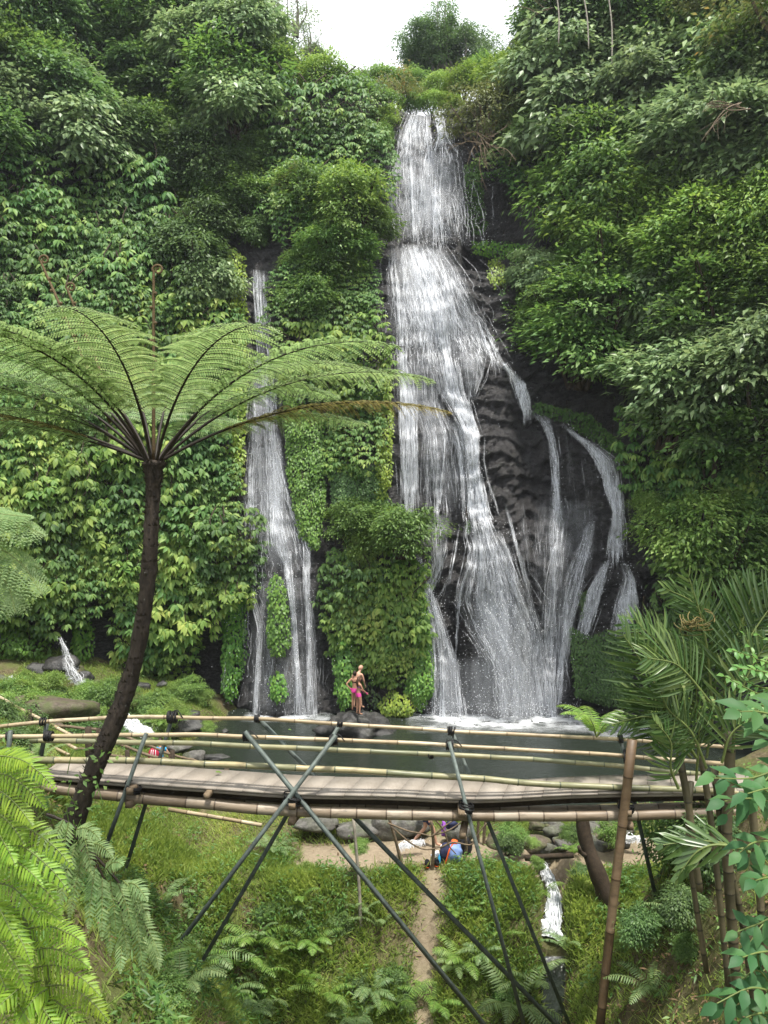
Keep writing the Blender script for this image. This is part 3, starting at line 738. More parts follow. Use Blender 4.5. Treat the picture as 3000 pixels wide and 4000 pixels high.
R7 = [(2020, 2316, 2326), (2150, 2288, 2302), (2300, 2248, 2264), (2460, 2212, 2228), (2600, 2200, 2212)]
RX = [(1950, 2100, 2330), (2200, 2080, 2300), (2450, 2110, 2240), (2750, 2140, 2200)]
waterfall('waterfall', 'group of thin threads of water running down the black buttress right of the main fall', [(R2, 330, .012, .06, dict(wob=.12)), (RS, 110, .012, .05, dict(wob=.1)), (R6, 210, .012, .05, dict(wob=.12)), (R7, 90, .01, .04, dict(wob=.1)), (RX, 150, .006, .02), ([(1560, 2160, 2300), (1900, 2200, 2330), (2200, 2230, 2330)], 40, .006, .018), ([(1950, 1960, 2080), (2300, 2040, 2120)], 40, .006, .018),
    ([(1900, 2280, 2290), (2010, 2292, 2300)], 10, .01, .03)], [(R2, .75, 6), (R6, .6, 6), (RS, .5, 5), (R7, .4, 4), (RX, .3, 14)], [(R2, 260, .006, .016), (R6, 160, .006, .016)], 400)
R3 = [(1655, 2184, 2196), (1700, 2226, 2260), (1750, 2285, 2340), (1800, 2318, 2402), (1860, 2345, 2414), (1920, 2358, 2418), (2000, 2388, 2424), (2080, 2378, 2432), (2190, 2368, 2432)]
R4 = [(2180, 2366, 2384), (2220, 2338, 2372), (2300, 2290, 2350), (2400, 2258, 2322), (2490, 2238, 2292)]
R5 = [(2190, 2418, 2442), (2260, 2428, 2470), (2350, 2400, 2476), (2460, 2378, 2462)]
waterfall('waterfall', 'rightmost waterfall curving down the cliff edge under the overhanging green bushes', [(R3, 340, .02, .09), (R4, 210, .02, .08), (R5, 220, .02, .08)], [(R3, 1.0, 8), (R4, 1.1, 8), (R5, 1.0, 8)],
    [(R3, 300, .008, .02), (R4, 200, .008, .02), (R5, 300, .008, .02)], 500)
A1 = [(1060, 985, 1052), (1150, 990, 1054), (1300, 1000, 1062), (1400, 1005, 1080)]
B0 = [(1390, 1000, 1082), (1550, 985, 1082), (1700, 980, 1092), (1800, 972, 1112), (1950, 960, 1145), (2100, 960, 1205), (2250, 975, 1235)]
B1 = [(1690, 988, 1012), (1850, 968, 1002), (2000, 974, 1002), (2250, 982, 1010)]
B2 = [(1670, 1040, 1092), (1850, 1048, 1112), (2000, 1058, 1112), (2120, 1060, 1124), (2200, 1106, 1142), (2400, 1138, 1158), (2600, 1148, 1172), (2798, 1148, 1196)]
B3 = [(2080, 1188, 1218), (2250, 1184, 1212), (2500, 1198, 1228), (2798, 1198, 1246)]
B4 = [(2240, 972, 988), (2350, 984, 1002), (2450, 1010, 1032), (2600, 998, 1022), (2798, 986, 1012)]
B5 = [(2080, 1012, 1024), (2250, 1022, 1034), (2360, 1030, 1040)]
B6 = [(2240, 968, 1240), (2798, 955, 1258)]
waterfall('waterfall', 'slender left-hand waterfall sliding down dark rock between two leaf curtains', [(A1, 80, .02, .05), (B0, 360, .012, .05), (B1, 70, .02, .06), (B2, 190, .015, .06), (B3, 110, .015, .05), (B4, 80, .015, .05), (B5, 16, .01, .03),
    (B6, 260, .007, .022, dict(lo=50, hi=200))], [(A1, .75, 8), (B0, .7, 16), (B2, .7, 8), (B3, .5, 6), (B4, .5, 6), (B6, .32, 16)],
    [(B0, 500, .006, .016), (B6, 900, .006, .015), (B2, 300, .006, .016)], 600)
# foam where the falls meet the pool
def foam_patch(x0, x1, y0, y1, peak, label, n=40):
    X, Y = np.meshgrid(np.linspace(x0, x1, n), np.linspace(y0, y1, 18))
    u = (X-x0)/(x1-x0)*2-1; v = (Y-y0)/(y1-y0)
    a = np.clip(1-u**4, 0, 1)*np.clip(v*2.2, 0, 1)**1.2*peak*(.75+.5*fbm(X*1.1, Y*1.3, 2, 3))
    nr, nc = X.shape; ii, jj = np.meshgrid(np.arange(nr-1), np.arange(nc-1), indexing='ij')
    Q = np.stack([ii*nc+jj, ii*nc+jj+1, (ii+1)*nc+jj+1, (ii+1)*nc+jj], -1).reshape(-1, 4)
    m_ = MB(); m_.add(np.stack([X, Y, WL+.03+.04*np.clip(a, 0, 1)*fbm(X*4, Y*4, 0, 2)+.0*X], -1), Q, a=np.clip(a, 0, 1).ravel())
    o = obj('foam', m_, M['foam'], smooth=True); tag(o, label, 'foam', kind='stuff')
foam_patch(.9, 9.6, 31.6, 34.8, 1.25, 'white foam spreading on the pool under the main fall', 70)
foam_patch(-6.3, -2.2, 33.3, 35.0, 1.0, 'thin white foam line under the slender left fall')
foam_patch(8.4, 11.5, 30.4, 32.8, .5, 'pale foam drifting on the pool below the right fall')

# ------------------------------------------------------------------ damp valley air
m_ = MB(); X0, X1, Y0, Y1, Z0, Z1 = -75, 75, -30, 90, -20, 60
m_.add([(x, y, z) for z in (Z0, Z1) for x, y in ((X0, Y0), (X1, Y0), (X1, Y1), (X0, Y1))], [[3, 2, 1, 0], [4, 5, 6, 7], [0, 1, 5, 4], [1, 2, 6, 5], [2, 3, 7, 6], [3, 0, 4, 7]])
hm, nt, nd, lk = mat('haze'); o_ = nd.new('ShaderNodeOutputMaterial'); v_ = nd.new('ShaderNodeVolumePrincipled'); v_.inputs['Color'].default_value = (.86, .92, 1, 1); v_.inputs['Density'].default_value = .00035; v_.inputs['Anisotropy'].default_value = .2
lk.new(v_.outputs[0], o_.inputs['Volume']); o = obj('haze', m_, hm, origin=(0, 0, 0)); o['kind'] = 'stuff'
# ------------------------------------------------------------------ footbridge
DN, DF = 15.0, 15.9
bridge = thing('footbridge', 'bamboo footbridge with plank deck and green steel legs crossing the ravine', 'footbridge', P(1500, 3200, DN))
def culm(pts, r, node=.42, seed=0, seg=9, bulge=1.10):
    """bamboo culm along a polyline: slightly bulged dark rings at the nodes, one tint per internode"""
    g_ = np.random.default_rng(seed)
    pts = np.asarray(pts, float); L = np.linalg.norm(np.diff(pts, axis=0), axis=1).sum()
    base = smoothpath(pts, max(40, int(L/.05)))
    s = np.concatenate([[0], np.cumsum(np.linalg.norm(np.diff(base, axis=0), axis=1))]); L = s[-1]
    at, rad, tn = [0.0], [r], [.5]
    p = g_.uniform(.1, node)
    tint = g_.uniform(.2, 1)
    while p < L-.06:
        at += [p-.022, p-.006, p+.006, p+.022]; rad += [r, r*bulge, r*bulge, r]; tn += [tint, .0, .0, g_.uniform(.25, 1)]
        tint = tn[-1]
        q = p+node*g_.uniform(.75, 1.3)
        if q < L-.06:
            for f in (.33, .66): at.append(p+(q-p)*f); rad.append(r*.985); tn.append(tint)
        p = q
    at.append(L); rad.append(r); tn.append(tint)
    at = np.array(at); rad = np.array(rad)*np.linspace(1.06, .94, len(at))
    P3 = np.stack([np.interp(at, s, base[:, k]) for k in range(3)], -1)
    P3[:, 2] += .012*fbm(at*.9+seed, np.zeros_like(at), seed, 2)
    m_ = MB(); tube(m_, P3, rad, seg, True, np.array(tn)); return m_
def line(rows, d): return [P(a, b, d) for a, b in rows]
far_top = [(-260, 2868), (0, 2836), (169, 2819), (415, 2803), (675, 2801), (1004, 2808), (1327, 2827), (1762, 2856), (2100, 2872), (2422, 2886), (2594, 2899), (2900, 2922)]
near_top = [(-200, 2890), (0, 2878), (193, 2875), (564, 2870), (800, 2870), (965, 2878), (1303, 2890), (1600, 2904), (1759, 2911), (2263, 2939), (2442, 2952), (2581, 2964), (2860, 2985)]
far_mid = [(120, 2893), (193, 2893), (675, 2902), (1134, 2922), (1500, 2939), (1931, 2956), (2263, 2978), (2594, 3012), (2860, 3036)]
near_mid = [(60, 2968), (130, 2969), (554, 2974), (800, 2983), (1076, 2996), (1500, 3016), (1931, 3047), (2263, 3072), (2661, 3086), (2900, 3095)]
obj('handrail', culm(line(far_top, DF), .040, .85, 1), M['bam_tan'], bridge, True)
obj('handrail', culm(line(near_top, DN), .042, .85, 2), M['bam_tan'], bridge, True)
obj('lower_rail', culm(line(far_mid, DF-.02), .052, .75, 3), M['bam_green'], bridge, True)
obj('lower_rail', culm(line(near_mid, DN-.02), .062, .8, 4), M['bam_green'], bridge, True)
beam_px = [(120, 3062), (300, 3090), (500, 3108), (800, 3139), (1145, 3165), (1500, 3178), (1865, 3184), (2263, 3186), (2661, 3177), (2950, 3170)]
obj('beam', culm(line([(a, b+2) for a, b in beam_px], DN+.05), .104, .64, 5, 14, 1.05), M['bam_beam'], bridge, True)
obj('beam', culm(line([(a, b-22) for a, b in beam_px], DF-.05), .104, .64, 6, 14, 1.05), M['bam_beam'], bridge, True)
# deck of planks, two layers
front = [(150, 3022), (217, 3029), (482, 3053), (800, 3076), (1134, 3099), (1500, 3106), (1865, 3118), (2263, 3099), (2661, 3091), (2950, 3085)]
fp = smoothpath(line(front, DN-.06), 900)
sarc = np.concatenate([[0], np.cumsum(np.linalg.norm(np.diff(fp, axis=0), axis=1))])
m_ = MB(); s = 0.0; g_ = np.random.default_rng(3)
while s < sarc[-1]-.35:
    wd = g_.uniform(.36, .58)
    a0 = np.array([np.interp(s+.004, sarc, fp[:, k]) for k in range(3)]); a1 = np.array([np.interp(s+wd-.004, sarc, fp[:, k]) for k in range(3)])
    sk_ = np.array([.32, 0, 0]); dz = g_.uniform(-.006, .006)
    e = g_.uniform(-.012, .012)
    bk = np.array([0, DF-DN+.12, .0])
    V = [a0+(0, e, dz), a1+(0, e, dz), a1+bk+sk_+(0, e, dz-.01), a0+bk+sk_+(0, e, dz-.01)]
    V = V+[v-np.array([0, 0, .045]) for v in V]
    m_.add(V, [[0, 1, 2, 3], [7, 6, 5, 4], [4, 5, 1, 0], [5, 6, 2, 1], [6, 7, 3, 2], [7, 4, 0, 3]], a=g_.uniform(0, 1)**2)
    s += wd
lower = fp[::12]+np.array([0, .05, -.085])
V = []; n_ = len(lower)
for p in lower:
    for q in ((0, 0, .02), (0, .9, .02), (0, .9, -.03), (0, 0, -.03)): V.append(p+np.array(q))
Q = [[i*4+j, i*4+(j+1) % 4, (i+1)*4+(j+1) % 4, (i+1)*4+j] for i in range(n_-1) for j in range(4)]
m_.add(V, Q, a=.6)
obj('deck', m_, M['deck'], bridge)
for dy in (.30, .62):  # dark bars added to stand in for the shadow between deck and beam
    V = []
    for p in lower:
        for q in ((0, dy, -.02), (0, dy+.12, -.02), (0, dy+.12, -.24), (0, dy, -.24)): V.append(p+np.array(q))
    mj = MB(); mj.add(V, Q); obj('shadow_filler', mj, M['dark_wood'], bridge)
# steel posts / legs: square tube from photo point to photo point at its own side of the bridge
def post(a, b, d0, d1, w=.072, name='leg'):
    m_ = MB(); box(m_, P(*a, d0), P(*b, d1), w, w, (0, 1, .2))
    obj(name, m_, M['steel'], bridge)
post((956, 2858), (1905, 4020), DN-.12, DN-.12)
post((1312, 2872), (440, 4030), DN-.22, DN-.22)
post((1009, 2806), (2190, 4020), DF+.12, DF+.12)
post((1330, 2824), (630, 4030), DF+.22, DF+.22)
post((1755, 2898), (2054, 4030), DN-.12, DN-.12)
post((1762, 2850), (2235, 4030), DF+.12, DF+.12)
post((571, 2866), (366, 3440), DN-.14, DN-.14)
post((677, 2790), (440, 3560), DF+.12, DF+.12)
post((2421, 2876), (2560, 3500), DF+.12, DF+.12, .07)
post((186, 2812), (150, 3010), DF+.12, DF+.12)
post((41, 2854), (25, 3010), DN-.12, DN-.12)
pp = [P(2470, 2890, DN-.2), P(2440, 3150, DN-.2), P(2398, 3500, DN-.25), P(2338, 4060, DN-.3)]
obj('bamboo_post', culm(pp, .088, .8, 9, 12, 1.035), M['bam_brown'], bridge, True)
# timber cross beams under the deck (ends show as blocks)
for px, py, dep, tl in ((505, 3092, 0, 0), (805, 3112, 0, 0), (1140, 3152, 0, 0), (1803, 3182, 0, 0), (2455, 3180, 0, 0), (500, 3145, 1, 0), (1136, 3212, 1, 0), (1806, 3266, 1, 0), (2462, 3232, 1, 0)):
    m_ = MB(); p = P(px, py, DN-.28 if not dep else DN-.15)
    z = p[2]; q = np.array([p[0]+(.25 if dep else .1), DF+.3, z-.0])
    sz = (.125, .12) if px != 805 else (.10, .10)
    box(m_, p, q, sz[0], sz[1])
    obj('crossbeam', m_, M['block'], bridge)
# rubber lashings: a few wound turns at every crossing
def lash(px, py, d, r=.075, turns=4, ax=(1, 0, 0), seed=0, name='lashing', tail=False):
    g_ = np.random.default_rng(seed+int(px)); m_ = MB(); c = P(px, py, d)
    ax = nrm(np.array(ax, float)); u = nrm(np.cross(ax, (0, 1, .01))); v = np.cross(ax, u)
    for k in range(turns):
        th = np.linspace(0, 2*math.pi, 17); tl_ = g_.normal(0, .28)
        cc_ = c+ax*((k-(turns-1)/2)*.026+g_.normal(0, .008)); rr = r*g_.uniform(.9, 1.12)
        p = cc_+rr*(np.cos(th)[:, None]*u+np.sin(th)[:, None]*v)+ax*(np.sin(th+g_.uniform(0, 6))*tl_*.06)[:, None]
        tube(m_, p, .017, 5, False)
    if tail:
        p = smoothpath([c+u*r, c+u*r*1.2+ax*.10, c+u*.05+ax*.22+np.array([0, -.05, -.06])], 8); tube(m_, p, .012, 5)
    obj(name, m_, M['rubber'], bridge, True)
for i, (px, py, d, r, t) in enumerate([(1004, 2807, DF, .07, 4), (1327, 2826, DF, .07, 4), (675, 2801, DF, .11, 7), (169, 2819, DF, .07, 4), (1762, 2855, DF, .075, 5), (2422, 2886, DF, .07, 4),
                                       (965, 2877, DN-.04, .08, 5), (1303, 2891, DN-.06, .09, 6), (190, 2876, DN, .09, 6), (35, 2878, DN, .075, 4), (1759, 2911, DN-.04, .085, 6), (2447, 2956, DN-.08, .12, 4),
                                       (1684, 2950, DF, .065, 3)]):
    lash(px, py, d, r, t, seed=i, tail=i in (2, 6, 7, 10))
for px, py, r, n_ in ((1142, 3122, .15, 6), (1822, 3155, .13, 6), (2447, 3152, .13, 6), (520, 3080, .14, 5)):
    lash(px, py, DN-.10, r, n_, (.25, 0, 1), 40, tail=True)

# ------------------------------------------------------------------ loose bamboo and stick things
m_ = culm([P(660, 3160, 17.6), P(860, 3196, 17.3), P(1022, 3224, 17.1)], .045, .5, 31)
o = obj('bamboo_pole', m_, M['bam_tan'], smooth=True); tag(o, 'loose bamboo pole lying on the grass bank below the footbridge', 'pole')
pt = ghit(1410, 3640); top = P(1380, 3190, pt[1]+.05)
m_ = MB(); tube(m_, smoothpath([pt-(0, 0, .2), pt*.6+top*.4+(.03, 0, 0), top], 12), np.linspace(.045, .036, 12), 8)
o = obj('prop_stick', m_, M['pale_bark'], smooth=True); tag(o, 'pale upright stick propped on the bank under the footbridge deck', 'stick')
# hand-rail along the left path
hr = thing('path_railing', 'slanting bamboo railing with dark posts beside the left path', 'railing', P(110, 2960, 22.5))
obj('rail', culm([P(-160, 2640, 25), P(120, 2790, 23), P(300, 2885, 21.6)], .05, .6, 21), M['bam_tan'], hr, True)
obj('rail', culm([P(-160, 2680, 25), P(110, 2822, 23), P(300, 2925, 21.5)], .05, .6, 22), M['bam_tan'], hr, True)
obj('rail', culm([P(-160, 2735, 25), P(110, 2868, 23), P(270, 2950, 21.6)], .045, .6, 23), M['bam_tan'], hr, True)
for a, b, d in (((112, 2772), (118, 3000), 22.9), ((345, 2840), (350, 3020), 21.3)):
    m_ = MB(); tube(m_, [P(*a, d), P((a[0]+b[0])/2, (a[1]+b[1])/2, d), P(*b, d)], [.09, .1, .1], 9); obj('post', m_, M['dark_wood'], hr, True)
sr = thing('stick_railing', 'rough stick railing descending beside the pool left of the waders', 'railing', P(500, 3000, 23.5))
for rows, r in (([(150, 2832), (300, 2840), (395, 2855), (540, 2895)], .045), ([(240, 2922), (350, 2930), (430, 2950), (550, 2965), (660, 2985)], .04), ([(470, 2905), (550, 2938), (690, 2975), (800, 2995)], .045), ([(560, 2905), (680, 2950), (780, 2978)], .038)):
    m_ = MB(); p = smoothpath([P(a, b, 23.6) for a, b in rows], 24); p[:, 2] += .03*fbm(np.arange(24)*.3, np.zeros(24), r*100, 2); tube(m_, p, r, 7); obj('rail', m_, M['twig'], sr, True)
for a, b in (((384, 2845), (384, 3010)), ((497, 2930), (500, 3010)), ((673, 2930), (678, 3020))):
    m_ = MB(); tube(m_, [P(*a, 23.5), P(*b, 23.5)], [.07, .08], 8); obj('post', m_, M['dark_wood'], sr, True)
# twiggy fence under the bridge by the bags
fe = thing('twig_fence', 'twig fence of bare crooked branches beside the path under the footbridge', 'fence', ghit(1690, 3400))
for a, b in (((1518, 3190), (1575, 3385)), ((1685, 3205), (1686, 3395)), ((1818, 3270), (1812, 3350)), ((1900, 3190), (1890, 3300)), ((1870, 3190), (1868, 3290))):
    q = ghit(b[0], b[1]); tp = P(a[0], a[1], q[1]-.1)
    m_ = MB(); p = smoothpath([q-(0, 0, .15), q*.55+tp*.45+(R_.normal(0, .04), 0, 0), tp], 12); tube(m_, p, np.linspace(.05, .036, 12), 7); obj('post', m_, M['twig'], fe, True)
for rows in ([(1515, 3215), (1590, 3245), (1640, 3255), (1685, 3268)], [(1525, 3225), (1600, 3290), (1660, 3318), (1720, 3310)], [(1686, 3268), (1740, 3225), (1770, 3205)], [(1700, 3200), (1735, 3245), (1752, 3300), (1780, 3335)], [(1720, 3312), (1770, 3290), (1840, 3300), (1870, 3255), (1900, 3215)], [(1700, 3260), (1760, 3240), (1830, 3190)]):
    m_ = MB(); p = smoothpath([P(a, b, 20.1) for a, b in rows], 16); tube(m_, p, np.linspace(.026, .015, 16), 6); obj('branch', m_, M['twig'], fe, True)
# dead trunk right of the little stream
q = ghit(2400, 3560); m_ = MB()
p = smoothpath([P(2395, 3560, q[1]), P(2330, 3400, q[1]+.1), P(2285, 3270, q[1]+.3), P(2270, 3150, q[1]+.4)], 20)
tube(m_, p, np.linspace(.24, .14, 20)*(1+.15*fbm(np.arange(20)*.7, np.zeros(20), 0, 2)), 10)
tube(m_, smoothpath([p[9], p[9]+(-.25, -.1, .1), p[9]+(-.34, -.15, .3)], 6), np.linspace(.07, .04, 6), 7)
o = obj('dead_trunk', m_, M['dark_wood'], smooth=True); tag(o, 'dark mossy dead trunk leaning beside the small white stream', 'trunk')

# ------------------------------------------------------------------ stream in the gully and the cascades at the left
def flow(name, label, rows, wd, n, seed, wmin=.02, wmax=.07, kind=None, veil_a=1.2, solid_=False):
    """white water running down a 3-D polyline rows (x, y, z) with widths wd"""
    g_ = np.random.default_rng(seed); c = smoothpath(rows, 60); wv = np.interp(np.linspace(0, 1, 60), np.linspace(0, 1, len(wd)), wd)
    t_ = nrm(np.gradient(c, axis=0)); sd = nrm(np.cross(t_, (0, 0, 1))); nn = np.cross(sd, t_)
    a, b_ = MB(), MB()
    s = np.linspace(-.5, .5, 9)
    V = c[:, None]+sd[:, None]*s[None, :, None]*wv[:, None, None]+nn[:, None]*(.05+.05*(1-(2*s)**2))[None, :, None]+nn[:, None]*(.09*fbm(np.arange(60)[:, None]*.55, s[None]*9+0*np.arange(60)[:, None], seed, 3))[..., None]+sd[:, None]*(.10*fbm(np.arange(60)[:, None]*.35, s[None]*4+0*np.arange(60)[:, None], seed+3, 3)*wv[:, None])[..., None]
    ii, jj = np.meshgrid(np.arange(59), np.arange(8), indexing='ij')
    b_.add(V, np.stack([ii*9+jj, ii*9+jj+1, (ii+1)*9+jj+1, (ii+1)*9+jj], -1).reshape(-1, 4), a=veil_a)
    for i in range(n):
        k = int(g_.integers(6, 22)); i0 = int(g_.integers(0, 60-k)); f = np.linspace(0, 1, k)
        s_ = g_.uniform(-.48, .48)+.05*np.sin(f*g_.uniform(2, 9)+g_.uniform(0, 6))
        p = c[i0:i0+k]+sd[i0:i0+k]*(s_*wv[i0:i0+k])[:, None]+nn[i0:i0+k]*(.10+.12*g_.uniform()*np.sin(f*math.pi))[:, None]
        tube(a, p, g_.uniform(wmin, wmax)*.5*(.15+np.sin(np.linspace(.1, 3.0, k))), 4, False)
    o = thing(name, label, 'stream', rows[-1])
    obj('white_water', b_, M['foamy'] if solid_ else M['veil2'], o, True); obj('water_strands', a, M['foamy'] if solid_ else M['drop'], o, True)
    sp = MB(); ii_ = g_.integers(0, 60, n*5); q = c[ii_]+sd[ii_]*(g_.normal(0, .36, len(ii_))*wv[ii_])[:, None]+g_.normal(0, .05, (len(ii_), 3))+np.array([0, 0, .12]); drops(sp, q, g_.uniform(.004, .012, len(q)), stretch=1); obj('water_spray', sp, M['drop'], o)
    return o
m, nt, nd, lk = mat('foamy_water'); o_, b_ = out_bsdf(nt, Roughness=.4)
nz = noise(nt, 9, 6, .75, objco(nt, (1, .6, .5)), .8); r = ramp(nt, [(.32, (.30, .34, .35)), (.47, (.60, .63, .66)), (.64, (.82, .84, .86))], nz.outputs[0])
lk.new(r.outputs[0], b_.inputs['Base Color']); bump(nt, b_, nz.outputs[0], .5, .05); M['foamy'] = m
M['veil2'] = veil_mat('cascade_veil', .30, .58, .8)
cp = [ghit(2085, 3385), ghit(2120, 3420), ghit(2158, 3500), ghit(2160, 3600), ghit(2145, 3680)]
flow('stream_cascade', 'small white cascade rushing down the grassy gully below the footbridge', [p+np.array([0, -.06, .10]) for p in cp], [.22, .32, .30, .42, .60], 110, 5, .008, .03, solid_=True)
# dark run of water below it, lying in the gully
yy = np.linspace(18.55, 14.6, 40); ss = np.linspace(-1, 1, 9); hw = (.40+.10*fbm(yy*1.3, yy*0, 3, 2))
X = chan(yy)[:, None]+ss[None]*hw[:, None]; Y = np.repeat(yy[:, None], 9, 1); Zc = G(chan(yy), yy)+.16
m_ = MB(); m_.add(np.stack([X, Y, np.repeat(Zc[:, None], 9, 1)], -1), np.array([[i*9+j, (i+1)*9+j, (i+1)*9+j+1, i*9+j+1] for i in range(39) for j in range(8)]))
o = obj('stream_water', m_, M['pool'], smooth=True); o['kind'] = 'structure'
def far_pts(rows, d): return [P(a, b, dd) for (a, b), dd in zip(rows, d)]
flow('stream_cascade', 'splashing white cascade over dark stepped rock at the left edge of the valley', far_pts([(232, 2495), (250, 2540), (262, 2590), (290, 2650), (320, 2680)], [32.0, 31.8, 31.6, 31.3, 31.1]), [.10, .22, .45, .8, .5], 45, 6, .006, .014, veil_a=.3)
flow('stream_cascade', 'thin white trickle beside the grey boulder at the far left edge', far_pts([(38, 2650), (50, 2675), (62, 2695), (80, 2720)], [30.5, 30.3, 30.1, 30.0]), [.2, .25, .3, .2], 40, 7, .01, .03)
flow('stream_cascade', 'foaming white chute entering the pool behind the leaning tree fern trunk', far_pts([(455, 2795), (485, 2815), (510, 2838), (540, 2860), (580, 2880)], [28.6, 28.2, 27.8, 27.4, 27.0]), [.3, .45, .6, .75, .6], 110, 8, .012, .04, veil_a=.9)
flow('stream_cascade', 'flat trickle of white water among brown stones left of the tree fern', far_pts([(262, 2748), (290, 2752), (325, 2765)], [29.8, 29.7, 29.5]), [.15, .3, .2], 30, 9, .01, .03)
flow('stream_cascade', 'bright ripple of water on the path right of the bamboo post', far_pts([(2385, 3282), (2450, 3288), (2520, 3296)], [21.4, 21.2, 21.0]), [.12, .25, .16], 40, 10, .01, .03)
flow('stream_cascade', 'low white ripple running in front of the walking person under the bridge', far_pts([(1555, 3325), (1600, 3312), (1660, 3300)], [20.9, 21.0, 21.1]), [.12, .2, .1], 24, 11, .008, .025)

# ------------------------------------------------------------------ rocks
def rock(px, py, r, label, m_='rock_grey', sc=(1, 1, .7), seed=1, d=None, group=None, cat='rock', rough=.28):
    p = ghit(px, py) if d is None else P(px, py, d)
    mb_ = rockmb(seed, r, sc, rough)
    mb2 = MB().merge(mb_, p)
    o = obj('boulder' if r > .25 else 'stone', mb2, M[m_], smooth=False); return tag(o, label, cat, group)
g_ = np.random.default_rng(22)
for k in range(40):
    px = g_.uniform(-20, 760); py = g_.uniform(2660, 2890)
    rock(px, py, .12+.38*g_.uniform()**2, 'stone lying in the rocky stream bank left of the pool', ['rock_dark', 'rock_brown', 'rock_dark', 'rock_grey'][int(g_.integers(0, 4))], (1.25, .9, .7), 130+k, None, 'stones of the left stream bank')
for px, py, d, r in ((225, 2600, 32.4, .7), (330, 2655, 32.2, .5), (130, 2620, 32.2, .6)):
    rock(px, py, r, 'dark wet ledge of rock around the splashing left cascade', 'rock_dark', (1.3, .8, .8), int(px), d, 'dark ledges at the left cascade')
# the rock the bathers stand on
mb_ = rockmb(4, 1.0, (1.40, 1.05, .98), .75, 56, 36, 12); V = mb_.V[0]
V[:, :2] *= (1.12-.42*np.clip(V[:, 2:3], -.3, 1)); V[:, 0] += .22*np.clip(-V[:, 2], -1, .2)
m_ = MB().merge(mb_, P(1392, 2850, 31.9)); o = obj('bather_rock', m_, M['rock_dark']); tag(o, 'dark pointed rock rising from the pool under the three bathers', 'rock')
rock(1535, 3228, .85, 'large pale grey boulder at the foot of the twig fence', sc=(1.25, .8, .62), seed=8, d=22.2)
rock(1395, 3240, .5, 'grey boulder left of the walking person under the footbridge', sc=(1.3, .8, .6), seed=9, d=22.0)
rock(1800, 3262, .42, 'grey boulder behind the blue backpack', sc=(1.2, .8, .8), seed=12, d=21.7)
rock(1250, 3215, .5, 'low grey boulder seen under the deck beside the crossed legs', sc=(1.6, .8, .45), seed=13, d=22.0)
g_ = np.random.default_rng(21)
for k in range(34):
    px = g_.uniform(1950, 2470); py = g_.uniform(3205, 3325)
    rock(px, py, g_.uniform(.14, .36), 'rough stone in the mossy rubble wall under the right half of the footbridge', ['rock_grey', 'rock_brown', 'rock_dark'][int(g_.integers(0, 3))], (1.25, .9, .75), 30+k, 21.3+(3325-py)*.008, 'stones of the rubble wall')
m_ = MB(); box(m_, P(2050, 3352, 20.35), P(2240, 3340, 20.35), .10, .12); o = obj('weir_plank', m_, M['dark_wood']); tag(o, 'wet plank lying across the top of the small white stream', 'plank')
for px, py, r, m__, sc, sd, d, lb in (
    (10, 2665, .45, 'rock_grey', (1, .8, .75), 50, 30.5, 'grey boulder at the far left edge beside the trickle'),
    (150, 2790, 1.5, 'rock_brown', (1.4, .9, .5), 51, 29.0, 'wide flat brown boulder behind the slanting bamboo railing'),
    (290, 2640, .72, 'rock_brown', (1, .8, .9), 52, 30.6, 'mossy brown boulder below the splashing left cascade'),
    (350, 2780, .9, 'rock_dark', (1.7, .9, .3), 53, 29.2, 'flat dark wet rock between the two left boulders'),
    (380, 2690, .6, 'rock_brown', (1, .8, .8), 54, 30.4, 'rounded mossy boulder left of the tree fern trunk'),
    (540, 2755, .6, 'rock_brown', (1.1, .8, .7), 55, 30.0, 'mossy boulder right of the tree fern trunk'),
    (640, 2800, .6, 'rock_dark', (1, .8, .6), 56, 29.8, 'dark boulder behind the green ferns at the pool edge'),
    (745, 2835, .75, 'rock_dark', (1.3, .9, .55), 57, 29.0, 'brownish black boulder at the left corner of the pool'),
    (700, 2925, .36, 'rock_grey', (1.3, .8, .5), 58, 26.5, 'small pale rock in the pool right of the backpack wader'),
    (765, 2960, .42, 'rock_grey', (1, .9, .8), 59, 25.4, 'round grey boulder at the near pool edge'),
    (850, 2955, .34, 'rock_dark', (1.6, .8, .4), 60, 25.8, 'flat dark stone with a pale top in the pool'),
    (880, 2858, .14, 'rock_dark', (1, .8, .8), 61, 28.8, 'little black stone poking out of the pool'),
    (555, 2915, .55, 'rock_brown', (1, .8, .8), 62, 27.0, 'brown boulder in the shallows between the two waders'),
    (200, 2730, .35, 'rock_brown', (1.3, .8, .6), 63, 29.9, 'small brown rock under the yellow green plants'),
    (240, 2715, .22, 'rock_grey', (1.3, .8, .6), 64, 29.8, 'small pale stone below the mossy boulder')):
    rock(px, py, r, lb, m__, sc, sd, None if px < 660 else d)
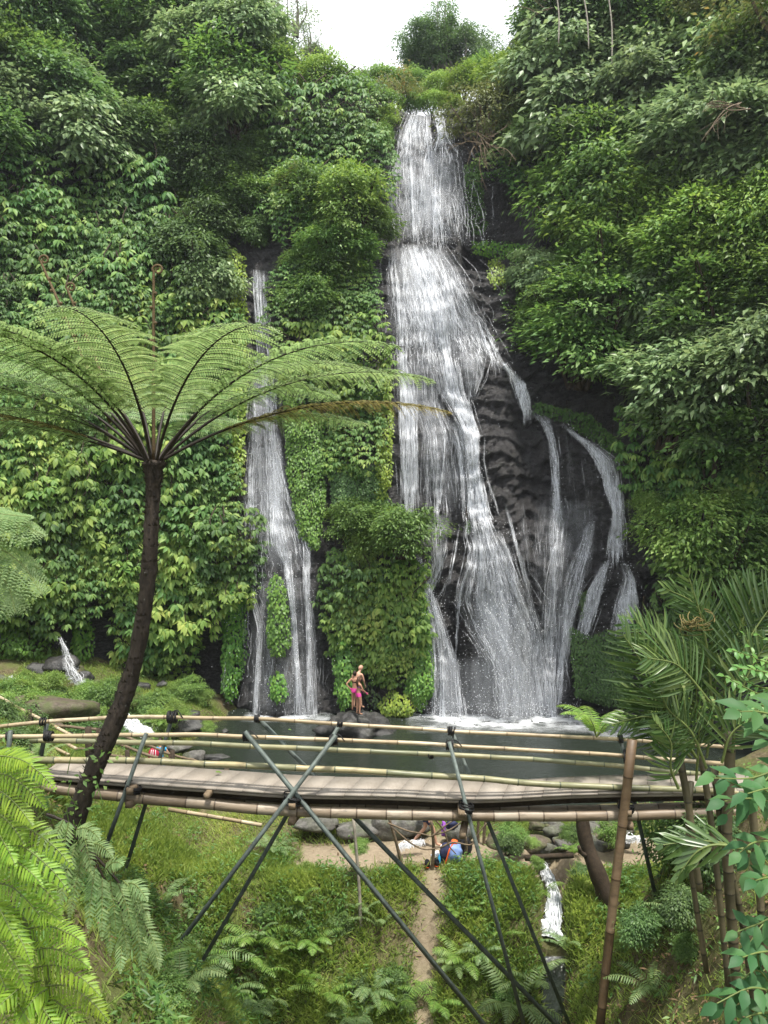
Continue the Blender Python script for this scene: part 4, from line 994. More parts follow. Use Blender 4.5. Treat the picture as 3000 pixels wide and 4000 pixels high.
# ------------------------------------------------------------------ plants: prototypes
PROTO = {}
HOLD = []
def crown_mb(seed, ncl=70, per=70, L=.10, asp=.42, droop=.45, squash=.82, spr=.20, full=False, lump=.42, flat=.5, tpl=LEAF5):
    r = np.random.default_rng(seed)
    d = nrm(r.normal(size=(ncl*4, 3)))
    if not full: d = d[(d@nrm(np.array([0, -.75, .66]))) > -.30]
    else: d = d[d[:, 2] > -.92]
    d = d[:ncl]
    rad = .74+lump*vn(d[:, 0]*1.9+seed, d[:, 1]*1.9, d[:, 2]*1.9)+r.uniform(-.16, .08, len(d))
    c = d*rad[:, None]*np.array([1, 1, squash])
    n = len(d)*per
    ci = np.repeat(np.arange(len(d)), per)
    q = r.normal(size=(n, 3)); q[:, 2] *= flat
    sz = r.uniform(.65, 1.3, len(d))[ci][:, None]
    pos = c[ci]+q*spr*sz*.62
    # sprays sag at their rims
    pos[:, 2] -= .55*(np.hypot(q[:, 0], q[:, 1])*spr*.62)**1.4
    out = nrm(nrm(q)*.9+d[ci]*.7)
    D = nrm(out*np.array([1, 1, .45])+np.array([0, 0, -droop])+r.normal(0, .30, (n, 3)))
    N = np.array([0, 0, 1.0])+d[ci]*.45+r.normal(0, .35, (n, 3))
    mb = MB(); ls = L*r.uniform(.6, 1.35, n)
    scatter(mb, tpl, pos, D, N, ls, ls*asp*r.uniform(.8, 1.2, n))
    return mb, c
def stems_mb(seed, c, n=9, base=(0, .15, -.95), r0=.05):
    r = np.random.default_rng(seed); mb = MB()
    for k in r.choice(len(c), min(n, len(c)), False):
        b = np.array(base)+r.normal(0, .07, 3)*np.array([1, 1, 0]); mid = (b+c[k])/2+r.normal(0, .12, 3)
        tube(mb, smoothpath([b, mid, c[k]], 7), np.linspace(r0, r0*.25, 7), 5, False)
    return mb
def make_crown(key, mat_, seed, trunk='dark_wood', tree=False, **kw):
    cb, cc = crown_mb(seed, **kw)
    me1 = mk_mesh('crown_'+key, cb, M[mat_]); me2 = mk_mesh('stem_'+key, stems_mb(seed+7, cc), M[trunk])
    PROTO[key] = [('crown', me1), ('trunk', me2)]
def curtain_mb(seed, wd=3.2, ht=3.4, L=.285, asp=.45, step=.30, nl=7, lump=1.05, sparse=0.08):
    """a hanging sheet of broad leaves: overlapping rosettes of drooping leaflets in rough tiers"""
    r = np.random.default_rng(seed); P_, D_, N_, Ls = [], [], [], []
    cs = []
    for z in np.arange(-ht/2, ht/2, step*.8):
        for x in np.arange(-wd/2, wd/2, step):
            xx = x+r.normal(0, step*.3); zz = z+r.normal(0, step*.26)
            e = 1-(abs(xx)/(wd*.56))**3-(abs(zz)/(ht*.56))**3+.35*vn(xx*1.3+seed, zz*1.3)
            if e < r.uniform(0, .35) or r.uniform() < sparse: continue
            dep = -(.35+lump*(.5+.5*vn(xx*.75+seed*3.1, zz*.9)))*(.35+.65*min(1, max(0, e)))-r.uniform(0, .22)
            cs.append((xx, dep, zz))
    cs = np.array(cs)
    for c in cs:
        k = int(r.integers(nl-1, nl+2)); az0 = r.uniform(0, 6.28); ax = nrm(np.array([r.normal(0, .28), -.62, .75]))
        u = nrm(np.cross(ax, (1, 0, .1))); v = np.cross(ax, u); s = r.uniform(.55, 1.3)
        for j in range(k):
            az = az0+j*6.283/k+r.normal(0, .16)
            rd = math.cos(az)*u+math.sin(az)*v
            P_.append(c+rd*.03); D_.append(rd*.85+np.array([0, -.12, -.62])+r.normal(0, .12, 3)); N_.append(ax+rd*.4); Ls.append(L*s*r.uniform(.8, 1.12))
    Ls = np.array(Ls); mb = MB()
    scatter(mb, LEAF9, np.array(P_), np.array(D_), np.array(N_), Ls, Ls*asp)
    st = MB()
    for k in r.choice(len(cs), min(14, len(cs)), False):
        c = cs[k]; tube(st, smoothpath([c+(0, .05, 0), c+(r.normal(0, .1), .25, .35), c+(r.normal(0, .2), .5, .9)], 6), np.linspace(.012, .03, 6), 4, False)
    return mb, st
def make_curtain(key, mat_, seed, **kw):
    a, b = curtain_mb(seed, **kw)
    PROTO[key] = [('leaves', mk_mesh('leaves_'+key, a, M[mat_])), ('stems', mk_mesh('stems_'+key, b, M['dark_wood']))]
for i in range(3):
    make_crown('dark%d' % i, 'fine_dark', 100+i, ncl=95, per=70, L=.125, droop=.5, spr=.23)
    make_crown('mid%d' % i, 'fine_mid', 110+i, ncl=95, per=75, L=.115, droop=.4, spr=.25, lump=.52)
    make_crown('pale%d' % i, 'fine_pale', 120+i, ncl=100, per=62, L=.145, asp=.5, droop=.65, spr=.23, lump=.6)
    make_crown('yel%d' % i, 'fine_yellow', 130+i, ncl=95, per=75, L=.105, droop=.4, spr=.24, lump=.5)
    make_crown('tier%d' % i, 'fine_mid', 140+i, ncl=75, per=85, L=.115, droop=.25, spr=.33, flat=.20, lump=.55)
    make_crown('ptier%d' % i, 'fine_pale', 150+i, ncl=75, per=80, L=.14, droop=.38, spr=.33, flat=.20, lump=.55)
    make_curtain('brd%d' % i, 'broad', 200+i)
    make_curtain('brl%d' % i, 'broad_light', 210+i, L=.32, step=.33)
    make_curtain('brs%d' % i, 'broad', 220+i, L=.23, step=.245, lump=.8)
for i in range(2):
    make_crown('olive%d' % i, 'fine_olive', 160+i, 'twig', ncl=80, per=55, L=.095, droop=.35, spr=.22, lump=.5)
make_crown('sky0', 'fine_dark', 171, 'pale_bark', full=True, ncl=260, per=75, L=.075, droop=.4, squash=1.0, spr=.19, lump=.55)
make_crown('sky1', 'fine_olive', 172, 'pale_bark', full=True, ncl=110, per=60, L=.085, droop=.3, squash=.8, spr=.2, lump=.6)
make_crown('airy0', 'fine_pale', 173, 'pale_bark', full=True, ncl=70, per=36, L=.085, droop=.6, squash=1.1, spr=.26, lump=.75)
make_curtain('brsp', 'broad', 231, L=.34, step=.42, sparse=.35)
KINDS_ = dict(dark='fine leaved dark green bush', mid='fine leaved mid green bush', pale='grey green drooping leaved bush', yel='yellow green bush', tier='layered green shrub', ptier='layered grey green shrub',
              brd='broad leaved hanging creeper', brl='light broad leaved creeper', brs='small broad leaved creeper', olive='olive brown bush')
def place(key, pos, s, label, cat, group=None, rot=None, rng=R_, name=None, sc=None):
    t = thing(name or ('creeper' if key.startswith('br') else 'shrub'), label, cat, pos, group)
    for nm, me in PROTO[key]: part(nm, me, t)
    if rot is None: rot = (rng.uniform(-.12, .12), rng.uniform(-.14, .14), rng.uniform(-.7, .7))
    t.rotation_euler = rot
    t.scale = sc if sc else (s*rng.choice([-1, 1]), s, s*rng.uniform(.9, 1.12))
    return t
def inpoly(px, py, poly):
    c = False; n = len(poly)
    for i in range(n):
        x0, y0 = poly[i]; x1, y1 = poly[i-1]
        if (y0 > py) != (y1 > py) and px < (x1-x0)*(py-y0)/(y1-y0)+x0: c = not c
    return c
KEEP = []      # photo regions left bare for water and rock
KEEP.append([(1575, 420), (1745, 420), (1760, 560), (1830, 640), (1840, 960), (1990, 1010), (2010, 1330), (2130, 1570), (2350, 1740), (2440, 1900), (2450, 2060), (2470, 2230), (2500, 2480), (2480, 2800), (1690, 2800), (1690, 2600), (1630, 2200), (1560, 2000), (1510, 1400), (1500, 900), (1505, 640), (1560, 520)])
KEEP.append([(885, 960), (1125, 960), (1150, 1400), (1160, 1700), (1190, 1980), (1260, 2150), (1285, 2400), (1290, 2800), (885, 2800), (900, 2300), (880, 1900), (890, 1600)])
KEEP.append([(1840, 760), (2060, 740), (2040, 1000), (1850, 1000)])
def fill(poly, step, types, size, label, group, seed, push=.45, jit=.38, sj=.34):
    """covers a region of the cliff with plants, each at its own place on the cliff surface"""
    r = np.random.default_rng(seed)
    xs_ = [p[0] for p in poly]; ys_ = [p[1] for p in poly]; k = 0
    y = min(ys_); row = 0
    while y <= max(ys_):
        x = min(xs_)+(step/2 if row % 2 else 0)
        while x <= max(xs_):
            px, py = x+r.normal(0, step*jit*.5), y+r.normal(0, step*jit*.5)
            if inpoly(px, py, poly) and not any(inpoly(px, py, q) for q in KEEP):
                p = hit(px, py); d = p[1]
                s = size/F*d*r.uniform(1-sj, 1+sj)
                key = types[int(r.integers(0, len(types)))]
                vs_ = [q for q in PROTO if q.startswith(key) and q[len(key):].isdigit()]
                key2 = vs_[int(r.integers(0, len(vs_)))]
                kd = KINDS_[key]
                if key.startswith('br'):
                    sc = s/1.55
                    place(key2, p+np.array([0, -.1, 0]), sc, kd+' '+label, 'creeper', kd+'s '+label, (r.normal(-.08, .06), r.normal(0, .12), r.normal(0, .18)-.018*p[0]), r)
                else:
                    place(key2, p+np.array([0, -push*s, 0]), s, kd+' '+label, 'bush', kd+'s '+label, None, r)
                k += 1
            x += step
        y += step*.82; row += 1
    return k
n = 0
# left slope, top: dark and pale fine-leaved mass
n += fill([(-80, -80), (930, -80), (1000, 260), (980, 640), (930, 960), (700, 900), (560, 720), (-80, 640)], 165, ['dark', 'dark', 'pale', 'mid'], 162, 'high on the left slope above the broad leaved curtain', 'a', 1)
# pale tree hanging in the middle of the left slope
n += fill([(620, -60), (940, 0), (1010, 300), (960, 560), (800, 520), (640, 260)], 158, ['pale'], 150, 'forming the pale mass near the top centre left', 'b', 2, push=1.0)
# the large broad leaved curtain behind the tree fern
n += fill([(-60, 680), (500, 760), (680, 940), (700, 1180), (-60, 1250)], 129, ['brd', 'brd', 'brs'], 130, 'on the left cliff above the tree fern', 'c', 3)
n += fill([(700, 880), (930, 960), (940, 1260), (720, 1240)], 134, ['mid', 'dark', 'pale'], 126, 'left of the slender left fall high up', 'd', 4)
n += fill([(-60, 1220), (950, 1220), (930, 1860), (-60, 1860)], 141, ['brd', 'brl', 'brs'], 135, 'on the left cliff behind the tree fern fronds', 'e', 5)
n += fill([(-60, 1840), (900, 1840), (930, 2180), (900, 2380), (520, 2400), (430, 2280), (-60, 2290)], 129, ['brl', 'brl', 'brd'], 132, 'on the left cliff below the tree fern crown', 'f', 6)
n += fill([(500, 2400), (760, 2380), (760, 2520), (520, 2560)], 103, ['brl'], 95, 'hanging low beside the tree fern trunk', 'g', 7)
n += fill([(560, 2560), (750, 2560), (760, 2700), (560, 2700)], 94, ['brl'], 92, 'hanging lowest left of the slender fall', 'h', 8)
# rib between the two falls
n += fill([(1100, 420), (1440, 400), (1450, 560), (1420, 760), (1080, 700)], 116, ['brs', 'brs', 'brd'], 112, 'on the rib between the falls near the rim', 'i', 9)
n += fill([(1090, 700), (1420, 740), (1430, 1300), (1130, 1300), (1120, 1000)], 107, ['brs', 'brs', 'brs', 'mid'], 108, 'on the upper rib between the two waterfalls', 'j', 10)
n += fill([(1150, 1300), (1430, 1300), (1440, 1560), (1160, 1560)], 111, ['brs', 'brl'], 108, 'on the middle rib between the two waterfalls', 'k', 11)
n += fill([(1290, 1560), (1440, 1560), (1450, 1850), (1300, 1850)], 103, ['brs', 'brl'], 98, 'on the rib left of the main fall at mid height', 'l', 12)
n += fill([(1300, 2150), (1560, 2150), (1640, 2380), (1640, 2600), (1480, 2660), (1440, 2500), (1300, 2420)], 101, ['brl', 'brl', 'brd'], 105, 'on the bulge of cliff above the bathers', 'm', 13, push=.3)
# right side
n += fill([(1930, 420), (2150, 420), (2180, 700), (1980, 680), (1880, 560)], 111, ['brs', 'dark', 'brs'], 90, 'over the dark hollow right of the upper fall', 'n', 14)
n += fill([(2060, 260), (3080, 200), (3080, 760), (2300, 860), (2180, 500)], 182, ['mid', 'pale', 'dark'], 180, 'on the upper right slope', 'o', 15)
n += fill([(2280, 800), (3080, 720), (3080, 1260), (2420, 1240), (2180, 1080)], 182, ['tier', 'mid', 'yel'], 180, 'on the middle of the right slope', 'p', 16, push=.7)
n += fill([(2420, 1220), (3080, 1220), (3080, 1760), (2560, 1720), (2440, 1540)], 187, ['ptier', 'tier', 'pale'], 182, 'on the lower right slope above the big leaved creepers', 'q', 17, push=.7)
n += fill([(2500, 1640), (3080, 1700), (3080, 2420), (2640, 2420), (2590, 2200), (2540, 1900)], 129, ['brd', 'brd', 'brl'], 135, 'on the right cliff behind the palm', 'r', 18)
n += fill([(2080, -80), (3080, -80), (3080, 240), (2140, 220)], 168, ['dark', 'dark', 'mid'], 168, 'at the top right corner', 't', 20)
n += fill([(820, 520), (1080, 420), (1080, 720), (1000, 900), (900, 1000), (800, 760)], 115, ['dark', 'dark', 'mid'], 120, 'in the dark gully at the head of the slender fall', 'u', 21, push=.1)
n += fill([(3080, 300), (3500, 300), (3500, 2300), (3080, 2300)], 230, ['ptier', 'pale', 'mid'], 190, 'beyond the right edge of the cliff', 'v', 31)
print('filled', n)
# single plants one can point to
def single(key, px, py, size, label, cat='bush', push=.7, d=None, name='shrub', sc=None):
    p = hit(px, py) if d is None else P(px, py, d)
    s = size/F*p[1]
    return place(key, p+np.array([0, -push*s if d is None else 0, 0]), s, label, cat, None, None, R_, name, sc)
single('yel0', 1375, 830, 150, 'rounded light green bush bulging beside the middle of the upper fall', push=.9)
single('mid1', 1330, 980, 120, 'green bush directly under the rounded light bush on the rib', push=.7)
single('olive1', 1200, 770, 95, 'small yellowish bush among the creepers on the rib', push=.8)
single('tier0', 2230, 1340, 215, 'big rounded bush overhanging the rock shelf right of the main fall', push=1.0)
single('tier1', 2120, 1250, 130, 'smaller bush at the left shoulder of the big rounded bush', push=.9)
single('pale1', 2090, 1090, 115, 'pale leaved bush at the edge of the black rock beside the lower tier', push=.8)
single('yel1', 2370, 930, 205, 'large light green mound of shrub right of the dark hollow', push=1.0)
single('yel2', 2620, 980, 240, 'large light green mound in the middle of the right slope', push=1.1)
single('yel2', 2610, 2040, 200, 'light green feathery bush over the rightmost waterfall', push=1.3)
single('yel1', 2515, 1985, 80, 'small light bush reaching over the rightmost waterfall', push=1.3)
single('tier2', 2720, 2110, 190, 'green layered bush above the palm', push=1.2)
single('mid0', 1560, 2060, 135, 'fine leaved bush crowning the leafy bulge above the bathers', push=.9)
single('mid2', 1380, 2030, 105, 'mid green bush at the left top of the leafy bulge', push=.6)
single('yel0', 1440, 2100, 95, 'light green bush tucked below the top of the leafy bulge', push=.9)
single('pale0', 2160, 360, 210, 'pale rounded tree crown on the right rim', push=.8)
single('yel1', 1990, 330, 125, 'bright green bush on the rim left of the pale rounded crown', push=.6)
single('olive0', 1880, 490, 140, 'tangled olive brown bush right of the top of the fall', push=.6)
single('yel2', 2060, 520, 110, 'yellow green bush below the rim at the right of the fall top', push=.9)
single('pale2', 2450, 480, 220, 'broad grey green crown on the upper right slope', push=1.0)
single('ptier0', 2680, 620, 240, 'broad layered grey green tree on the right slope', push=1.1)
single('ptier1', 2560, 1560, 230, 'layered grey green tree above the big leaved creepers at right', push=1.1)
single('ptier2', 2830, 1480, 250, 'layered grey green tree at the right edge half way up', push=1.2)
single('yel0', 2960, 900, 200, 'yellowish bush at the right edge in the upper half', push=1.2)
single('olive0', 2900, 250, 230, 'orange tinged tree crown in the upper right corner', push=1.6, cat='tree', name='tree')
single('olive1', 2740, 130, 170, 'brownish tree crown left of the orange tinged one', push=1.6, cat='tree', name='tree')
# along the rim
for key, px, py, sz, d, lb in (('yel1', 1800, 330, 90, 47, 'bright bush on the rim right above the fall lip'), ('yel0', 1720, 350, 80, 48, 'light bush directly above the fall lip'), ('olive1', 1540, 370, 100, 46, 'dark tangled bush left above the fall lip'),
        ('mid1', 1480, 330, 85, 50, 'small green bush at the lowest point of the skyline'), ('olive0', 1420, 330, 75, 52, 'airy bush on the skyline left of the dark tree'), ('yel2', 1500, 470, 75, 43.2, 'green bush left of the top of the waterfall'), ('mid0', 1465, 540, 70, 42.2, 'olive bush clinging to the rock at the left of the fall'),
        ('mid2', 1340, 370, 110, 44, 'green bush on the rim above the left rib'), ('yel1', 1240, 310, 115, 43, 'bright green bush on the shoulder below the skyline at left'), ('mid0', 1900, 300, 100, 48, 'bush on the rim under the dark skyline tree'),
        ('yel0', 1690, 405, 62, 45.6, 'low bush right behind the water at the fall lip'), ('mid0', 1610, 408, 60, 45.8, 'low bush behind the left of the fall lip'), ('yel2', 1760, 415, 66, 45.4, 'low bush behind the right of the fall lip'), ('mid1', 1460, 400, 85, 45, 'bush on the rim halfway between the left shoulder and the lip'),
        ('dark0', 1230, 220, 55, 50, 'small dark bush against the sky at the left shoulder'), ('dark1', 1300, 330, 60, 48, 'dark bush just under the sky gap'), ('mid0', 2010, 250, 95, 47, 'bush on the skyline left of the tall right trees'), ('mid1', 1620, 330, 80, 50, 'bush on the skyline in front of the dark tree')):
    single(key, px, py, sz, lb, d=d)
t = single('sky0', 1690, 165, 130, 'tall dark rounded tree standing alone against the white sky', 'tree', d=62, name='skyline_tree')
m_ = MB(); a = P(1745, 330, 62); tube(m_, smoothpath([a-(0, 0, 3), a+(.4, 0, 0), P(1715, 200, 62), P(1690, 120, 62)], 14), np.linspace(.32, .12, 14), 7)
t2 = single('sky0', 1810, 195, 125, 'lower right half of the dark skyline tree with reddish leaf tips', 'tree', d=62.5, name='skyline_tree', sc=None)
t2.rotation_euler[2] = 2.2
bo = obj('bole', m_, M['pale_bark'], None, True); bo.parent = None
bo_o = bo; bo_o.location -= Vector(t.location)
bo_o.parent = t; bo_o.matrix_parent_inverse = Matrix.Identity(4)
loc_w = bo_o.location.copy(); R3 = (t.rotation_euler.to_matrix() @ Matrix.Diagonal(t.scale)).inverted()
bo_o.matrix_basis = Matrix.LocRotScale(R3 @ loc_w, None, None) if False else (Matrix.Translation(R3 @ loc_w) @ R3.to_4x4())
single('sky0', 1640, 215, 85, 'left shoulder tree beside the dark skyline tree', 'tree', d=63, name='skyline_tree')
for k, (px, py, sz, d) in enumerate(((1150, 40, 105, 46), (1090, 140, 110, 45), (1200, 150, 60, 47))):
    single('airy0', px, py, sz, 'airy pale tree reaching into the white sky at the left, %s' % ['over the shoulder', 'behind the pale leaf mass', 'topmost'][k], 'tree', d=d, name='tree')
for k, (px, py, sz, d) in enumerate(((2120, 60, 110, 43), (2230, 30, 150, 42), (2080, 150, 70, 44), (2400, 20, 170, 41))):
    single('sky1' if k == 2 else 'dark%d' % (k % 3), px, py, sz, 'dark tall tree at the right of the sky gap, %s' % ['at the sky edge', 'behind the slim trunks', 'lowest and nearest the gap', 'farther right'][k], 'tree', d=d, name='tree')
# slim pale trunks in the upper right
for k, (a, b) in enumerate((((2168, -60), (2182, 170)), ((2270, -60), (2300, 190)), ((2374, -40), (2390, 250)))):
    m_ = MB(); d = 37.2+.2*k; p = smoothpath([P(*a, d), P((a[0]+b[0])/2+8, (a[1]+b[1])/2, d), P(*b, d)], 12); tube(m_, p, .035, 6)
    o = obj('liana', m_, M['pale_bark'], smooth=True); tag(o, 'slim pale trunk hanging in front of the dark trees, %s from the sky gap' % ['first', 'second', 'third', 'fourth', 'fifth'][k], 'liana')
# bare twigs in the upper right and by the fall top
def twigs(px, py, d, n, ln, seed, label, dirx=(-1, .1)):
    g_ = np.random.default_rng(seed); m_ = MB(); c = P(px, py, d)
    for k in range(n):
        a = c+g_.normal(0, .25, 3); v = nrm(np.array([dirx[0]+g_.normal(0, .5), -.3+g_.normal(0, .3), dirx[1]+g_.normal(0, .5)])); L = ln*g_.uniform(.5, 1)
        p = smoothpath([a, a+v*L*.5+g_.normal(0, .12, 3), a+v*L+np.array([0, 0, -.2*L])+g_.normal(0, .15, 3)], 9); tube(m_, p, np.linspace(.028, .007, 9), 4, False)
        for j in (3, 5, 6):
            v2 = nrm(v+g_.normal(0, .6, 3)); tube(m_, smoothpath([p[j], p[j]+v2*L*.2, p[j]+v2*L*.4+g_.normal(0, .08, 3)], 5), np.linspace(.012, .004, 5), 4, False)
    o = obj('bare_branches', m_, M['twig'], smooth=True); tag(o, label, 'branches')
twigs(1880, 560, 39.0, 16, 2.0, 1, 'bare brown twigs hanging right of the top of the fall', (.2, -.2))
twigs(2900, 420, 27.5, 6, 2.4, 2, 'bare curving branches in front of the right slope near the top')
twigs(2120, 40, 40.0, 5, 2.0, 4, 'bare branch reaching into the sky from the right trees', (-1, .0))

# ------------------------------------------------------------------ ivy panels of small leaves hugging the rock
def ivy(poly, mat_, label, L=.13, bulge=.45, dens=1.5, seed=0, lump=.25, cat='ivy', group=None):
    r = np.random.default_rng(seed)
    xs_ = [p[0] for p in poly]; ys_ = [p[1] for p in poly]
    A = .5*abs(sum(xs_[i]*ys_[i-1]-xs_[i-1]*ys_[i] for i in range(len(poly))))
    n = int(A/(F/34)**2/(L*L*.42)*2.3*dens)
    px, py = [], []
    while len(px) < n:
        a, b = r.uniform(min(xs_), max(xs_)), r.uniform(min(ys_), max(ys_))
        if inpoly(a, b, poly): px.append(a); py.append(b)
    px, py = np.array(px), np.array(py)
    # distance to the outline shapes the bulge
    E = np.full(n, 1e9)
    for i in range(len(poly)):
        a, b = np.array(poly[i-1], float), np.array(poly[i], float); ab = b-a
        t = np.clip(((px-a[0])*ab[0]+(py-a[1])*ab[1])/max(ab@ab, 1e-6), 0, 1)
        E = np.minimum(E, np.hypot(px-a[0]-t*ab[0], py-a[1]-t*ab[1]))
    k = np.sqrt(np.clip(E/42, 0, 1))
    p = hit(px, py)
    p[:, 1] = Yrock(p[:, 0], p[:, 2])*0+p[:, 1]-.12-bulge*k-lump*np.clip(.5+vn(p[:, 0]*1.6, p[:, 2]*1.6, seed), 0, 1)*k-r.uniform(0, .12, n)
    pos = p+r.normal(0, .03, p.shape)
    D = np.stack([r.normal(0, .42, n), -.45+r.normal(0, .15, n), np.full(n, -.8)], -1)
    N = np.stack([r.normal(0, .25, n), np.full(n, -.8), np.full(n, .65)], -1)
    ls = L*r.uniform(.6, 1.3, n); mb = MB()
    scatter(mb, LEAF5, pos, D, N, ls, ls*.62)
    # the mat of stems the leaves grow from
    q = MB(); e = hit(np.array(xs_, float), np.array(ys_, float)); c = e.mean(0)
    t_ = thing('ivy', label, cat, (c[0], e[:, 1].min(), e[:, 2].min()), group)
    obj('leaves', mb, M[mat_], t_)
    for _ in range(max(5, n//260)):
        i = int(r.integers(0, n)); a = pos[i]; b_ = a+np.array([r.normal(0, .12), .18, r.uniform(.3, .9)]); tube(q, smoothpath([a, (a+b_)/2+r.normal(0, .04, 3), b_], 5), .012, 4, False)
    obj('stems', q, M['dark_wood'], t_)
    return t_
ivy([(1110, 1540), (1200, 1580), (1270, 1620), (1275, 1950), (1245, 2150), (1170, 2090), (1125, 1850)], 'ivy', 'green ivy panel along the right edge of the slender fall', seed=1, L=.14)
ivy([(885, 2240), (975, 2200), (965, 2560), (935, 2700), (905, 2740), (872, 2680), (875, 2450)], 'ivy', 'tall hanging ivy column left of the foot of the slender fall', seed=2, L=.17, bulge=.6)
ivy([(1055, 2270), (1085, 2225), (1125, 2290), (1140, 2500), (1110, 2555), (1065, 2550), (1048, 2490)], 'ivy', 'bullet shaped ivy clump hanging in the middle of the slender fall', seed=3, L=.17, bulge=.6)
ivy([(1058, 2640), (1088, 2608), (1122, 2640), (1124, 2700), (1095, 2735), (1060, 2710)], 'ivy', 'small round ivy clump under the bullet shaped one', seed=4, L=.17, bulge=.5)
ivy([(300, 2400), (345, 2385), (380, 2450), (378, 2550), (330, 2590), (302, 2540)], 'ivy', 'dark green ivy clump on the wall right of the left cascade', seed=5, L=.19, bulge=.5)
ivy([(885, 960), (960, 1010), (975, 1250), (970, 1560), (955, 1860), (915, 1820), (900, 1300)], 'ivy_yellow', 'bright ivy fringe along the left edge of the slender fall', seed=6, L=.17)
ivy([(1300, 2470), (1390, 2430), (1395, 2640), (1385, 2730), (1340, 2770), (1308, 2700)], 'ivy', 'ivy panel on the rock behind the left of the bathers', seed=7, L=.17, bulge=.4)
ivy([(1475, 2740), (1530, 2690), (1590, 2690), (1625, 2740), (1600, 2792), (1500, 2795)], 'ivy_yellow', 'low bright yellow green clump right of the bathers at the water', seed=8, L=.16, bulge=.7, lump=.4)
ivy([(1640, 2190), (1675, 2350), (1690, 2520), (1700, 2680), (1640, 2770), (1580, 2690), (1600, 2520), (1620, 2350)], 'ivy', 'ivy panel lining the left side of the main fall at the bottom', seed=9, L=.14, bulge=.5)
ivy([(1475, 1380), (1520, 1420), (1535, 1640), (1530, 1880), (1500, 1960), (1462, 1940), (1470, 1600)], 'ivy_yellow', 'long yellow green ivy strip along the left edge of the main fall', seed=10, L=.15)
ivy([(1280, 1800), (1500, 1820), (1520, 1990), (1300, 1980)], 'ivy_dark', 'flat dark ivy patch on the rib below the middle creepers', seed=11, L=.11, bulge=.2)
ivy([(1905, 1022), (1935, 1010), (1965, 1040), (1968, 1105), (1930, 1132), (1903, 1090)], 'ivy_yellow', 'small bright ivy clump alone on the black rock right of the lower tier', seed=12, L=.15, bulge=.4)
ivy([(2010, 1110), (2110, 1090), (2085, 1390), (2015, 1340)], 'ivy', 'deep green ivy sheet at the right border of the black rock', seed=13, L=.13, bulge=.3)
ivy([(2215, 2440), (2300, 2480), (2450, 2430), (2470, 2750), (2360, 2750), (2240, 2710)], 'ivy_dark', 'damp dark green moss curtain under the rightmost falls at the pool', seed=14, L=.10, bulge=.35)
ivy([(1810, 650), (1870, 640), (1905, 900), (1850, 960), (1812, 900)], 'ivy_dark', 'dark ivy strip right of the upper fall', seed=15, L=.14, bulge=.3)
ivy([(1830, 940), (2060, 960), (2050, 1030), (1990, 1025), (1840, 1000)], 'ivy', 'low strip of plants on the ledge below the dark hollow', seed=16, L=.16, bulge=.4)
ivy([(1420, 2680), (1450, 2660), (1500, 2730), (1450, 2780)], 'ivy_dark', 'sparse leaves at the dark gap behind the bathers', seed=17, L=.16, bulge=.3, dens=.5)
ivy([(1945, 1140), (1975, 1130), (1985, 1200), (1955, 1210)], 'ivy_dark', 'tiny weed tuft on the black rock beside the lower tier, left one', seed=18, L=.12, bulge=.15, dens=.6)
ivy([(1990, 1290), (2010, 1260), (2020, 1330), (1995, 1360)], 'ivy_dark', 'tiny weed tuft on the black rock beside the lower tier, lower right one', seed=19, L=.12, bulge=.15, dens=.6)
ivy([(2260, 2310), (2285, 2290), (2290, 2380), (2262, 2420)], 'ivy_dark', 'small leafy tuft between the threads of the right fall', seed=20, L=.12, bulge=.2)
ivy([(-40, 2400), (90, 2400), (230, 2500), (220, 2560), (120, 2600), (110, 2690), (-40, 2680)], 'ivy', 'mound of green and yellow plants on the rock left of the left cascade', seed=21, L=.17, bulge=.9, lump=.6)
ivy([(1820, 2040), (1832, 2030), (1835, 2080), (1822, 2085)], 'ivy_dark', 'speck of weed on the rock above the fan of water', seed=22, L=.08, bulge=.1)

ivy([(2080, 1570), (2180, 1590), (2300, 1620), (2420, 1740), (2500, 1900), (2470, 1930), (2420, 1830), (2330, 1735), (2240, 1680), (2150, 1630), (2075, 1610)], 'ivy_dark', 'dark ivy border between the rock shelf and the right-hand bushes', seed=23, L=.16, bulge=.5)
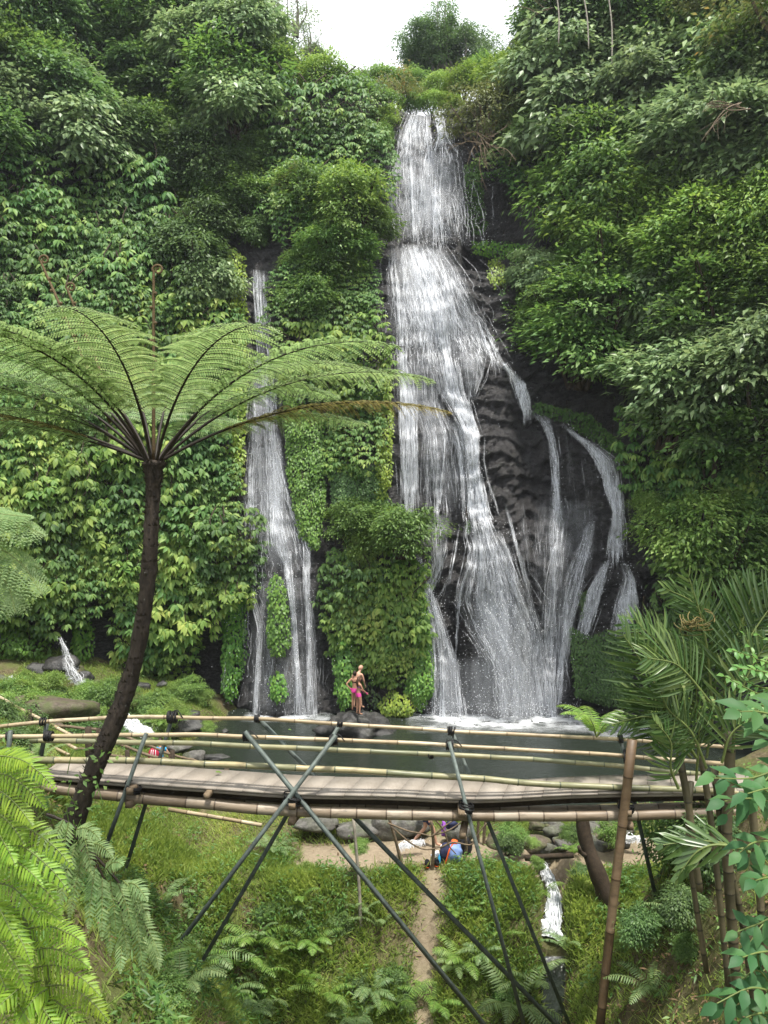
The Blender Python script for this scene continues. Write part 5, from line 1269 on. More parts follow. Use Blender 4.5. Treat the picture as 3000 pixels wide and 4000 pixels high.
# ------------------------------------------------------------------ tree fern
def frond(leafmb, stalkmb, pts, npin=30, plen=.48, pw=.062, npn=20, droop=.35, seed=0, r0=.024, start=.14, side_up=(0, 0, 1), simple=False, tip=.12, wf=.72):
    """twice divided frond along a curve: stalk, pinnae on both sides, each a row of narrow pinnules"""
    g_ = np.random.default_rng(seed)
    c = smoothpath(pts, 70); t = nrm(np.gradient(c, axis=0)); up = np.array(side_up, float)
    s_ = nrm(np.cross(t, up)); nn = np.cross(s_, t)
    tube(stalkmb, c, np.linspace(r0, .004, 70), 6, False)
    PP, DD, NN, LL, WW = [], [], [], [], []
    for f in np.linspace(start, .985, npin):
        i = min(69, int(f*69)); base = c[i]
        env = (math.sin(math.pi*min(1, (f-start)/(1-start)*.80+.17))**.75)*(1-.0*f)
        ln = plen*max(tip, env)*g_.uniform(.9, 1.08)
        for sd in (-1, 1):
            d = nrm(s_[i]*sd*.92+t[i]*.42+g_.normal(0, .05, 3))
            k = max(5, int(npn*ln/plen)); u = np.linspace(.03, 1, k)
            p = base+d*(u*ln)[:, None]+np.array([0, 0, -1.0])*(droop*ln*u**2)[:, None]+nn[i]*(.05*ln*np.sin(u*3.1))[:, None]
            dd = nrm(np.gradient(p, axis=0)); ss = nrm(np.cross(dd, nn[i])); w_ = pw*(1-u**2.2*.85)*g_.uniform(.9, 1.1)
            if simple:
                PP += [p[:1]]; DD += [nrm(p[-1:]-p[:1])]; NN += [nn[i][None]]; LL += [np.array([ln])]; WW += [np.array([pw])]
                continue
            for s2 in (-1, 1):
                PP.append(p); DD.append(ss*s2*.95+dd*.38+np.array([0, 0, -.14])); NN.append(np.repeat(nn[i][None], k, 0)+g_.normal(0, .12, (k, 3))); LL.append(w_+.004); WW.append(np.full(k, ln/k*wf))
            if plen > .3: tube(stalkmb, p[::3], np.linspace(.006, .002, len(p[::3])), 3, False)
    scatter(leafmb, STRIP, np.concatenate(PP), np.concatenate(DD), np.concatenate(NN), np.concatenate(LL), np.concatenate(WW))
CR = P(600, 1800, 10.6)                    # crown of the big tree fern
tf = thing('tree_fern', 'tall tree fern with leaning dark trunk and umbrella of arching fronds', 'tree fern', P(240, 3330, 10.6))
tp = smoothpath([P(215, 3480, 10.5), P(262, 3290, 10.5), P(345, 3060, 10.5), P(430, 2860, 10.55), P(500, 2680, 10.6), P(548, 2480, 10.6), P(578, 2260, 10.6), P(592, 2020, 10.6), P(600, 1860, 10.6), P(602, 1800, 10.6)], 80)
u = np.linspace(0, 1, 80)
rad = np.interp(u, [0, .1, .3, .5, .7, .85, .93, .97, 1], [.19, .15, .125, .11, .098, .098, .13, .17, .14])
rad = rad*(1+.07*fbm(u*30, u*0, 0, 3))
m_ = MB(); tube(m_, tp, rad, 16)
g_ = np.random.default_rng(2)
m_.V[0] = m_.V[0]+g_.normal(0, .008, m_.V[0].shape)
k_ = 700; ii = g_.integers(4, 79, k_); th = g_.uniform(0, 6.28, k_)
ro = np.stack([np.cos(th), np.sin(th), 0*th], -1); scatter(m_, LEAF5, tp[ii]+ro*rad[ii][:, None]*.95, ro+np.array([0, 0, .9]), ro, g_.uniform(.04, .10, k_), .035)
obj('trunk', m_, M['bark'], tf)
# fronds: azimuth (0 = right, 90 = away), rise angle, length, droop, brown?
FR = [(-93, 66, 3.3, 1.05, 0), (-50, 62, 3.4, 1.1, 0), (-20, 54, 4.0, 1.1, 0), (6, 46, 4.2, 1.0, 0), (2, 31, 4.2, .9, 1), (24, 62, 3.7, 1.05, 0), (42, 55, 3.5, 1.1, 0), 
      (95, 62, 3.3, 1.0, 0), (118, 60, 3.4, 1.0, 0), (140, 57, 3.6, 1.1, 0), (160, 56, 3.9, 1.0, 0), (176, 48, 4.0, 1.0, 0), (192, 40, 4.0, .9, 0), (204, 57, 3.8, 1.1, 0), (226, 62, 3.5, 1.1, 0), (178, 26, 3.9, .6, 1), (160, 34, 3.6, .8, 0), (30, 34, 3.4, .8, 0), (80, 40, 3.0, .8, 0), (205, 22, 3.0, .5, 0), (-125, 64, 3.3, 1.1, 0)]
for i, (az, el, L, dr, br) in enumerate(FR):
    a = math.radians(az); hd = np.array([math.cos(a), math.sin(a), 0]); e = math.radians(el*.93)
    pts = []
    x = CR.copy()+hd*.1; ang = e; n = 12
    for k in range(n+1):
        pts.append(x.copy()); ang = e-(e+math.radians(18)*dr)*(k/n)**1.12
        x = x+(hd*math.cos(ang)+np.array([0, 0, math.sin(ang)]))*L*1.0/n
    lm, sm = MB(), MB()
    frond(lm, sm, pts, 34, .72 if not br else .62, .078, 24, .26, 300+i, .024, .24, side_up=(0, 0, 1))
    fo = obj('frond', lm, M['fern_brown' if br else 'fern'], tf)
    obj('stalk', sm, M['rachis'], fo, origin=np.array(tf.location))
    if br: fo['label'] = 'browning old frond'
def fiddle(px, py, base, d, label=None):
    m_ = MB(); tip = P(px, py, d); p = smoothpath([base, base*.4+tip*.6+np.array([0, 0, .02]), tip], 20)
    th = np.linspace(0, 8.5, 36); rr = .075*(1-th/11); cc = tip+np.array([.06, 0, .02])
    sp = cc+np.stack([-rr*np.cos(th), 0*th+.01*th/8, rr*np.sin(th)], -1)
    tube(m_, np.concatenate([p, sp]), np.concatenate([np.linspace(.026, .018, 20), np.linspace(.02, .012, 36)]), 7)
    for k in range(5):
        f = 8+2*k; c = p[min(19, f)]; ball(m_, c+np.array([.03*(-1)**k, -.01, 0]), .026, 7, 5)
    fo = obj('fiddlehead', m_, M['fiddle'], tf, True)
fiddle(600, 1060, CR, 10.6); fiddle(158, 1020, P(430, 1650, 11.2), 11.8); fiddle(262, 1128, P(470, 1650, 11.3), 11.9)
# small epiphyte leaves at the trunk foot
g_ = np.random.default_rng(8); m_ = MB(); n = 90; c = tp[g_.integers(6, 26, n)]; q = c+np.stack([g_.normal(0, .14, n), -.18+g_.normal(0, .08, n), g_.normal(0, .1, n)], -1)
scatter(m_, LEAF5, q, np.stack([g_.normal(0, .6, n), g_.normal(-.3, .3, n), g_.normal(-.1, .5, n)], -1), np.array([0, -.5, .8]), g_.uniform(.05, .12, n), .05)
for _ in range(12):
    a = q[int(g_.integers(0, n))]; tube(m_, smoothpath([a, a+g_.normal(0, .1, 3), a+np.array([g_.normal(0, .1), -.05, -.3])], 6), .006, 4, False)
o = obj('trunk_creeper', m_, M['fine_yellow']); tag(o, 'small yellow green creeper clinging to the foot of the leaning trunk', 'creeper')

# ------------------------------------------------------------------ generic small ferns
def fern_mesh(seed, nf=9, L=1.0, mt='fern', up=60, npin=20, pl=.17):
    g_ = np.random.default_rng(seed); lm, sm = MB(), MB()
    for k in range(nf):
        a = k*6.283/nf+g_.normal(0, .25); e = math.radians(up+g_.normal(0, 10)); hd = np.array([math.cos(a), math.sin(a), 0])
        x = np.zeros(3); pts = []; l = L*g_.uniform(.75, 1.1)
        for j in range(9):
            pts.append(x.copy()); an = e-(e+.55)*(j/8)**1.2; x = x+(hd*math.cos(an)+np.array([0, 0, math.sin(an)]))*l/8
        frond(lm, sm, pts, npin, pl*L, .028*L, 8, .25, seed*20+k, .008, .12, simple=True)
    return [('fronds', mk_mesh('fronds_%d' % seed, lm, M[mt])), ('stalks', mk_mesh('stalks_%d' % seed, sm, M['rachis_green']))]
for i in range(3): PROTO['fern%d' % i] = fern_mesh(10+i)
for i in range(2): PROTO['bfern%d' % i] = fern_mesh(20+i, 7, 1.0, 'fern_mid')
def fern_at(px, py, s, label, key='fern0', d=None, group=None, rz=None):
    p = ghit(px, py) if d is None else P(px, py, d)
    t = thing('fern', label, 'fern', p, group)
    for nm, me in PROTO[key]: part(nm, me, t)
    t.scale = (s, s, s); t.rotation_euler = (R_.normal(0, .1)+.12, R_.normal(0, .1), R_.uniform(0, 6.28) if rz is None else rz); return t
FERNS = [(1000, 3700, 1.1, 'bfern0', 'light green fern on the bank between the two left bridge legs'), (800, 3760, 1.2, 'fern0', 'fern low on the bank crossing the left legs'), (950, 3790, 1.0, 'bfern1', 'drooping fern below the light green one'),
         (640, 3540, .75, 'fern1', 'small fern in the dark part of the bank right of the big foreground fern'), (1180, 3880, 1.0, 'bfern1', 'bright fern at the lower bank left of centre'), (1270, 3900, .9, 'bfern0', 'bright fern low on the bank beside the worn track'),
         (900, 3900, 1.0, 'fern2', 'fern at the bottom left of the bank'), (1020, 3960, .9, 'fern0', 'fern at the bottom edge between the crossing legs'), (1220, 3690, .8, 'bfern0', 'small upright fern left of the worn track'),
         (1810, 3770, .95, 'bfern0', 'light fern among the weeds left of the little stream'), (1990, 3960, 1.3, 'fern1', 'large fern at the bottom right of the weeds'), (2080, 3880, 1.0, 'fern2', 'fern hanging over the dark water of the gully'),
         (2120, 3500, .6, 'bfern1', 'small fern at the left edge of the white cascade'), (2240, 3340, .55, 'bfern0', 'tiny fern beside the weir plank'), (2215, 3720, .7, 'fern1', 'fern on the right edge of the gully'),
         (1560, 3960, .9, 'bfern1', 'bright fern at the bottom centre of the bank'), (1700, 3940, .9, 'bfern0', 'bright fern left of the large bottom right fern'), (1060, 3330, .7, 'fern0', 'small fern high on the bank under the deck'),
         (2700, 3640, .8, 'fern2', 'dim fern on the shaded right bank'), (2560, 3900, .8, 'fern1', 'dim fern low on the shaded right bank'), (1450, 3880, .7, 'fern2', 'small fern on the worn track'), (700, 3900, .8, 'fern1', 'fern at the foot of the crossing left leg')]
g_ = np.random.default_rng(91)
for k in range(26):
    px, py = g_.uniform(560, 2060), g_.uniform(3480, 3990)
    if abs(px-1560-(py-3400)*.05) < 90: continue
    fern_at(px, py, g_.uniform(.45, .95), 'small fern among the grass of the ravine bank', ['fern0', 'bfern0', 'bfern1', 'fern2'][k % 4], group='small ferns of the ravine bank')
for px, py, s, k, lb in FERNS: fern_at(px, py, s*1.25, lb, k)
fern_at(2330, 2880, 1.5, 'green fern arching over the far handrail at the right', 'bfern0', 15.8, rz=2.6)
fern_at(2640, 2860, 1.4, 'fern tucked behind the palm at the bridge end', 'bfern1', 15.2)
fern_at(150, 2985, 1.0, 'dark spiky fern behind the left rails of the bridge', 'fern1', 17.5)
fern_at(640, 2850, 1.1, 'soft green fern by the pool behind the left rails', 'bfern1', 28.5)
fern_at(690, 2835, 1.0, 'soft green fern at the left pool corner', 'bfern0', 28.7)

# ------------------------------------------------------------------ big fern in the lower left corner: comb-like pinnae on thick stalks
bf = thing('giant_fern', 'large sunlit yellow green fern filling the lower left corner', 'fern', P(60, 3900, 5.6))
def comb(lm, sm, a, b, sag, seed, wd=.115, n=30, d0=5.5, d1=5.3):
    g_ = np.random.default_rng(seed); A, B = P(*a, d0), P(*b, d1)
    pts = [A, A*.62+B*.38+np.array([0, 0, sag*1.0]), A*.25+B*.75+np.array([0, 0, sag*.75]), B]
    c = smoothpath(pts, 40); t = nrm(np.gradient(c, axis=0)); s_ = nrm(np.cross(t, np.array([0, -.72, .7]))); nn = np.cross(s_, t)
    tube(sm, c, np.linspace(.007, .002, 40), 5, False)
    L = np.linalg.norm(B-A); n = max(14, int(L/.030)); i = np.linspace(1, 39, n).astype(int)
    f = i/39.; w_ = wd*np.clip(np.sin(np.pi*np.clip(f*.72+.26, 0, 1)), .12, 1)
    for sd in (-1, 1):
        D = s_[i]*sd*.9+t[i]*.5+np.array([0, 0, -.28])+g_.normal(0, .05, (n, 3)); ws = w_*g_.uniform(.88, 1.1, n)
        scatter(lm, FOLDP, c[i], D, nn[i]+g_.normal(0, .12, (n, 3)), ws, .0185)
FOLDP = (np.array([[0, 0, 0], [-.5, .08, .05], [.5, .08, .05], [-.46, .6, .0], [.46, .6, .0], [0, .62, -.03], [0, .08, -.01], [0, 1, -.16]]),
         np.array([[1, 6, 5, 3], [6, 2, 4, 5]]), np.array([[0, 6, 1], [0, 2, 6], [3, 5, 7], [5, 4, 7]]))
CB = [((-60, 2965), (120, 2985), .04, 0), ((-40, 2960), (215, 3080), .10, 0), ((-60, 3020), (180, 3160), .09, 0), ((-60, 3080), (130, 3230), .08, 0), ((-40, 3170), (95, 3300), .06, 0), ((0, 3240), (285, 3390), .12, 0), ((-20, 3300), (268, 3480), .12, 0),
      ((-40, 3390), (238, 3550), .11, 0), ((-50, 3450), (195, 3640), .12, 0), ((-40, 3540), (125, 3770), .10, 0), ((100, 3630), (335, 3690), .07, 0), ((100, 3720), (350, 3780), .08, 1), ((130, 3780), (392, 3890), .10, 1), ((180, 3850), (425, 3990), .10, 1),
      ((190, 3860), (60, 4010), .05, 1), ((200, 3900), (330, 4060), .05, 1), ((-40, 3650), (110, 3880), .08, 1), ((-60, 3740), (60, 3960), .08, 1), ((160, 3830), (-30, 3960), .05, 1), ((60, 3560), (240, 3600), .06, 0), ((-40, 3820), (130, 4020), .06, 1), ((-60, 3200), (60, 3380), .05, 0), ((-60, 3480), (60, 3680), .05, 0),
      ((120, 3900), (230, 4040), .04, 1), ((-60, 3330), (160, 3450), .07, 0), ((-30, 3900), (60, 4060), .04, 1)]
lm1, sm1 = MB(), MB()
for i, (a, b, sg, yl) in enumerate(CB):
    lm, sm = MB(), MB(); comb(lm, sm, a, b, sg*.9, 500+i, .125, d0=5.7-.01*(i % 5), d1=5.35+.05*(i % 3))
    fo = obj('pinna', lm, M['fern_bright'], bf); obj('midrib', sm, M['rachis_green'], fo, origin=np.array(bf.location))
sm = MB()
for pts in ([(-180, 2900), (-60, 3000), (-60, 3300), (-50, 3700), (-40, 4050)], [(-120, 3500), (60, 3560), (170, 3750), (190, 3900), (210, 4060)]):
    tube(sm, smoothpath([P(a, b, 5.75) for a, b in pts], 30), .022, 7)
obj('stalk', sm, M['rachis_green'], bf, True)
# the darker drooping fern behind it
df = thing('drooping_fern', 'dusky tree fern drooping over the shaded bank right of the sunlit fern', 'fern', P(400, 3420, 7.5))
DC = [((330, 3320), (268, 3600)), ((300, 3290), (225, 3560)), ((370, 3390), (345, 3640)), ((400, 3430), (398, 3670)), ((430, 3440), (455, 3650)), ((460, 3450), (520, 3640)), ((480, 3440), (585, 3600)), ((500, 3450), (575, 3520)), ((430, 3560), (430, 3730)), ((470, 3560), (500, 3740)), ((520, 3580), (560, 3790)), ((540, 3580), (625, 3740)),
      ((560, 3660), (560, 3830)), ((590, 3680), (620, 3790)), ((350, 3300), (440, 3350)), ((300, 3240), (390, 3280)), ((270, 3210), (240, 3400)), ((250, 3200), (170, 3420)), ((320, 3250), (360, 3420)), ((480, 3650), (470, 3800)), ((410, 3400), (480, 3380)), ((200, 3230), (120, 3400)), ((520, 3500), (545, 3680))]
for i, (a, b) in enumerate(DC):
    lm, sm = MB(), MB(); comb(lm, sm, a, b, .05, 700+i, .105, d0=7.6-.03*(i % 6), d1=7.35-.05*(i % 4))
    fo = obj('pinna', lm, M['fern'], df); obj('midrib', sm, M['rachis_green'], fo, origin=np.array(df.location))
sm = MB()
for pts in ([(180, 3180), (300, 3240), (400, 3420), (480, 3560), (520, 3680)], [(330, 3300), (450, 3430), (540, 3560), (600, 3700)], [(180, 3180), (230, 3200), (300, 3280)]):
    tube(sm, smoothpath([P(a, b, 7.6) for a, b in pts], 24), np.linspace(.016, .006, 24), 6)
obj('stalk', sm, M['rachis'], df, True)
# fern fronds poking in at the left edge
ef = thing('edge_fern', 'pale green fern fronds reaching in at the left edge above the path', 'fern', P(-150, 2300, 8.0))
for i, pts in enumerate(([(-220, 2120), (-60, 2030), (60, 2040), (170, 2090)], [(-240, 2250), (-60, 2140), (70, 2190), (165, 2320)], [(-200, 2330), (-40, 2230), (30, 2290), (60, 2390)], [(-220, 2060), (-80, 2000), (20, 2010), (120, 2020)])):
    lm, sm = MB(), MB(); frond(lm, sm, [P(a, b, 8-.1*k) for k, (a, b) in enumerate(pts)], 26, .26, .045, 14, .55, 800+i, .012, .15, side_up=(0, -.5, .8))
    fo = obj('frond', lm, M['fern'], ef); obj('stalk', sm, M['rachis_green'], fo, origin=np.array(ef.location))

# ------------------------------------------------------------------ palm clump at the right bridge end
pm = thing('palm_clump', 'clump of palms with split dusty leaves at the right end of the footbridge', 'palm', P(2720, 3700, 10.5))
BLADE = (np.array([[0, 0, 0], [-.5, .18, .012], [0, .2, -.012], [.5, .18, .012], [-.5, .72, 0], [0, .74, -.025], [.5, .70, 0], [.12, 1, -.09]]), FOLD[1], FOLD[2])
M['palm_stem'] = bamboo_mat('palm_stem', [(.2, (.035, .032, .018)), (.55, (.085, .075, .04)), (.9, (.17, .14, .08))], .6)
def palm_frond(pts, d, n=22, ll=.62, w_=.034, seed=0, mt='palm', ang=.75, up=(0, -.85, .5), droop=.10, dd=0.0):
    g_ = np.random.default_rng(seed); c = smoothpath([P(a, b, d+dd*k) for k, (a, b) in enumerate(pts)], 40); t = nrm(np.gradient(c, axis=0)); s_ = nrm(np.cross(t, np.array(up, float))); nn = np.cross(s_, t)
    sm, lm = MB(), MB(); tube(sm, c, np.linspace(.020, .006, 40), 6, False)
    i = np.linspace(7, 39, n).astype(int); f = i/39.; L = ll*np.clip(np.sin(math.pi*(f*.62+.28)), .3, 1)*g_.uniform(.8, 1.08, n)
    for sd in (-1, 1):
        D = s_[i]*sd*(ang*(1-.35*f))[:, None]+t[i]*(.55+.45*f)[:, None]+np.array([0, 0, -droop])+g_.normal(0, .06, (n, 3))
        scatter(lm, BLADE, c[i], D, nn[i]+s_[i]*sd*.35+g_.normal(0, .22, (n, 3)), L, w_*g_.uniform(.8, 1.7, n))
    fo = obj('frond', lm, M[mt], pm); obj('stalk', sm, M['rachis_green'], fo, origin=np.array(pm.location))
PF = [([(2720, 2960), (2620, 2800), (2500, 2640), (2395, 2480)], 10.2, 24, .75), ([(2700, 2940), (2610, 2730), (2560, 2560), (2440, 2420)], 10.5, 24, .7), ([(2730, 2800), (2650, 2620), (2520, 2520), (2400, 2440)], 10.8, 22, .6),
      ([(2780, 2720), (2760, 2520), (2730, 2380), (2690, 2255)], 10.4, 20, .55), ([(2770, 2740), (2690, 2640), (2590, 2590), (2490, 2570)], 9.8, 22, .6), ([(2820, 2860), (2840, 2600), (2900, 2430), (2950, 2290)], 10.6, 24, .75), ([(2850, 2820), (2900, 2560), (2990, 2400), (3080, 2300)], 10.2, 24, .7),
      ([(2700, 2960), (2600, 2860), (2490, 2800), (2350, 2830)], 10.1, 22, .5), ([(2690, 2920), (2610, 2800), (2520, 2730), (2410, 2715)], 10.3, 22, .6), ([(2760, 3000), (2700, 2860), (2610, 2770), (2540, 2690)], 9.9, 24, .6), ([(2700, 3030), (2660, 2920), (2600, 2840), (2560, 2770)], 9.7, 20, .5),
      ([(2720, 3050), (2730, 2850), (2720, 2700), (2740, 2560)], 10.6, 22, .6), ([(2860, 2940), (2880, 2760), (2930, 2620), (2990, 2520)], 9.9, 22, .6), ([(2640, 2990), (2650, 2880), (2620, 2760), (2640, 2640)], 10.8, 22, .55), ([(2700, 2960), (2690, 2800), (2660, 2640), (2600, 2480)], 10.9, 24, .65), ([(2760, 2960), (2790, 2760), (2800, 2600), (2850, 2480)], 11.0, 24, .65),
      ([(2650, 3080), (2620, 3000), (2580, 2900), (2520, 2820)], 9.8, 18, .38), ([(2660, 2780), (2600, 2600), (2540, 2420), (2500, 2310)], 11.2, 20, .5), ([(2790, 2560), (2760, 2440), (2700, 2350), (2600, 2300)], 10.9, 20, .45), ([(2820, 2980), (2850, 2880), (2900, 2830), (2960, 2820)], 9.8, 20, .5)]
PF = [q for k, q in enumerate(PF) if k not in (10, 14, 17)]
for i, (pts, d, n_, ll) in enumerate(PF): palm_frond([(a_+(25 if a_ < 2600 else 0)*1.6, b_) for a_, b_ in pts], d, int(n_*1.05), ll*1.12, .026, 900+i, dd=-.06, ang=1.0)
palm_frond([(2930, 3330), (2800, 3290), (2680, 3290), (2590, 3300)], 8.6, 10, .42, .036, 940, 'palm', .55)
palm_frond([(2920, 3320), (2800, 3300), (2720, 3330), (2650, 3420)], 8.5, 9, .38, .036, 941, 'palm', .5)
for i, (pts, r) in enumerate((([(2655, 2960), (2690, 3150), (2710, 3320), (2735, 3480)], .062), ([(2740, 2960), (2770, 3150), (2800, 3400), (2850, 3900)], .055), ([(2850, 2860), (2850, 3050), (2840, 3300), (2880, 3900)], .09), ([(2790, 3000), (2830, 3300), (2900, 3600), (2960, 4050)], .06), ([(2700, 3050), (2690, 3200), (2700, 3400), (2760, 3800)], .05), ([(2930, 3050), (2960, 3400), (2990, 3800), (3000, 4050)], .07))):
    m_ = culm([P(a, b, 10.6+.15*i) for a, b in pts], r*.8, .34, 60+i, 9, 1.05); obj('trunk', m_, M['palm_stem'], pm, True)
m_ = MB(); g_ = np.random.default_rng(5)
for k in range(18):
    c = P(2720+g_.normal(0, 22), 2435+g_.normal(0, 16), 9.9); a = g_.uniform(0, 6.28); r = g_.uniform(.08, .2); th = np.linspace(0, g_.uniform(2, 5), 12)
    tube(m_, c+np.stack([r*np.cos(th+a), .08*np.sin(th*2+a), r*.55*np.sin(th+a)], -1), .006, 4, False)
obj('dry_tangle', m_, M['fern_brown'], pm)
for k, (a, b, l) in enumerate((((2660, 2660), (2645, 2800), .1), ((2730, 2700), (2735, 2850), .1), ((2775, 2720), (2760, 2830), .1))):
    m_ = MB(); q = smoothpath([P(*a, 9.7), P((a[0]+b[0])/2+20, (a[1]+b[1])/2-25, 9.65), P(*b, 9.6)], 10)
    for j in range(9): scatter(m_, FOLD, q[j:j+1], q[j+1:j+2]-q[j:j+1], np.array([[.4, -.8, .3]]), np.linalg.norm(q[j+1]-q[j])*1.5, .075*(1-j/11))
    obj('hanging_leaflet', m_, M['palm'], pm)

# ------------------------------------------------------------------ near leafy shrub at the right edge
ns = thing('leafy_shrub', 'close broad leaved shrub reaching in along the right edge', 'shrub', P(3050, 3950, 4.4))
g_ = np.random.default_rng(77)
NB = [([(3120, 2700), (3000, 2720), (2900, 2680), (2830, 2640)], 15, .085, 'near_bright', 5.4), ([(3120, 2620), (3000, 2590), (2920, 2560), (2860, 2540)], 13, .08, 'near_bright', 5.6), ([(3120, 2760), (3010, 2760), (2920, 2760), (2850, 2790)], 12, .075, 'near_bright', 5.5),
      ([(3140, 2860), (3030, 2800), (2960, 2780), (2890, 2780)], 6, .19, 'near', 4.4), ([(3160, 3020), (3040, 3010), (2930, 3040), (2790, 3040)], 9, .17, 'near', 4.3), ([(3160, 3200), (3060, 3150), (2940, 3120), (2830, 3130)], 10, .16, 'near', 4.2), ([(3160, 3320), (3050, 3290), (2950, 3290), (2890, 3330)], 9, .15, 'near', 4.2),
      ([(3160, 3480), (3070, 3420), (2990, 3430), (2950, 3440)], 7, .14, 'near', 4.1), ([(3160, 3620), (3050, 3580), (2960, 3610), (2880, 3640)], 9, .13, 'near', 4.2), ([(3160, 3760), (3060, 3720), (2970, 3720), (2900, 3740)], 10, .14, 'near', 4.1), ([(3160, 3900), (3040, 3880), (2930, 3860), (2800, 3920)], 12, .15, 'near', 4.0), ([(3160, 4010), (3050, 3960), (2960, 3960), (2880, 3990)], 10, .14, 'near', 4.0),
      ([(3160, 2960), (3080, 2900), (3010, 2860), (2960, 2850)], 6, .17, 'near', 4.5), ([(3160, 2560), (3080, 2520), (3000, 2500), (2960, 2480)], 8, .08, 'near_bright', 5.6), ([(3160, 3120), (3080, 3080), (3000, 3080), (2920, 3100)], 7, .15, 'near', 4.2), ([(3140, 2660), (3040, 2640), (2960, 2620), (2880, 2610)], 14, .08, 'near_bright', 5.5)]
NB += [([(a+g_.uniform(0, 70), b+g_.uniform(-80, 80)) for a, b in pts], n, L*g_.uniform(.8, 1.05), mt, d+g_.uniform(.05, .4)) for pts, n, L, mt, d in NB]
for i, (pts, n, L, mt, d) in enumerate(NB):
    c = smoothpath([P(a, b, d-.07*k) for k, (a, b) in enumerate(pts)], 30); m_ = MB(); sm = MB(); tube(sm, c, np.linspace(.009, .003, 30), 5, False)
    f = np.linspace(.25, 1, n); ii = (f*29).astype(int); t = nrm(np.gradient(c, axis=0))[ii]; sd = np.where(np.arange(n) % 2 == 0, 1, -1)[:, None]
    side = nrm(np.cross(t, np.array([0, -.5, .85]))); D = t*.75+side*sd*.8+np.array([0, -.05, -.25])+g_.normal(0, .22, (n, 3)); D[-1] = t[-1]+np.array([0, 0, -.2])
    scatter(m_, LEAF9, c[ii], D, np.array([0, -.45, .85])+g_.normal(0, .28, (n, 3)), L*.86*g_.uniform(.7, 1.15, n), L*.40)
    fo = obj('leafy_branch', m_, M[mt], ns); obj('twig', sm, M['rachis_green'], fo, origin=np.array(ns.location))

# ------------------------------------------------------------------ ground cover: grass, weeds, litter (one mass each)
def scat_ground(n, x0, x1, y0, y1, seed, dens):
    g_ = np.random.default_rng(seed); x = g_.uniform(x0, x1, n); y = g_.uniform(y0, y1, n)
    k = g_.uniform(0, 1, n) < dens(x, y); x, y = x[k], y[k]; z = G(x, y)
    v = (np.abs(x/y*F) < 2300) & (-z/y*F < 2250)
    return np.stack([x, y, z], -1)[v], g_
def grassd(x, y):
    b = .5+.9*fbm(x*.9, y*.9, 4, 3)
    d = np.clip(b+.55, 0.25, 1)*(1-np.clip(pathmask(x, y)*1.25, 0, 1))
    d = d*(1-.7*sstep(3.9, 5.2, x)*(1-sstep(18.3, 19.0, y)))*(1-.35*(1-sstep(-4.6, -3.2, x))*(1-sstep(17.5, 18.5, y)))
    return d*((y < 23.0) | (x < -5.5))*(y > 6.8)*(np.abs(x-chan(y)) > .30)
p, g_ = scat_ground(520000, -15, 11, 6.8, 34.5, 1, grassd); n = len(p)
m_ = MB(); L = g_.uniform(.10, .30, n)*(1+.5*(fbm(p[:, 0]*.7, p[:, 1]*.7, 9, 2)))
scatter(m_, (np.array([[-.5, 0, 0], [.5, 0, 0], [0, 1, .25]]), np.zeros((0, 4), int), np.array([[0, 1, 2]])), p, np.stack([g_.normal(0, .65, n), g_.normal(-.5, .5, n), np.ones(n)*.65], -1), np.stack([g_.normal(0, .5, n), -.5*np.ones(n), .9+g_.normal(.0, .3, n)], -1), np.clip(L, .05, .4), g_.uniform(.012, .03, n))
m2_ = m_
q_, g_ = scat_ground(230000, -7.5, 7.5, 15.5, 21.0, 12, lambda x, y: grassd(x, y)*np.clip(.55+.7*vn(x*1.7, y*1.7, 8)+.5*vn(x*5, y*5, 2), 0.05, 1)); n = len(q_)
scatter(m2_, (np.array([[-.5, 0, 0], [.5, 0, 0], [.3, .6, .1], [0, 1, .3]]), np.zeros((0, 4), int), np.array([[0, 1, 2], [0, 2, 3]])), q_, np.stack([g_.normal(0, .65, n), g_.normal(-.6, .5, n), np.ones(n)*.6], -1), np.stack([g_.normal(0, .5, n), -.5*np.ones(n), .9+g_.normal(.0, .3, n)], -1), g_.uniform(.10, .38, n), g_.uniform(.014, .034, n))
o = obj('grass', m2_, M['grass'], origin=(0, 18, -10)); tag(o, 'short dry and green grass over the banks below the footbridge', 'grass', kind='stuff')
def weedd(x, y):
    px = x/y*F+1500; py = 2000-G(x, y)/y*F
    d = np.exp(-((px-1290)/130)**2-((py-3560)/300)**2)*1.3+np.exp(-((px-1900)/200)**2-((py-3760)/230)**2)*1.6+np.exp(-((px-1960)/180)**2-((py-3430)/120)**2)*.9+np.exp(-((px-950)/230)**2-((py-3560)/120)**2)*.8
    d = d+np.exp(-((px-2480)/220)**2-((py-3550)/160)**2)*.75+np.exp(-((px-700)/260)**2-((py-3850)/160)**2)*.8+np.exp(-((px-1030)/260)**2-((py-3900)/150)**2)*.6+.16+.8*(px < 700)*(py > 3450)+np.exp(-((px-1150)/200)**2-((py-3330)/60)**2)*.3+np.exp(-((px-2750)/300)**2-((py-3350)/100)**2)*.8
    return np.clip(d*(.40+1.3*vn(x*1.5, y*1.5, 6)), 0, 1)*(1-np.clip(pathmask(x, y)*1.3, 0, 1))*(np.abs(x-chan(y)) > .36)*((y < 22.3)+.45*(x < -6.0))
p, g_ = scat_ground(40000, -12, 11, 6.8, 34, 2, weedd); n = len(p)
m_ = MB(); H = g_.uniform(.12, .5, n)
K = 7
pp = np.repeat(p, K, 0); hh = np.tile(np.linspace(.35, 1, K), n)*np.repeat(H, K); a = g_.uniform(0, 6.28, n*K)
pp = pp+np.stack([.05*np.cos(a), .05*np.sin(a)-hh*.12, hh], -1)
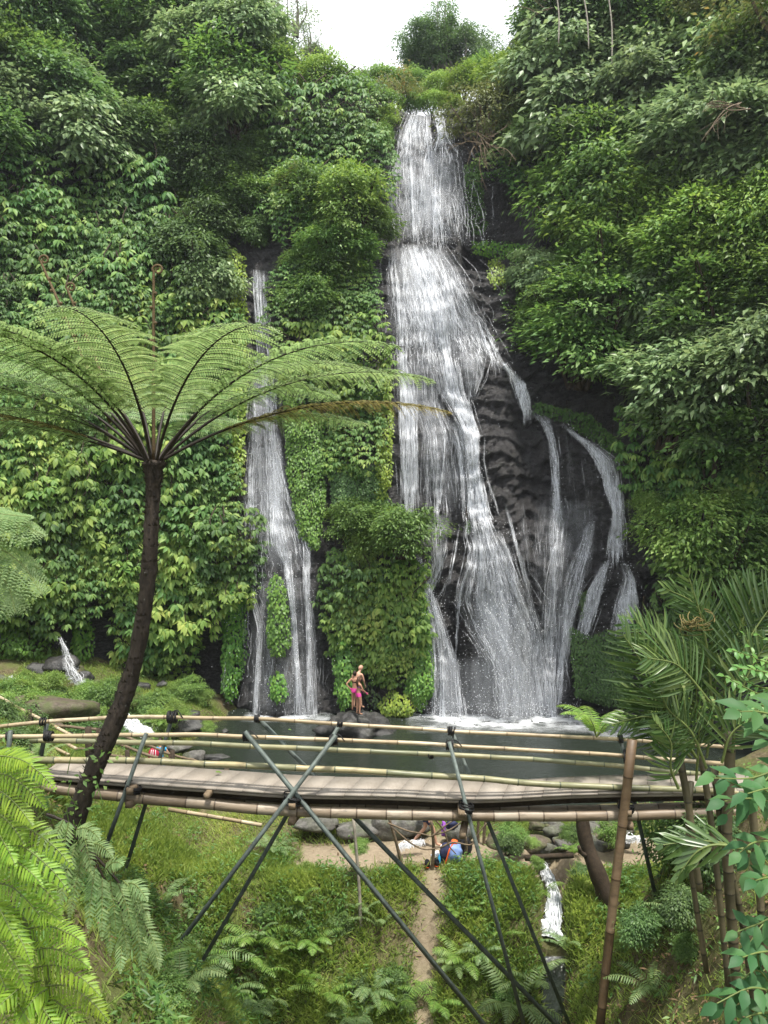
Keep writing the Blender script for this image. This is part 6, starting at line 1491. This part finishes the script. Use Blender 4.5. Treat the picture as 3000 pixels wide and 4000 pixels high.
scatter(m_, LEAF5, pp, np.stack([np.cos(a), np.sin(a)-.25, g_.normal(-.05, .3, n*K)], -1), np.stack([g_.normal(0, .3, n*K), g_.normal(-.3, .3, n*K), np.ones(n*K)], -1), g_.uniform(.07, .19, n*K), g_.uniform(.025, .055, n*K))
o = obj('undergrowth', m_, M['weed'], origin=(0, 18, -10)); tag(o, 'leafy green weeds growing in patches over the ravine banks', 'undergrowth', kind='stuff')
p, g_ = scat_ground(16000, -8, 10, 9.5, 22, 3, lambda x, y: np.clip(.22+.8*sstep(3.6, 5, x)*(1-sstep(18, 19, y))+.5*(1-sstep(-4.5, -3, x)), 0, 1)*(1-.8*np.clip(pathmask(x, y), 0, 1))*(np.abs(x-chan(y)) > .4)); n = len(p)
m_ = MB(); a = g_.uniform(0, 6.28, n)
scatter(m_, LEAF5, p+np.array([0, 0, .03]), np.stack([np.cos(a), np.sin(a), g_.normal(0, .3, n)], -1), np.stack([g_.normal(0, .5, n), g_.normal(-.4, .4, n), np.ones(n)], -1), g_.uniform(.06, .20, n), g_.uniform(.02, .06, n))
o = obj('leaf_litter', m_, M['litter'], origin=(0, 18, -10)); tag(o, 'brown dead leaves and stalks scattered on the ravine banks', 'leaf litter', kind='stuff')
g_ = np.random.default_rng(56)
for k in range(26):
    px, py = g_.uniform(600, 2900), g_.uniform(3400, 3960); pos = ghit(px, py)
    if abs(pos[0]-1.15) < .5 or abs(pos[0]-chan(pos[1])) < .5: continue
    key = ['mid', 'yel', 'tier', 'dark'][int(g_.integers(0, 4))]+str(int(g_.integers(0, 3)))
    place(key, pos+np.array([0, 0, .02]), g_.uniform(.18, .36), KINDS_[key[:-1]]+' low on the ravine bank below the bridge', 'plant', KINDS_[key[:-1]]+'s on the ravine bank', None, g_, 'plant')
# low plants by the left rocks and on the rubble wall
def bushlet(px, py, d, s, key, label): 
    t = place(key, P(px, py, d), s, label, 'plant', None, None, R_, 'plant'); return t
g_ = np.random.default_rng(55)
for k in range(64):
    px = g_.uniform(-20, 800); py = g_.uniform(2690, 2900); pos = ghit(px, py); key = ['yel', 'mid', 'dark', 'yel'][int(g_.integers(0, 4))]+str(int(g_.integers(0, 3)))
    place(key, pos+np.array([0, 0, .05]), g_.uniform(.25, .75), KINDS_[key[:-1]]+' among the stones of the left stream bank', 'plant', KINDS_[key[:-1]]+'s on the left stream bank', None, g_, 'plant')
for px, py, d, s, key, lb in ((100, 2680, 29.6, .6, 'yel0', 'yellow green plants on top of the flat brown boulder, left part'), (190, 2670, 29.6, .6, 'yel1', 'yellow green plants on top of the flat brown boulder, right part'), (330, 2700, 30.0, .55, 'yel2', 'green plants between the mossy boulders left of the trunk'), (420, 2720, 29.4, .75, 'mid0', 'green bush left of the leaning trunk above the white chute'),
        (215, 2770, 28.3, .6, 'mid1', 'low green plant at the right edge of the flat brown boulder'), (600, 2770, 29.6, .8, 'mid2', 'green plants at the pool edge right of the leaning trunk'), (690, 2790, 29.4, .6, 'yel0', 'bright plants at the pool edge below the hanging leaves'), (630, 2810, 28.6, .55, 'yel1', 'small bright plant in front of the dark pool edge boulder'), (815, 2835, 28.3, .28, 'yel2', 'tiny plant on the corner boulder of the pool'),
        (20, 2700, 30.0, .35, 'mid0', 'small plant beside the grey boulder at far left'), (2000, 3255, 20.9, .32, 'mid1', 'leafy plant at the left end of the rubble wall'), (1985, 3290, 20.7, .35, 'dark0', 'dark plant below the left end of the rubble wall'), (2080, 3290, 20.9, .18, 'yel1', 'tiny bright plant on the rubble wall'), (2390, 3240, 21.0, .4, 'yel0', 'yellow moss plants on the right of the rubble wall'), (2100, 3365, 19.9, .2, 'yel2', 'yellow green sprig at the head of the little cascade'),
        (2230, 3255, 20.6, .3, 'mid2', 'small green plant beside the dead trunk'), (2620, 3240, 16.5, .75, 'mid0', 'green bush on the right bank under the deck end'), (2750, 3260, 15.0, .8, 'dark1', 'dark bush on the right bank behind the palm stems'), (2500, 3600, 14.6, .42, 'dark2', 'dark leafy bush on the shaded right slope'), (2660, 3520, 13.6, .42, 'dark0', 'dark shrub further up the shaded right slope'),
        (520, 2740, 29.8, .5, 'olive0', 'brownish plants beside the leaning trunk'), (1405, 3300, 19.8, .25, 'yel2', 'small weed at the edge of the path left of the twig fence')):
    bushlet(px, py, d, s, key, lb)
m_ = MB(); q = P(8, 2850, 24); 
for k in range(22): scatter(m_, LEAF5, (q+R_.normal(0, .14, 3))[None], np.array([[R_.normal(0, .6), -.2, R_.uniform(-.2, 1)]]), np.array([[0, -1, .4]]), R_.uniform(.2, .4), .08)
m2 = plain('red_leaf', (.45, .02, .03), .5); o = obj('red_plant', m_, m2); tag(o, 'red leaved plant at the far left edge above the railing', 'plant')
# little things on deck and water: fallen leaves
for px, py, d, mt, lb in ((840, 3020, 15.6, 'fine_yellow', 'yellow fallen leaf on the far edge of the deck'), (1125, 2852, 28, 'fine_yellow', 'fallen leaf floating on the dark pool')):
    m_ = MB(); scatter(m_, LEAF9, P(px, py, d)[None]+np.array([0, 0, .02]), np.array([[1, .2, 0]]), np.array([[0, -.3, 1]]), .14, .07); o = obj('fallen_leaf', m_, M[mt]); tag(o, lb, 'leaf')
# ------------------------------------------------------------------ people
def skinned(joints, bones, root='pelvis', sub=2):
    """one continuous body: joints {name: (pos, (rx, ry))}, grown over the bones by a Skin modifier and baked to a mesh"""
    me = bpy.data.meshes.new('body_rig'); names = list(joints); ix = {n: i for i, n in enumerate(names)}
    me.from_pydata([joints[n][0] for n in names], [(ix[a], ix[b]) for a, b in bones], [])
    ob = bpy.data.objects.new('body_rig', me); C.objects.link(ob)
    md = ob.modifiers.new('skin', 'SKIN'); md.use_smooth_shade = True
    if not me.skin_vertices: me.skin_vertices.new()
    for n in names:
        v = me.skin_vertices[0].data[ix[n]]; r = joints[n][1]; v.radius = r if isinstance(r, tuple) else (r, r); v.use_root = (n == root)
    sb = ob.modifiers.new('sub', 'SUBSURF'); sb.levels = sub; sb.render_levels = sub
    dg = bpy.context.evaluated_depsgraph_get(); dg.update(); e = ob.evaluated_get(dg); m2 = bpy.data.meshes.new_from_object(e)
    V = np.zeros(len(m2.vertices)*3); m2.vertices.foreach_get('co', V); V = V.reshape(-1, 3)
    Q = [list(p.vertices) for p in m2.polygons if len(p.vertices) == 4]; T = [list(p.vertices) for p in m2.polygons if len(p.vertices) == 3]
    bpy.data.objects.remove(ob); return V, np.array(Q, int).reshape(-1, 4), np.array(T, int).reshape(-1, 3)
BONES = [('pelvis', 'spine'), ('spine', 'chest'), ('chest', 'neckbase'), ('neckbase', 'neck'), ('neck', 'skull')]
for s in 'LR': BONES += [('chest', 'sh'+s), ('sh'+s, 'el'+s), ('el'+s, 'wr'+s), ('wr'+s, 'palm'+s), ('pelvis', 'hip'+s), ('hip'+s, 'kn'+s), ('kn'+s, 'an'+s), ('an'+s, 'toe'+s)]
def person(label, base, yaw, h=1.68, female=False, pose={}, skin='skin', head_tilt=(0, 0, 0), hair=None, clothes=(), lean=0.0):
    """standing figure that faces +y before yaw; pose overrides joint positions (x right, y forward, z up, for a 1.7 m body)"""
    w = .9 if female else 1.0
    J = {'pelvis': ((0, 0, .94), (.135 if female else .13, .10)), 'spine': ((0, .0, 1.10), (.105*w, .08)), 'chest': ((0, .0, 1.29), (.135*w, .095)), 'neckbase': ((0, -.005, 1.43), (.062*w, .055)), 'neck': ((0, .01, 1.49), (.05*w, .05)), 'skull': ((0, .02, 1.56), (.06, .06))}
    for s, g_ in (('L', -1), ('R', 1)):
        J['sh'+s] = ((g_*.165*w, 0, 1.40), (.056*w, .056*w)); J['el'+s] = ((g_*.22, -.03, 1.12), (.040*w, .040*w)); J['wr'+s] = ((g_*.24, .04, .88), (.026, .024)); J['palm'+s] = ((g_*.245, .06, .81), (.034, .016))
        J['hip'+s] = ((g_*.085, 0, .86), (.088, .09)); J['kn'+s] = ((g_*.095, .02, .49), (.054, .056)); J['an'+s] = ((g_*.10, -.02, .085), (.035, .038)); J['toe'+s] = ((g_*.115, .14, .028), (.038, .024))
    for k, v in pose.items(): J[k] = (v, J[k][1])
    V, Q, T = skinned(J, BONES)
    mb = MB(); mb.add(V, Q, T)
    # head with brow, nose, chin, ears; five fingers per hand
    hc = np.array(J['skull'][0])+np.array([0, .015, .055]); H0 = MB(); ball(H0, (0, 0, 0), 1, 18, 14)
    hv = H0.V[0]; hs = hv*np.array([.075, .095, .115]); hs[:, 0] *= 1-.22*sstep(0, -1, hv[:, 2]); hs[:, 1] += .012*sstep(.2, -.8, hv[:, 2])*(hv[:, 1] > 0)
    nose = np.exp(-(hv[:, 0]/.16)**2-((hv[:, 2]+.12)/.22)**2)*(hv[:, 1] > .5)*.022; hs[:, 1] += nose
    sock = (np.exp(-((np.abs(hv[:, 0])-.38)/.2)**2-((hv[:, 2]-.05)/.16)**2)*(hv[:, 1] > .5))*.008; hs[:, 1] -= sock
    rx, ry, rz = head_tilt; Rm = np.array(Matrix.Rotation(rz, 3, 'Z') @ Matrix.Rotation(rx, 3, 'X') @ Matrix.Rotation(ry, 3, 'Y'))
    mb.add(hs@Rm.T+hc, H0.Q[0])
    for sg in (-1, 1):
        e = MB(); ball(e, (0, 0, 0), 1, 8, 6, (.012, .02, .032)); mb.add((e.V[0]+np.array([sg*.076, -.005, -.005]))@Rm.T+hc, e.Q[0])
    for s, sg in (('L', -1), ('R', 1)):
        wv, pv = np.array(J['wr'+s][0]), np.array(J['palm'+s][0]); d = nrm(pv-wv); sd = nrm(np.cross(d, (sg*1.0, .15, .2))); nn_ = np.cross(sd, d)
        for k, (o_, l_) in enumerate(((-.027, .062), (-.009, .072), (.009, .068), (.026, .054))):
            b0 = pv+d*.02+sd*o_; c1 = b0+d*l_*.5+nn_*.004; c2 = b0+d*l_*.9+nn_*.022*(-sg)
            tube(mb, smoothpath([b0-d*.03, b0, c1, c2], 7), np.linspace(.0095, .0065, 7), 6)
        b0 = pv-d*.03-sd*.028; tube(mb, smoothpath([b0, b0-sd*.028+d*.022, b0-sd*.036+d*.055], 6), np.linspace(.0115, .008, 6), 6)
    sc = h/1.70; cy, sy = math.cos(yaw), math.sin(yaw); Rz = np.array([[cy, -sy, 0], [sy, cy, 0], [0, 0, 1]])
    tr = lambda a: (np.asarray(a)*sc)@Rz.T
    t = thing('person', label, 'person', base)
    def put(name, m_, mt):
        m3 = MB(); m3.merge(m_)
        m3.V = [tr(v) for v in m3.V]; return obj(name, m3, M[mt], t, True, origin=(0, 0, 0))
    put('body', mb, skin)
    # cloth: the body's own surface pushed out, cut by height and side
    for name, mt, test, off in clothes:
        ctr = V[Q].mean(1); k = np.array([bool(test(c)) for c in ctr]); Qs = Q[k]
        nv = np.zeros_like(V); fn = np.cross(V[Q[:, 2]]-V[Q[:, 0]], V[Q[:, 3]]-V[Q[:, 1]])
        for j in range(4): np.add.at(nv, Q[:, j], fn)
        nv = nrm(nv); u_, inv = np.unique(Qs, return_inverse=True); m3 = MB(); m3.add((V+nv*off)[u_], inv.reshape(-1, 4)); put(name, m3, mt)
    ey = MB()
    for sg in (-1, 1): e = MB(); ball(e, (0, 0, 0), .010, 8, 6); ey.add((e.V[0]+np.array([sg*.029, .083, .006]))@Rm.T+hc, e.Q[0])
    put('eyes', ey, 'eye')
    if hair:
        mt, length, bun = hair; hm = MB(); ball(hm, (0, 0, 0), 1, 18, 12); v = hm.V[0]; hv = v*np.array([.084, .104, .122])+np.array([0, -.012, .012])
        ok = (v[:, 1] < .45) | (v[:, 2] > .55); q = hm.Q[0]; q = q[ok[q].all(1)]; hm.Q[0] = q; hm.V[0] = hv@Rm.T+hc
        if bun: ball(hm, hc+np.array([0, -.10, .045])@Rm.T, .042, 10, 8)
        if length:
            g_ = np.random.default_rng(3)
            for k in range(34):
                a = g_.uniform(-1, 1); st = hc+np.array([a*.075, -.055-.04*(1-a*a), .02])@Rm.T; L = length*g_.uniform(.8, 1.05)
                tube(hm, smoothpath([st, st+np.array([a*.03, -.05, -L*.4]), st+np.array([a*.04+g_.normal(0, .01), -.05, -L*.75]), st+np.array([a*.025+g_.normal(0, .01), -.03, -L])], 9), np.linspace(.018, .008, 9), 6)
        put('hair', hm, mt)
    return t
band = lambda z0, z1, xm=.19: (lambda c: z0 < c[2] < z1 and abs(c[0]) < xm)
def briefs(c): return .80 < c[2] < 1.0 and abs(c[0]) < .20 and (c[2] > .80+.55*max(0, abs(c[0])-.06))
B = lambda px, py, d: P(px, py, d)
# the three bathers on the rock, backs to us
person('bather seen from behind with hair in a bun and left hand on hip', B(1386, 2778, 31.5), -.15, 1.60, True, {'elL': (-.36, -.10, 1.17), 'wrL': (-.20, -.03, .98), 'palmL': (-.145, .0, .95), 'elR': (.22, .02, 1.12), 'wrR': (.20, .12, .92), 'palmR': (.19, .15, .86)}, 'skin_tan', (.1, 0, -.3), ('hair_dark', 0, True),
       (('bikini_bottom', 'pink', briefs, .008), ('bikini_top', 'black', band(1.235, 1.275, .16), .006)))
person('bather with long brown hair and pink bikini bottom reaching down to the right', B(1401, 2792, 31.2), -1.0, 1.52, True, {'elR': (.20, .10, 1.14), 'wrR': (.17, .30, .98), 'palmR': (.165, .36, .93), 'elL': (-.2, .12, 1.14), 'wrL': (-.12, .30, 1.0), 'palmL': (-.10, .36, .97), 'hipL': (-.085, -.02, .86), 'knL': (-.08, .05, .49), 'anL': (-.08, -.06, .09), 'toeL': (-.09, .08, .03)}, 'skin_tan', (-.45, 0, -.2), ('hair_brown', .42, False),
       (('bikini_bottom', 'pink', briefs, .008), ('bikini_top', 'purple', band(1.23, 1.285, .16), .006)))
person('shaven headed bather bending forward behind two other bathers', B(1392, 2768, 32.0), -.55, 1.78, False, {'chest': ((.02, .06, 1.28)), 'neckbase': (.05, .12, 1.42), 'neck': (.06, .16, 1.47), 'skull': (.07, .19, 1.53), 'shL': (-.14, .04, 1.38), 'shR': (.21, .08, 1.37), 'elR': (.26, .14, 1.10), 'wrR': (.24, .26, .90), 'palmR': (.23, .31, .84), 'elL': (-.22, .0, 1.12), 'wrL': (-.2, .12, .92), 'palmL': (-.19, .17, .86), 'knR': (.12, .10, .49), 'anR': (.16, .12, .085), 'toeR': (.2, .27, .03)}, 'skin', (-.65, 0, -.4), None,
       (('swim_shorts', 'shorts', band(.66, 1.0, .22), .012),))
# two visitors wading at the left
SH = lambda c: 1.0 < c[2] < 1.44 and abs(c[0]) < .215
t = person('wader in a white shirt and white hat with a raised elbow beside the leaning trunk', B(452, 3068, 26.4), -.2, 1.66, False, {'elR': (.36, .08, 1.16), 'wrR': (.22, .2, 1.3), 'palmR': (.18, .22, 1.35), 'elL': (-.25, .05, 1.14)}, 'skin', (-.3, 0, 0), ('white_cloth', 0, False), (('shirt', 'white_cloth', SH, .012), ('shorts', 'navy', band(.6, 1.0, .24), .014)))
m_ = MB(); ball(m_, (-.12, -.16, 1.2), 1, 14, 10, (.15, .10, .22)); o = obj('backpack', m_, M['crimson'], None, True, (0, 0, 0)); o.location = Vector(B(452, 3068, 26.4)); tag(o, 'red backpack on the wader in the white shirt', 'backpack')
t = person('wader in bright blue shorts bending towards the pool behind the near rails', B(625, 3080, 26.2), .1, 1.66, False, {'elR': (.30, .05, 1.15), 'wrR': (.31, .12, .93), 'palmR': (.31, .15, .87)}, 'skin', (-.4, 0, 0), ('hair_dark', 0, False), (('shirt', 'cyan', SH, .012), ('shorts', 'cyan', band(.55, 1.0, .24), .014), ('shorts_hem', 'white_cloth', band(.55, .62, .24), .017)))
bp = thing('backpack', 'red and pale striped backpack on the wader in blue shorts', 'backpack', B(612, 3080, 26.2))
m_ = MB(); ball(m_, (-.05, -.17, 1.17), 1, 16, 12, (.20, .12, .27)); o = obj('bag', m_, M['crimson'], bp, True, (0, 0, 0))
for dx in (-.11, -.04, .05):
    m_ = MB(); th = np.linspace(-1.1, 1.0, 14); tube(m_, np.stack([-.05+(dx+.05)*(1.0+0*th)*np.cos(th*.6), -.17-.125*np.cos(th*.95), 1.17+.25*np.sin(th)], -1), .011, 6); obj('stripe', m_, M['white_cloth'], bp, True, (0, 0, 0))
# the walker under the bridge whose legs show
q = ghit(1662, 3306)
person('barefoot person walking along the path, only bare legs showing below the bridge beam', q+np.array([0, 0, .0]), -1.45, 1.74, False, {'knR': (.09, .20, .50), 'anR': (.10, .28, .10), 'toeR': (.11, .44, .05), 'knL': (-.09, .02, .49), 'anL': (-.10, -.30, .14), 'toeL': (-.11, -.17, .03), 'elL': (-.24, .1, 1.12), 'elR': (.24, -.12, 1.12)}, 'skin', (-.3, 0, 0), ('hair_dark', 0, False), (('shorts', 'navy', band(.64, 1.0, .24), .014), ('shirt', 'blue', SH, .012)))
# ------------------------------------------------------------------ bags and shoes by the twig fence
def blob(name, c, sc, mt, label=None, seed=1, parent=None, cat=None, cr=.18):
    m_ = MB(); ball(m_, (0, 0, 0), 1, 20, 14); v = nrm(m_.V[0]); f = 1+cr*fbm(v[:, 0]*1.8+seed, v[:, 1]*1.8, v[:, 2]*1.8, 3)
    v = np.sign(m_.V[0])*np.abs(m_.V[0])**.8; m_.V[0] = v*f[:, None]*np.array(sc)+c
    o = obj(name, m_, M[mt], parent, True)
    if label: tag(o, label, cat)
    return o
q = ghit(1758, 3368); bk = thing('backpack', 'blue backpack with orange piping propped at the twig fence under the bridge', 'backpack', q)
blob('bag', q+np.array([-.10, 0, .26]), (.17, .17, .27), 'navy', None, 3, bk)
blob('jacket', q+np.array([.10, -.06, .26]), (.22, .18, .26), 'blue', None, 5, bk, None, .3)
m_ = MB(); tube(m_, smoothpath([q+np.array([-.16, -.20, .0]), q+np.array([-.10, -.22, .2]), q+np.array([-.03, -.20, .42]), q+np.array([.06, -.1, .52])], 16), .022, 6); obj('piping', m_, M['orange'], bk, True)
blob('hood', q+np.array([.12, .02, .53]), (.09, .08, .06), 'orange', None, 6, bk)
q2 = ghit(1820, 3335); blob('black_bag', q2+np.array([0, 0, .20]), (.16, .14, .22), 'black', 'black bag slumped beside the blue backpack', 7, None, 'bag', .3)
for k, (px, py, lb) in enumerate(((1668, 3385, 'dark shoe with orange trim left of the fence post'), (1705, 3380, 'dark shoe with red trim right of the fence post'))):
    c = ghit(px, py); sh = thing('shoe', lb, 'shoe', c); blob('upper', c+np.array([0, 0, .085]), (.07, .13, .085), 'black', None, 9+k, sh, None, .2)
    m_ = MB(); ball(m_, c+np.array([0, 0, .02]), 1, 14, 6, (.075, .14, .022)); obj('sole', m_, M['orange'], sh, True)
for k, (px, py, lb) in enumerate(((1702, 3352, 'crumpled clear plastic bag beside the shoes'), (1725, 3325, 'clear plastic cup above the crumpled plastic bag'))):
    c = ghit(px, py); blob('plastic_bag' if k == 0 else 'plastic_cup', c+np.array([0, 0, .08]), (.10 if k == 0 else .05, .08 if k == 0 else .05, .09), 'plastic', lb, 15+k, None, 'bag' if k == 0 else 'cup', .5 if k == 0 else .1)
c = ghit(1716, 3372); m_ = MB(); tube(m_, [c, c+(0, 0, .03), c+(0, 0, .17), c+(0, 0, .2), c+(0, 0, .23)], [.034, .036, .036, .014, .014], 10); o = obj('water_bottle', m_, M['cyan'], smooth=True); tag(o, 'blue water bottle between the shoe and the backpack', 'bottle')
c = P(1732, 3240, 20.6); blob('purple_cloth', c, (.06, .05, .19), 'purple', 'purple cloth hanging on the twig fence', 20, None, 'cloth', .4)
c = P(1765, 3225, 20.8); blob('blue_bag', c, (.17, .1, .12), 'navy', 'dark blue bag hanging under the beam by the twig fence', 21, None, 'bag', .3)
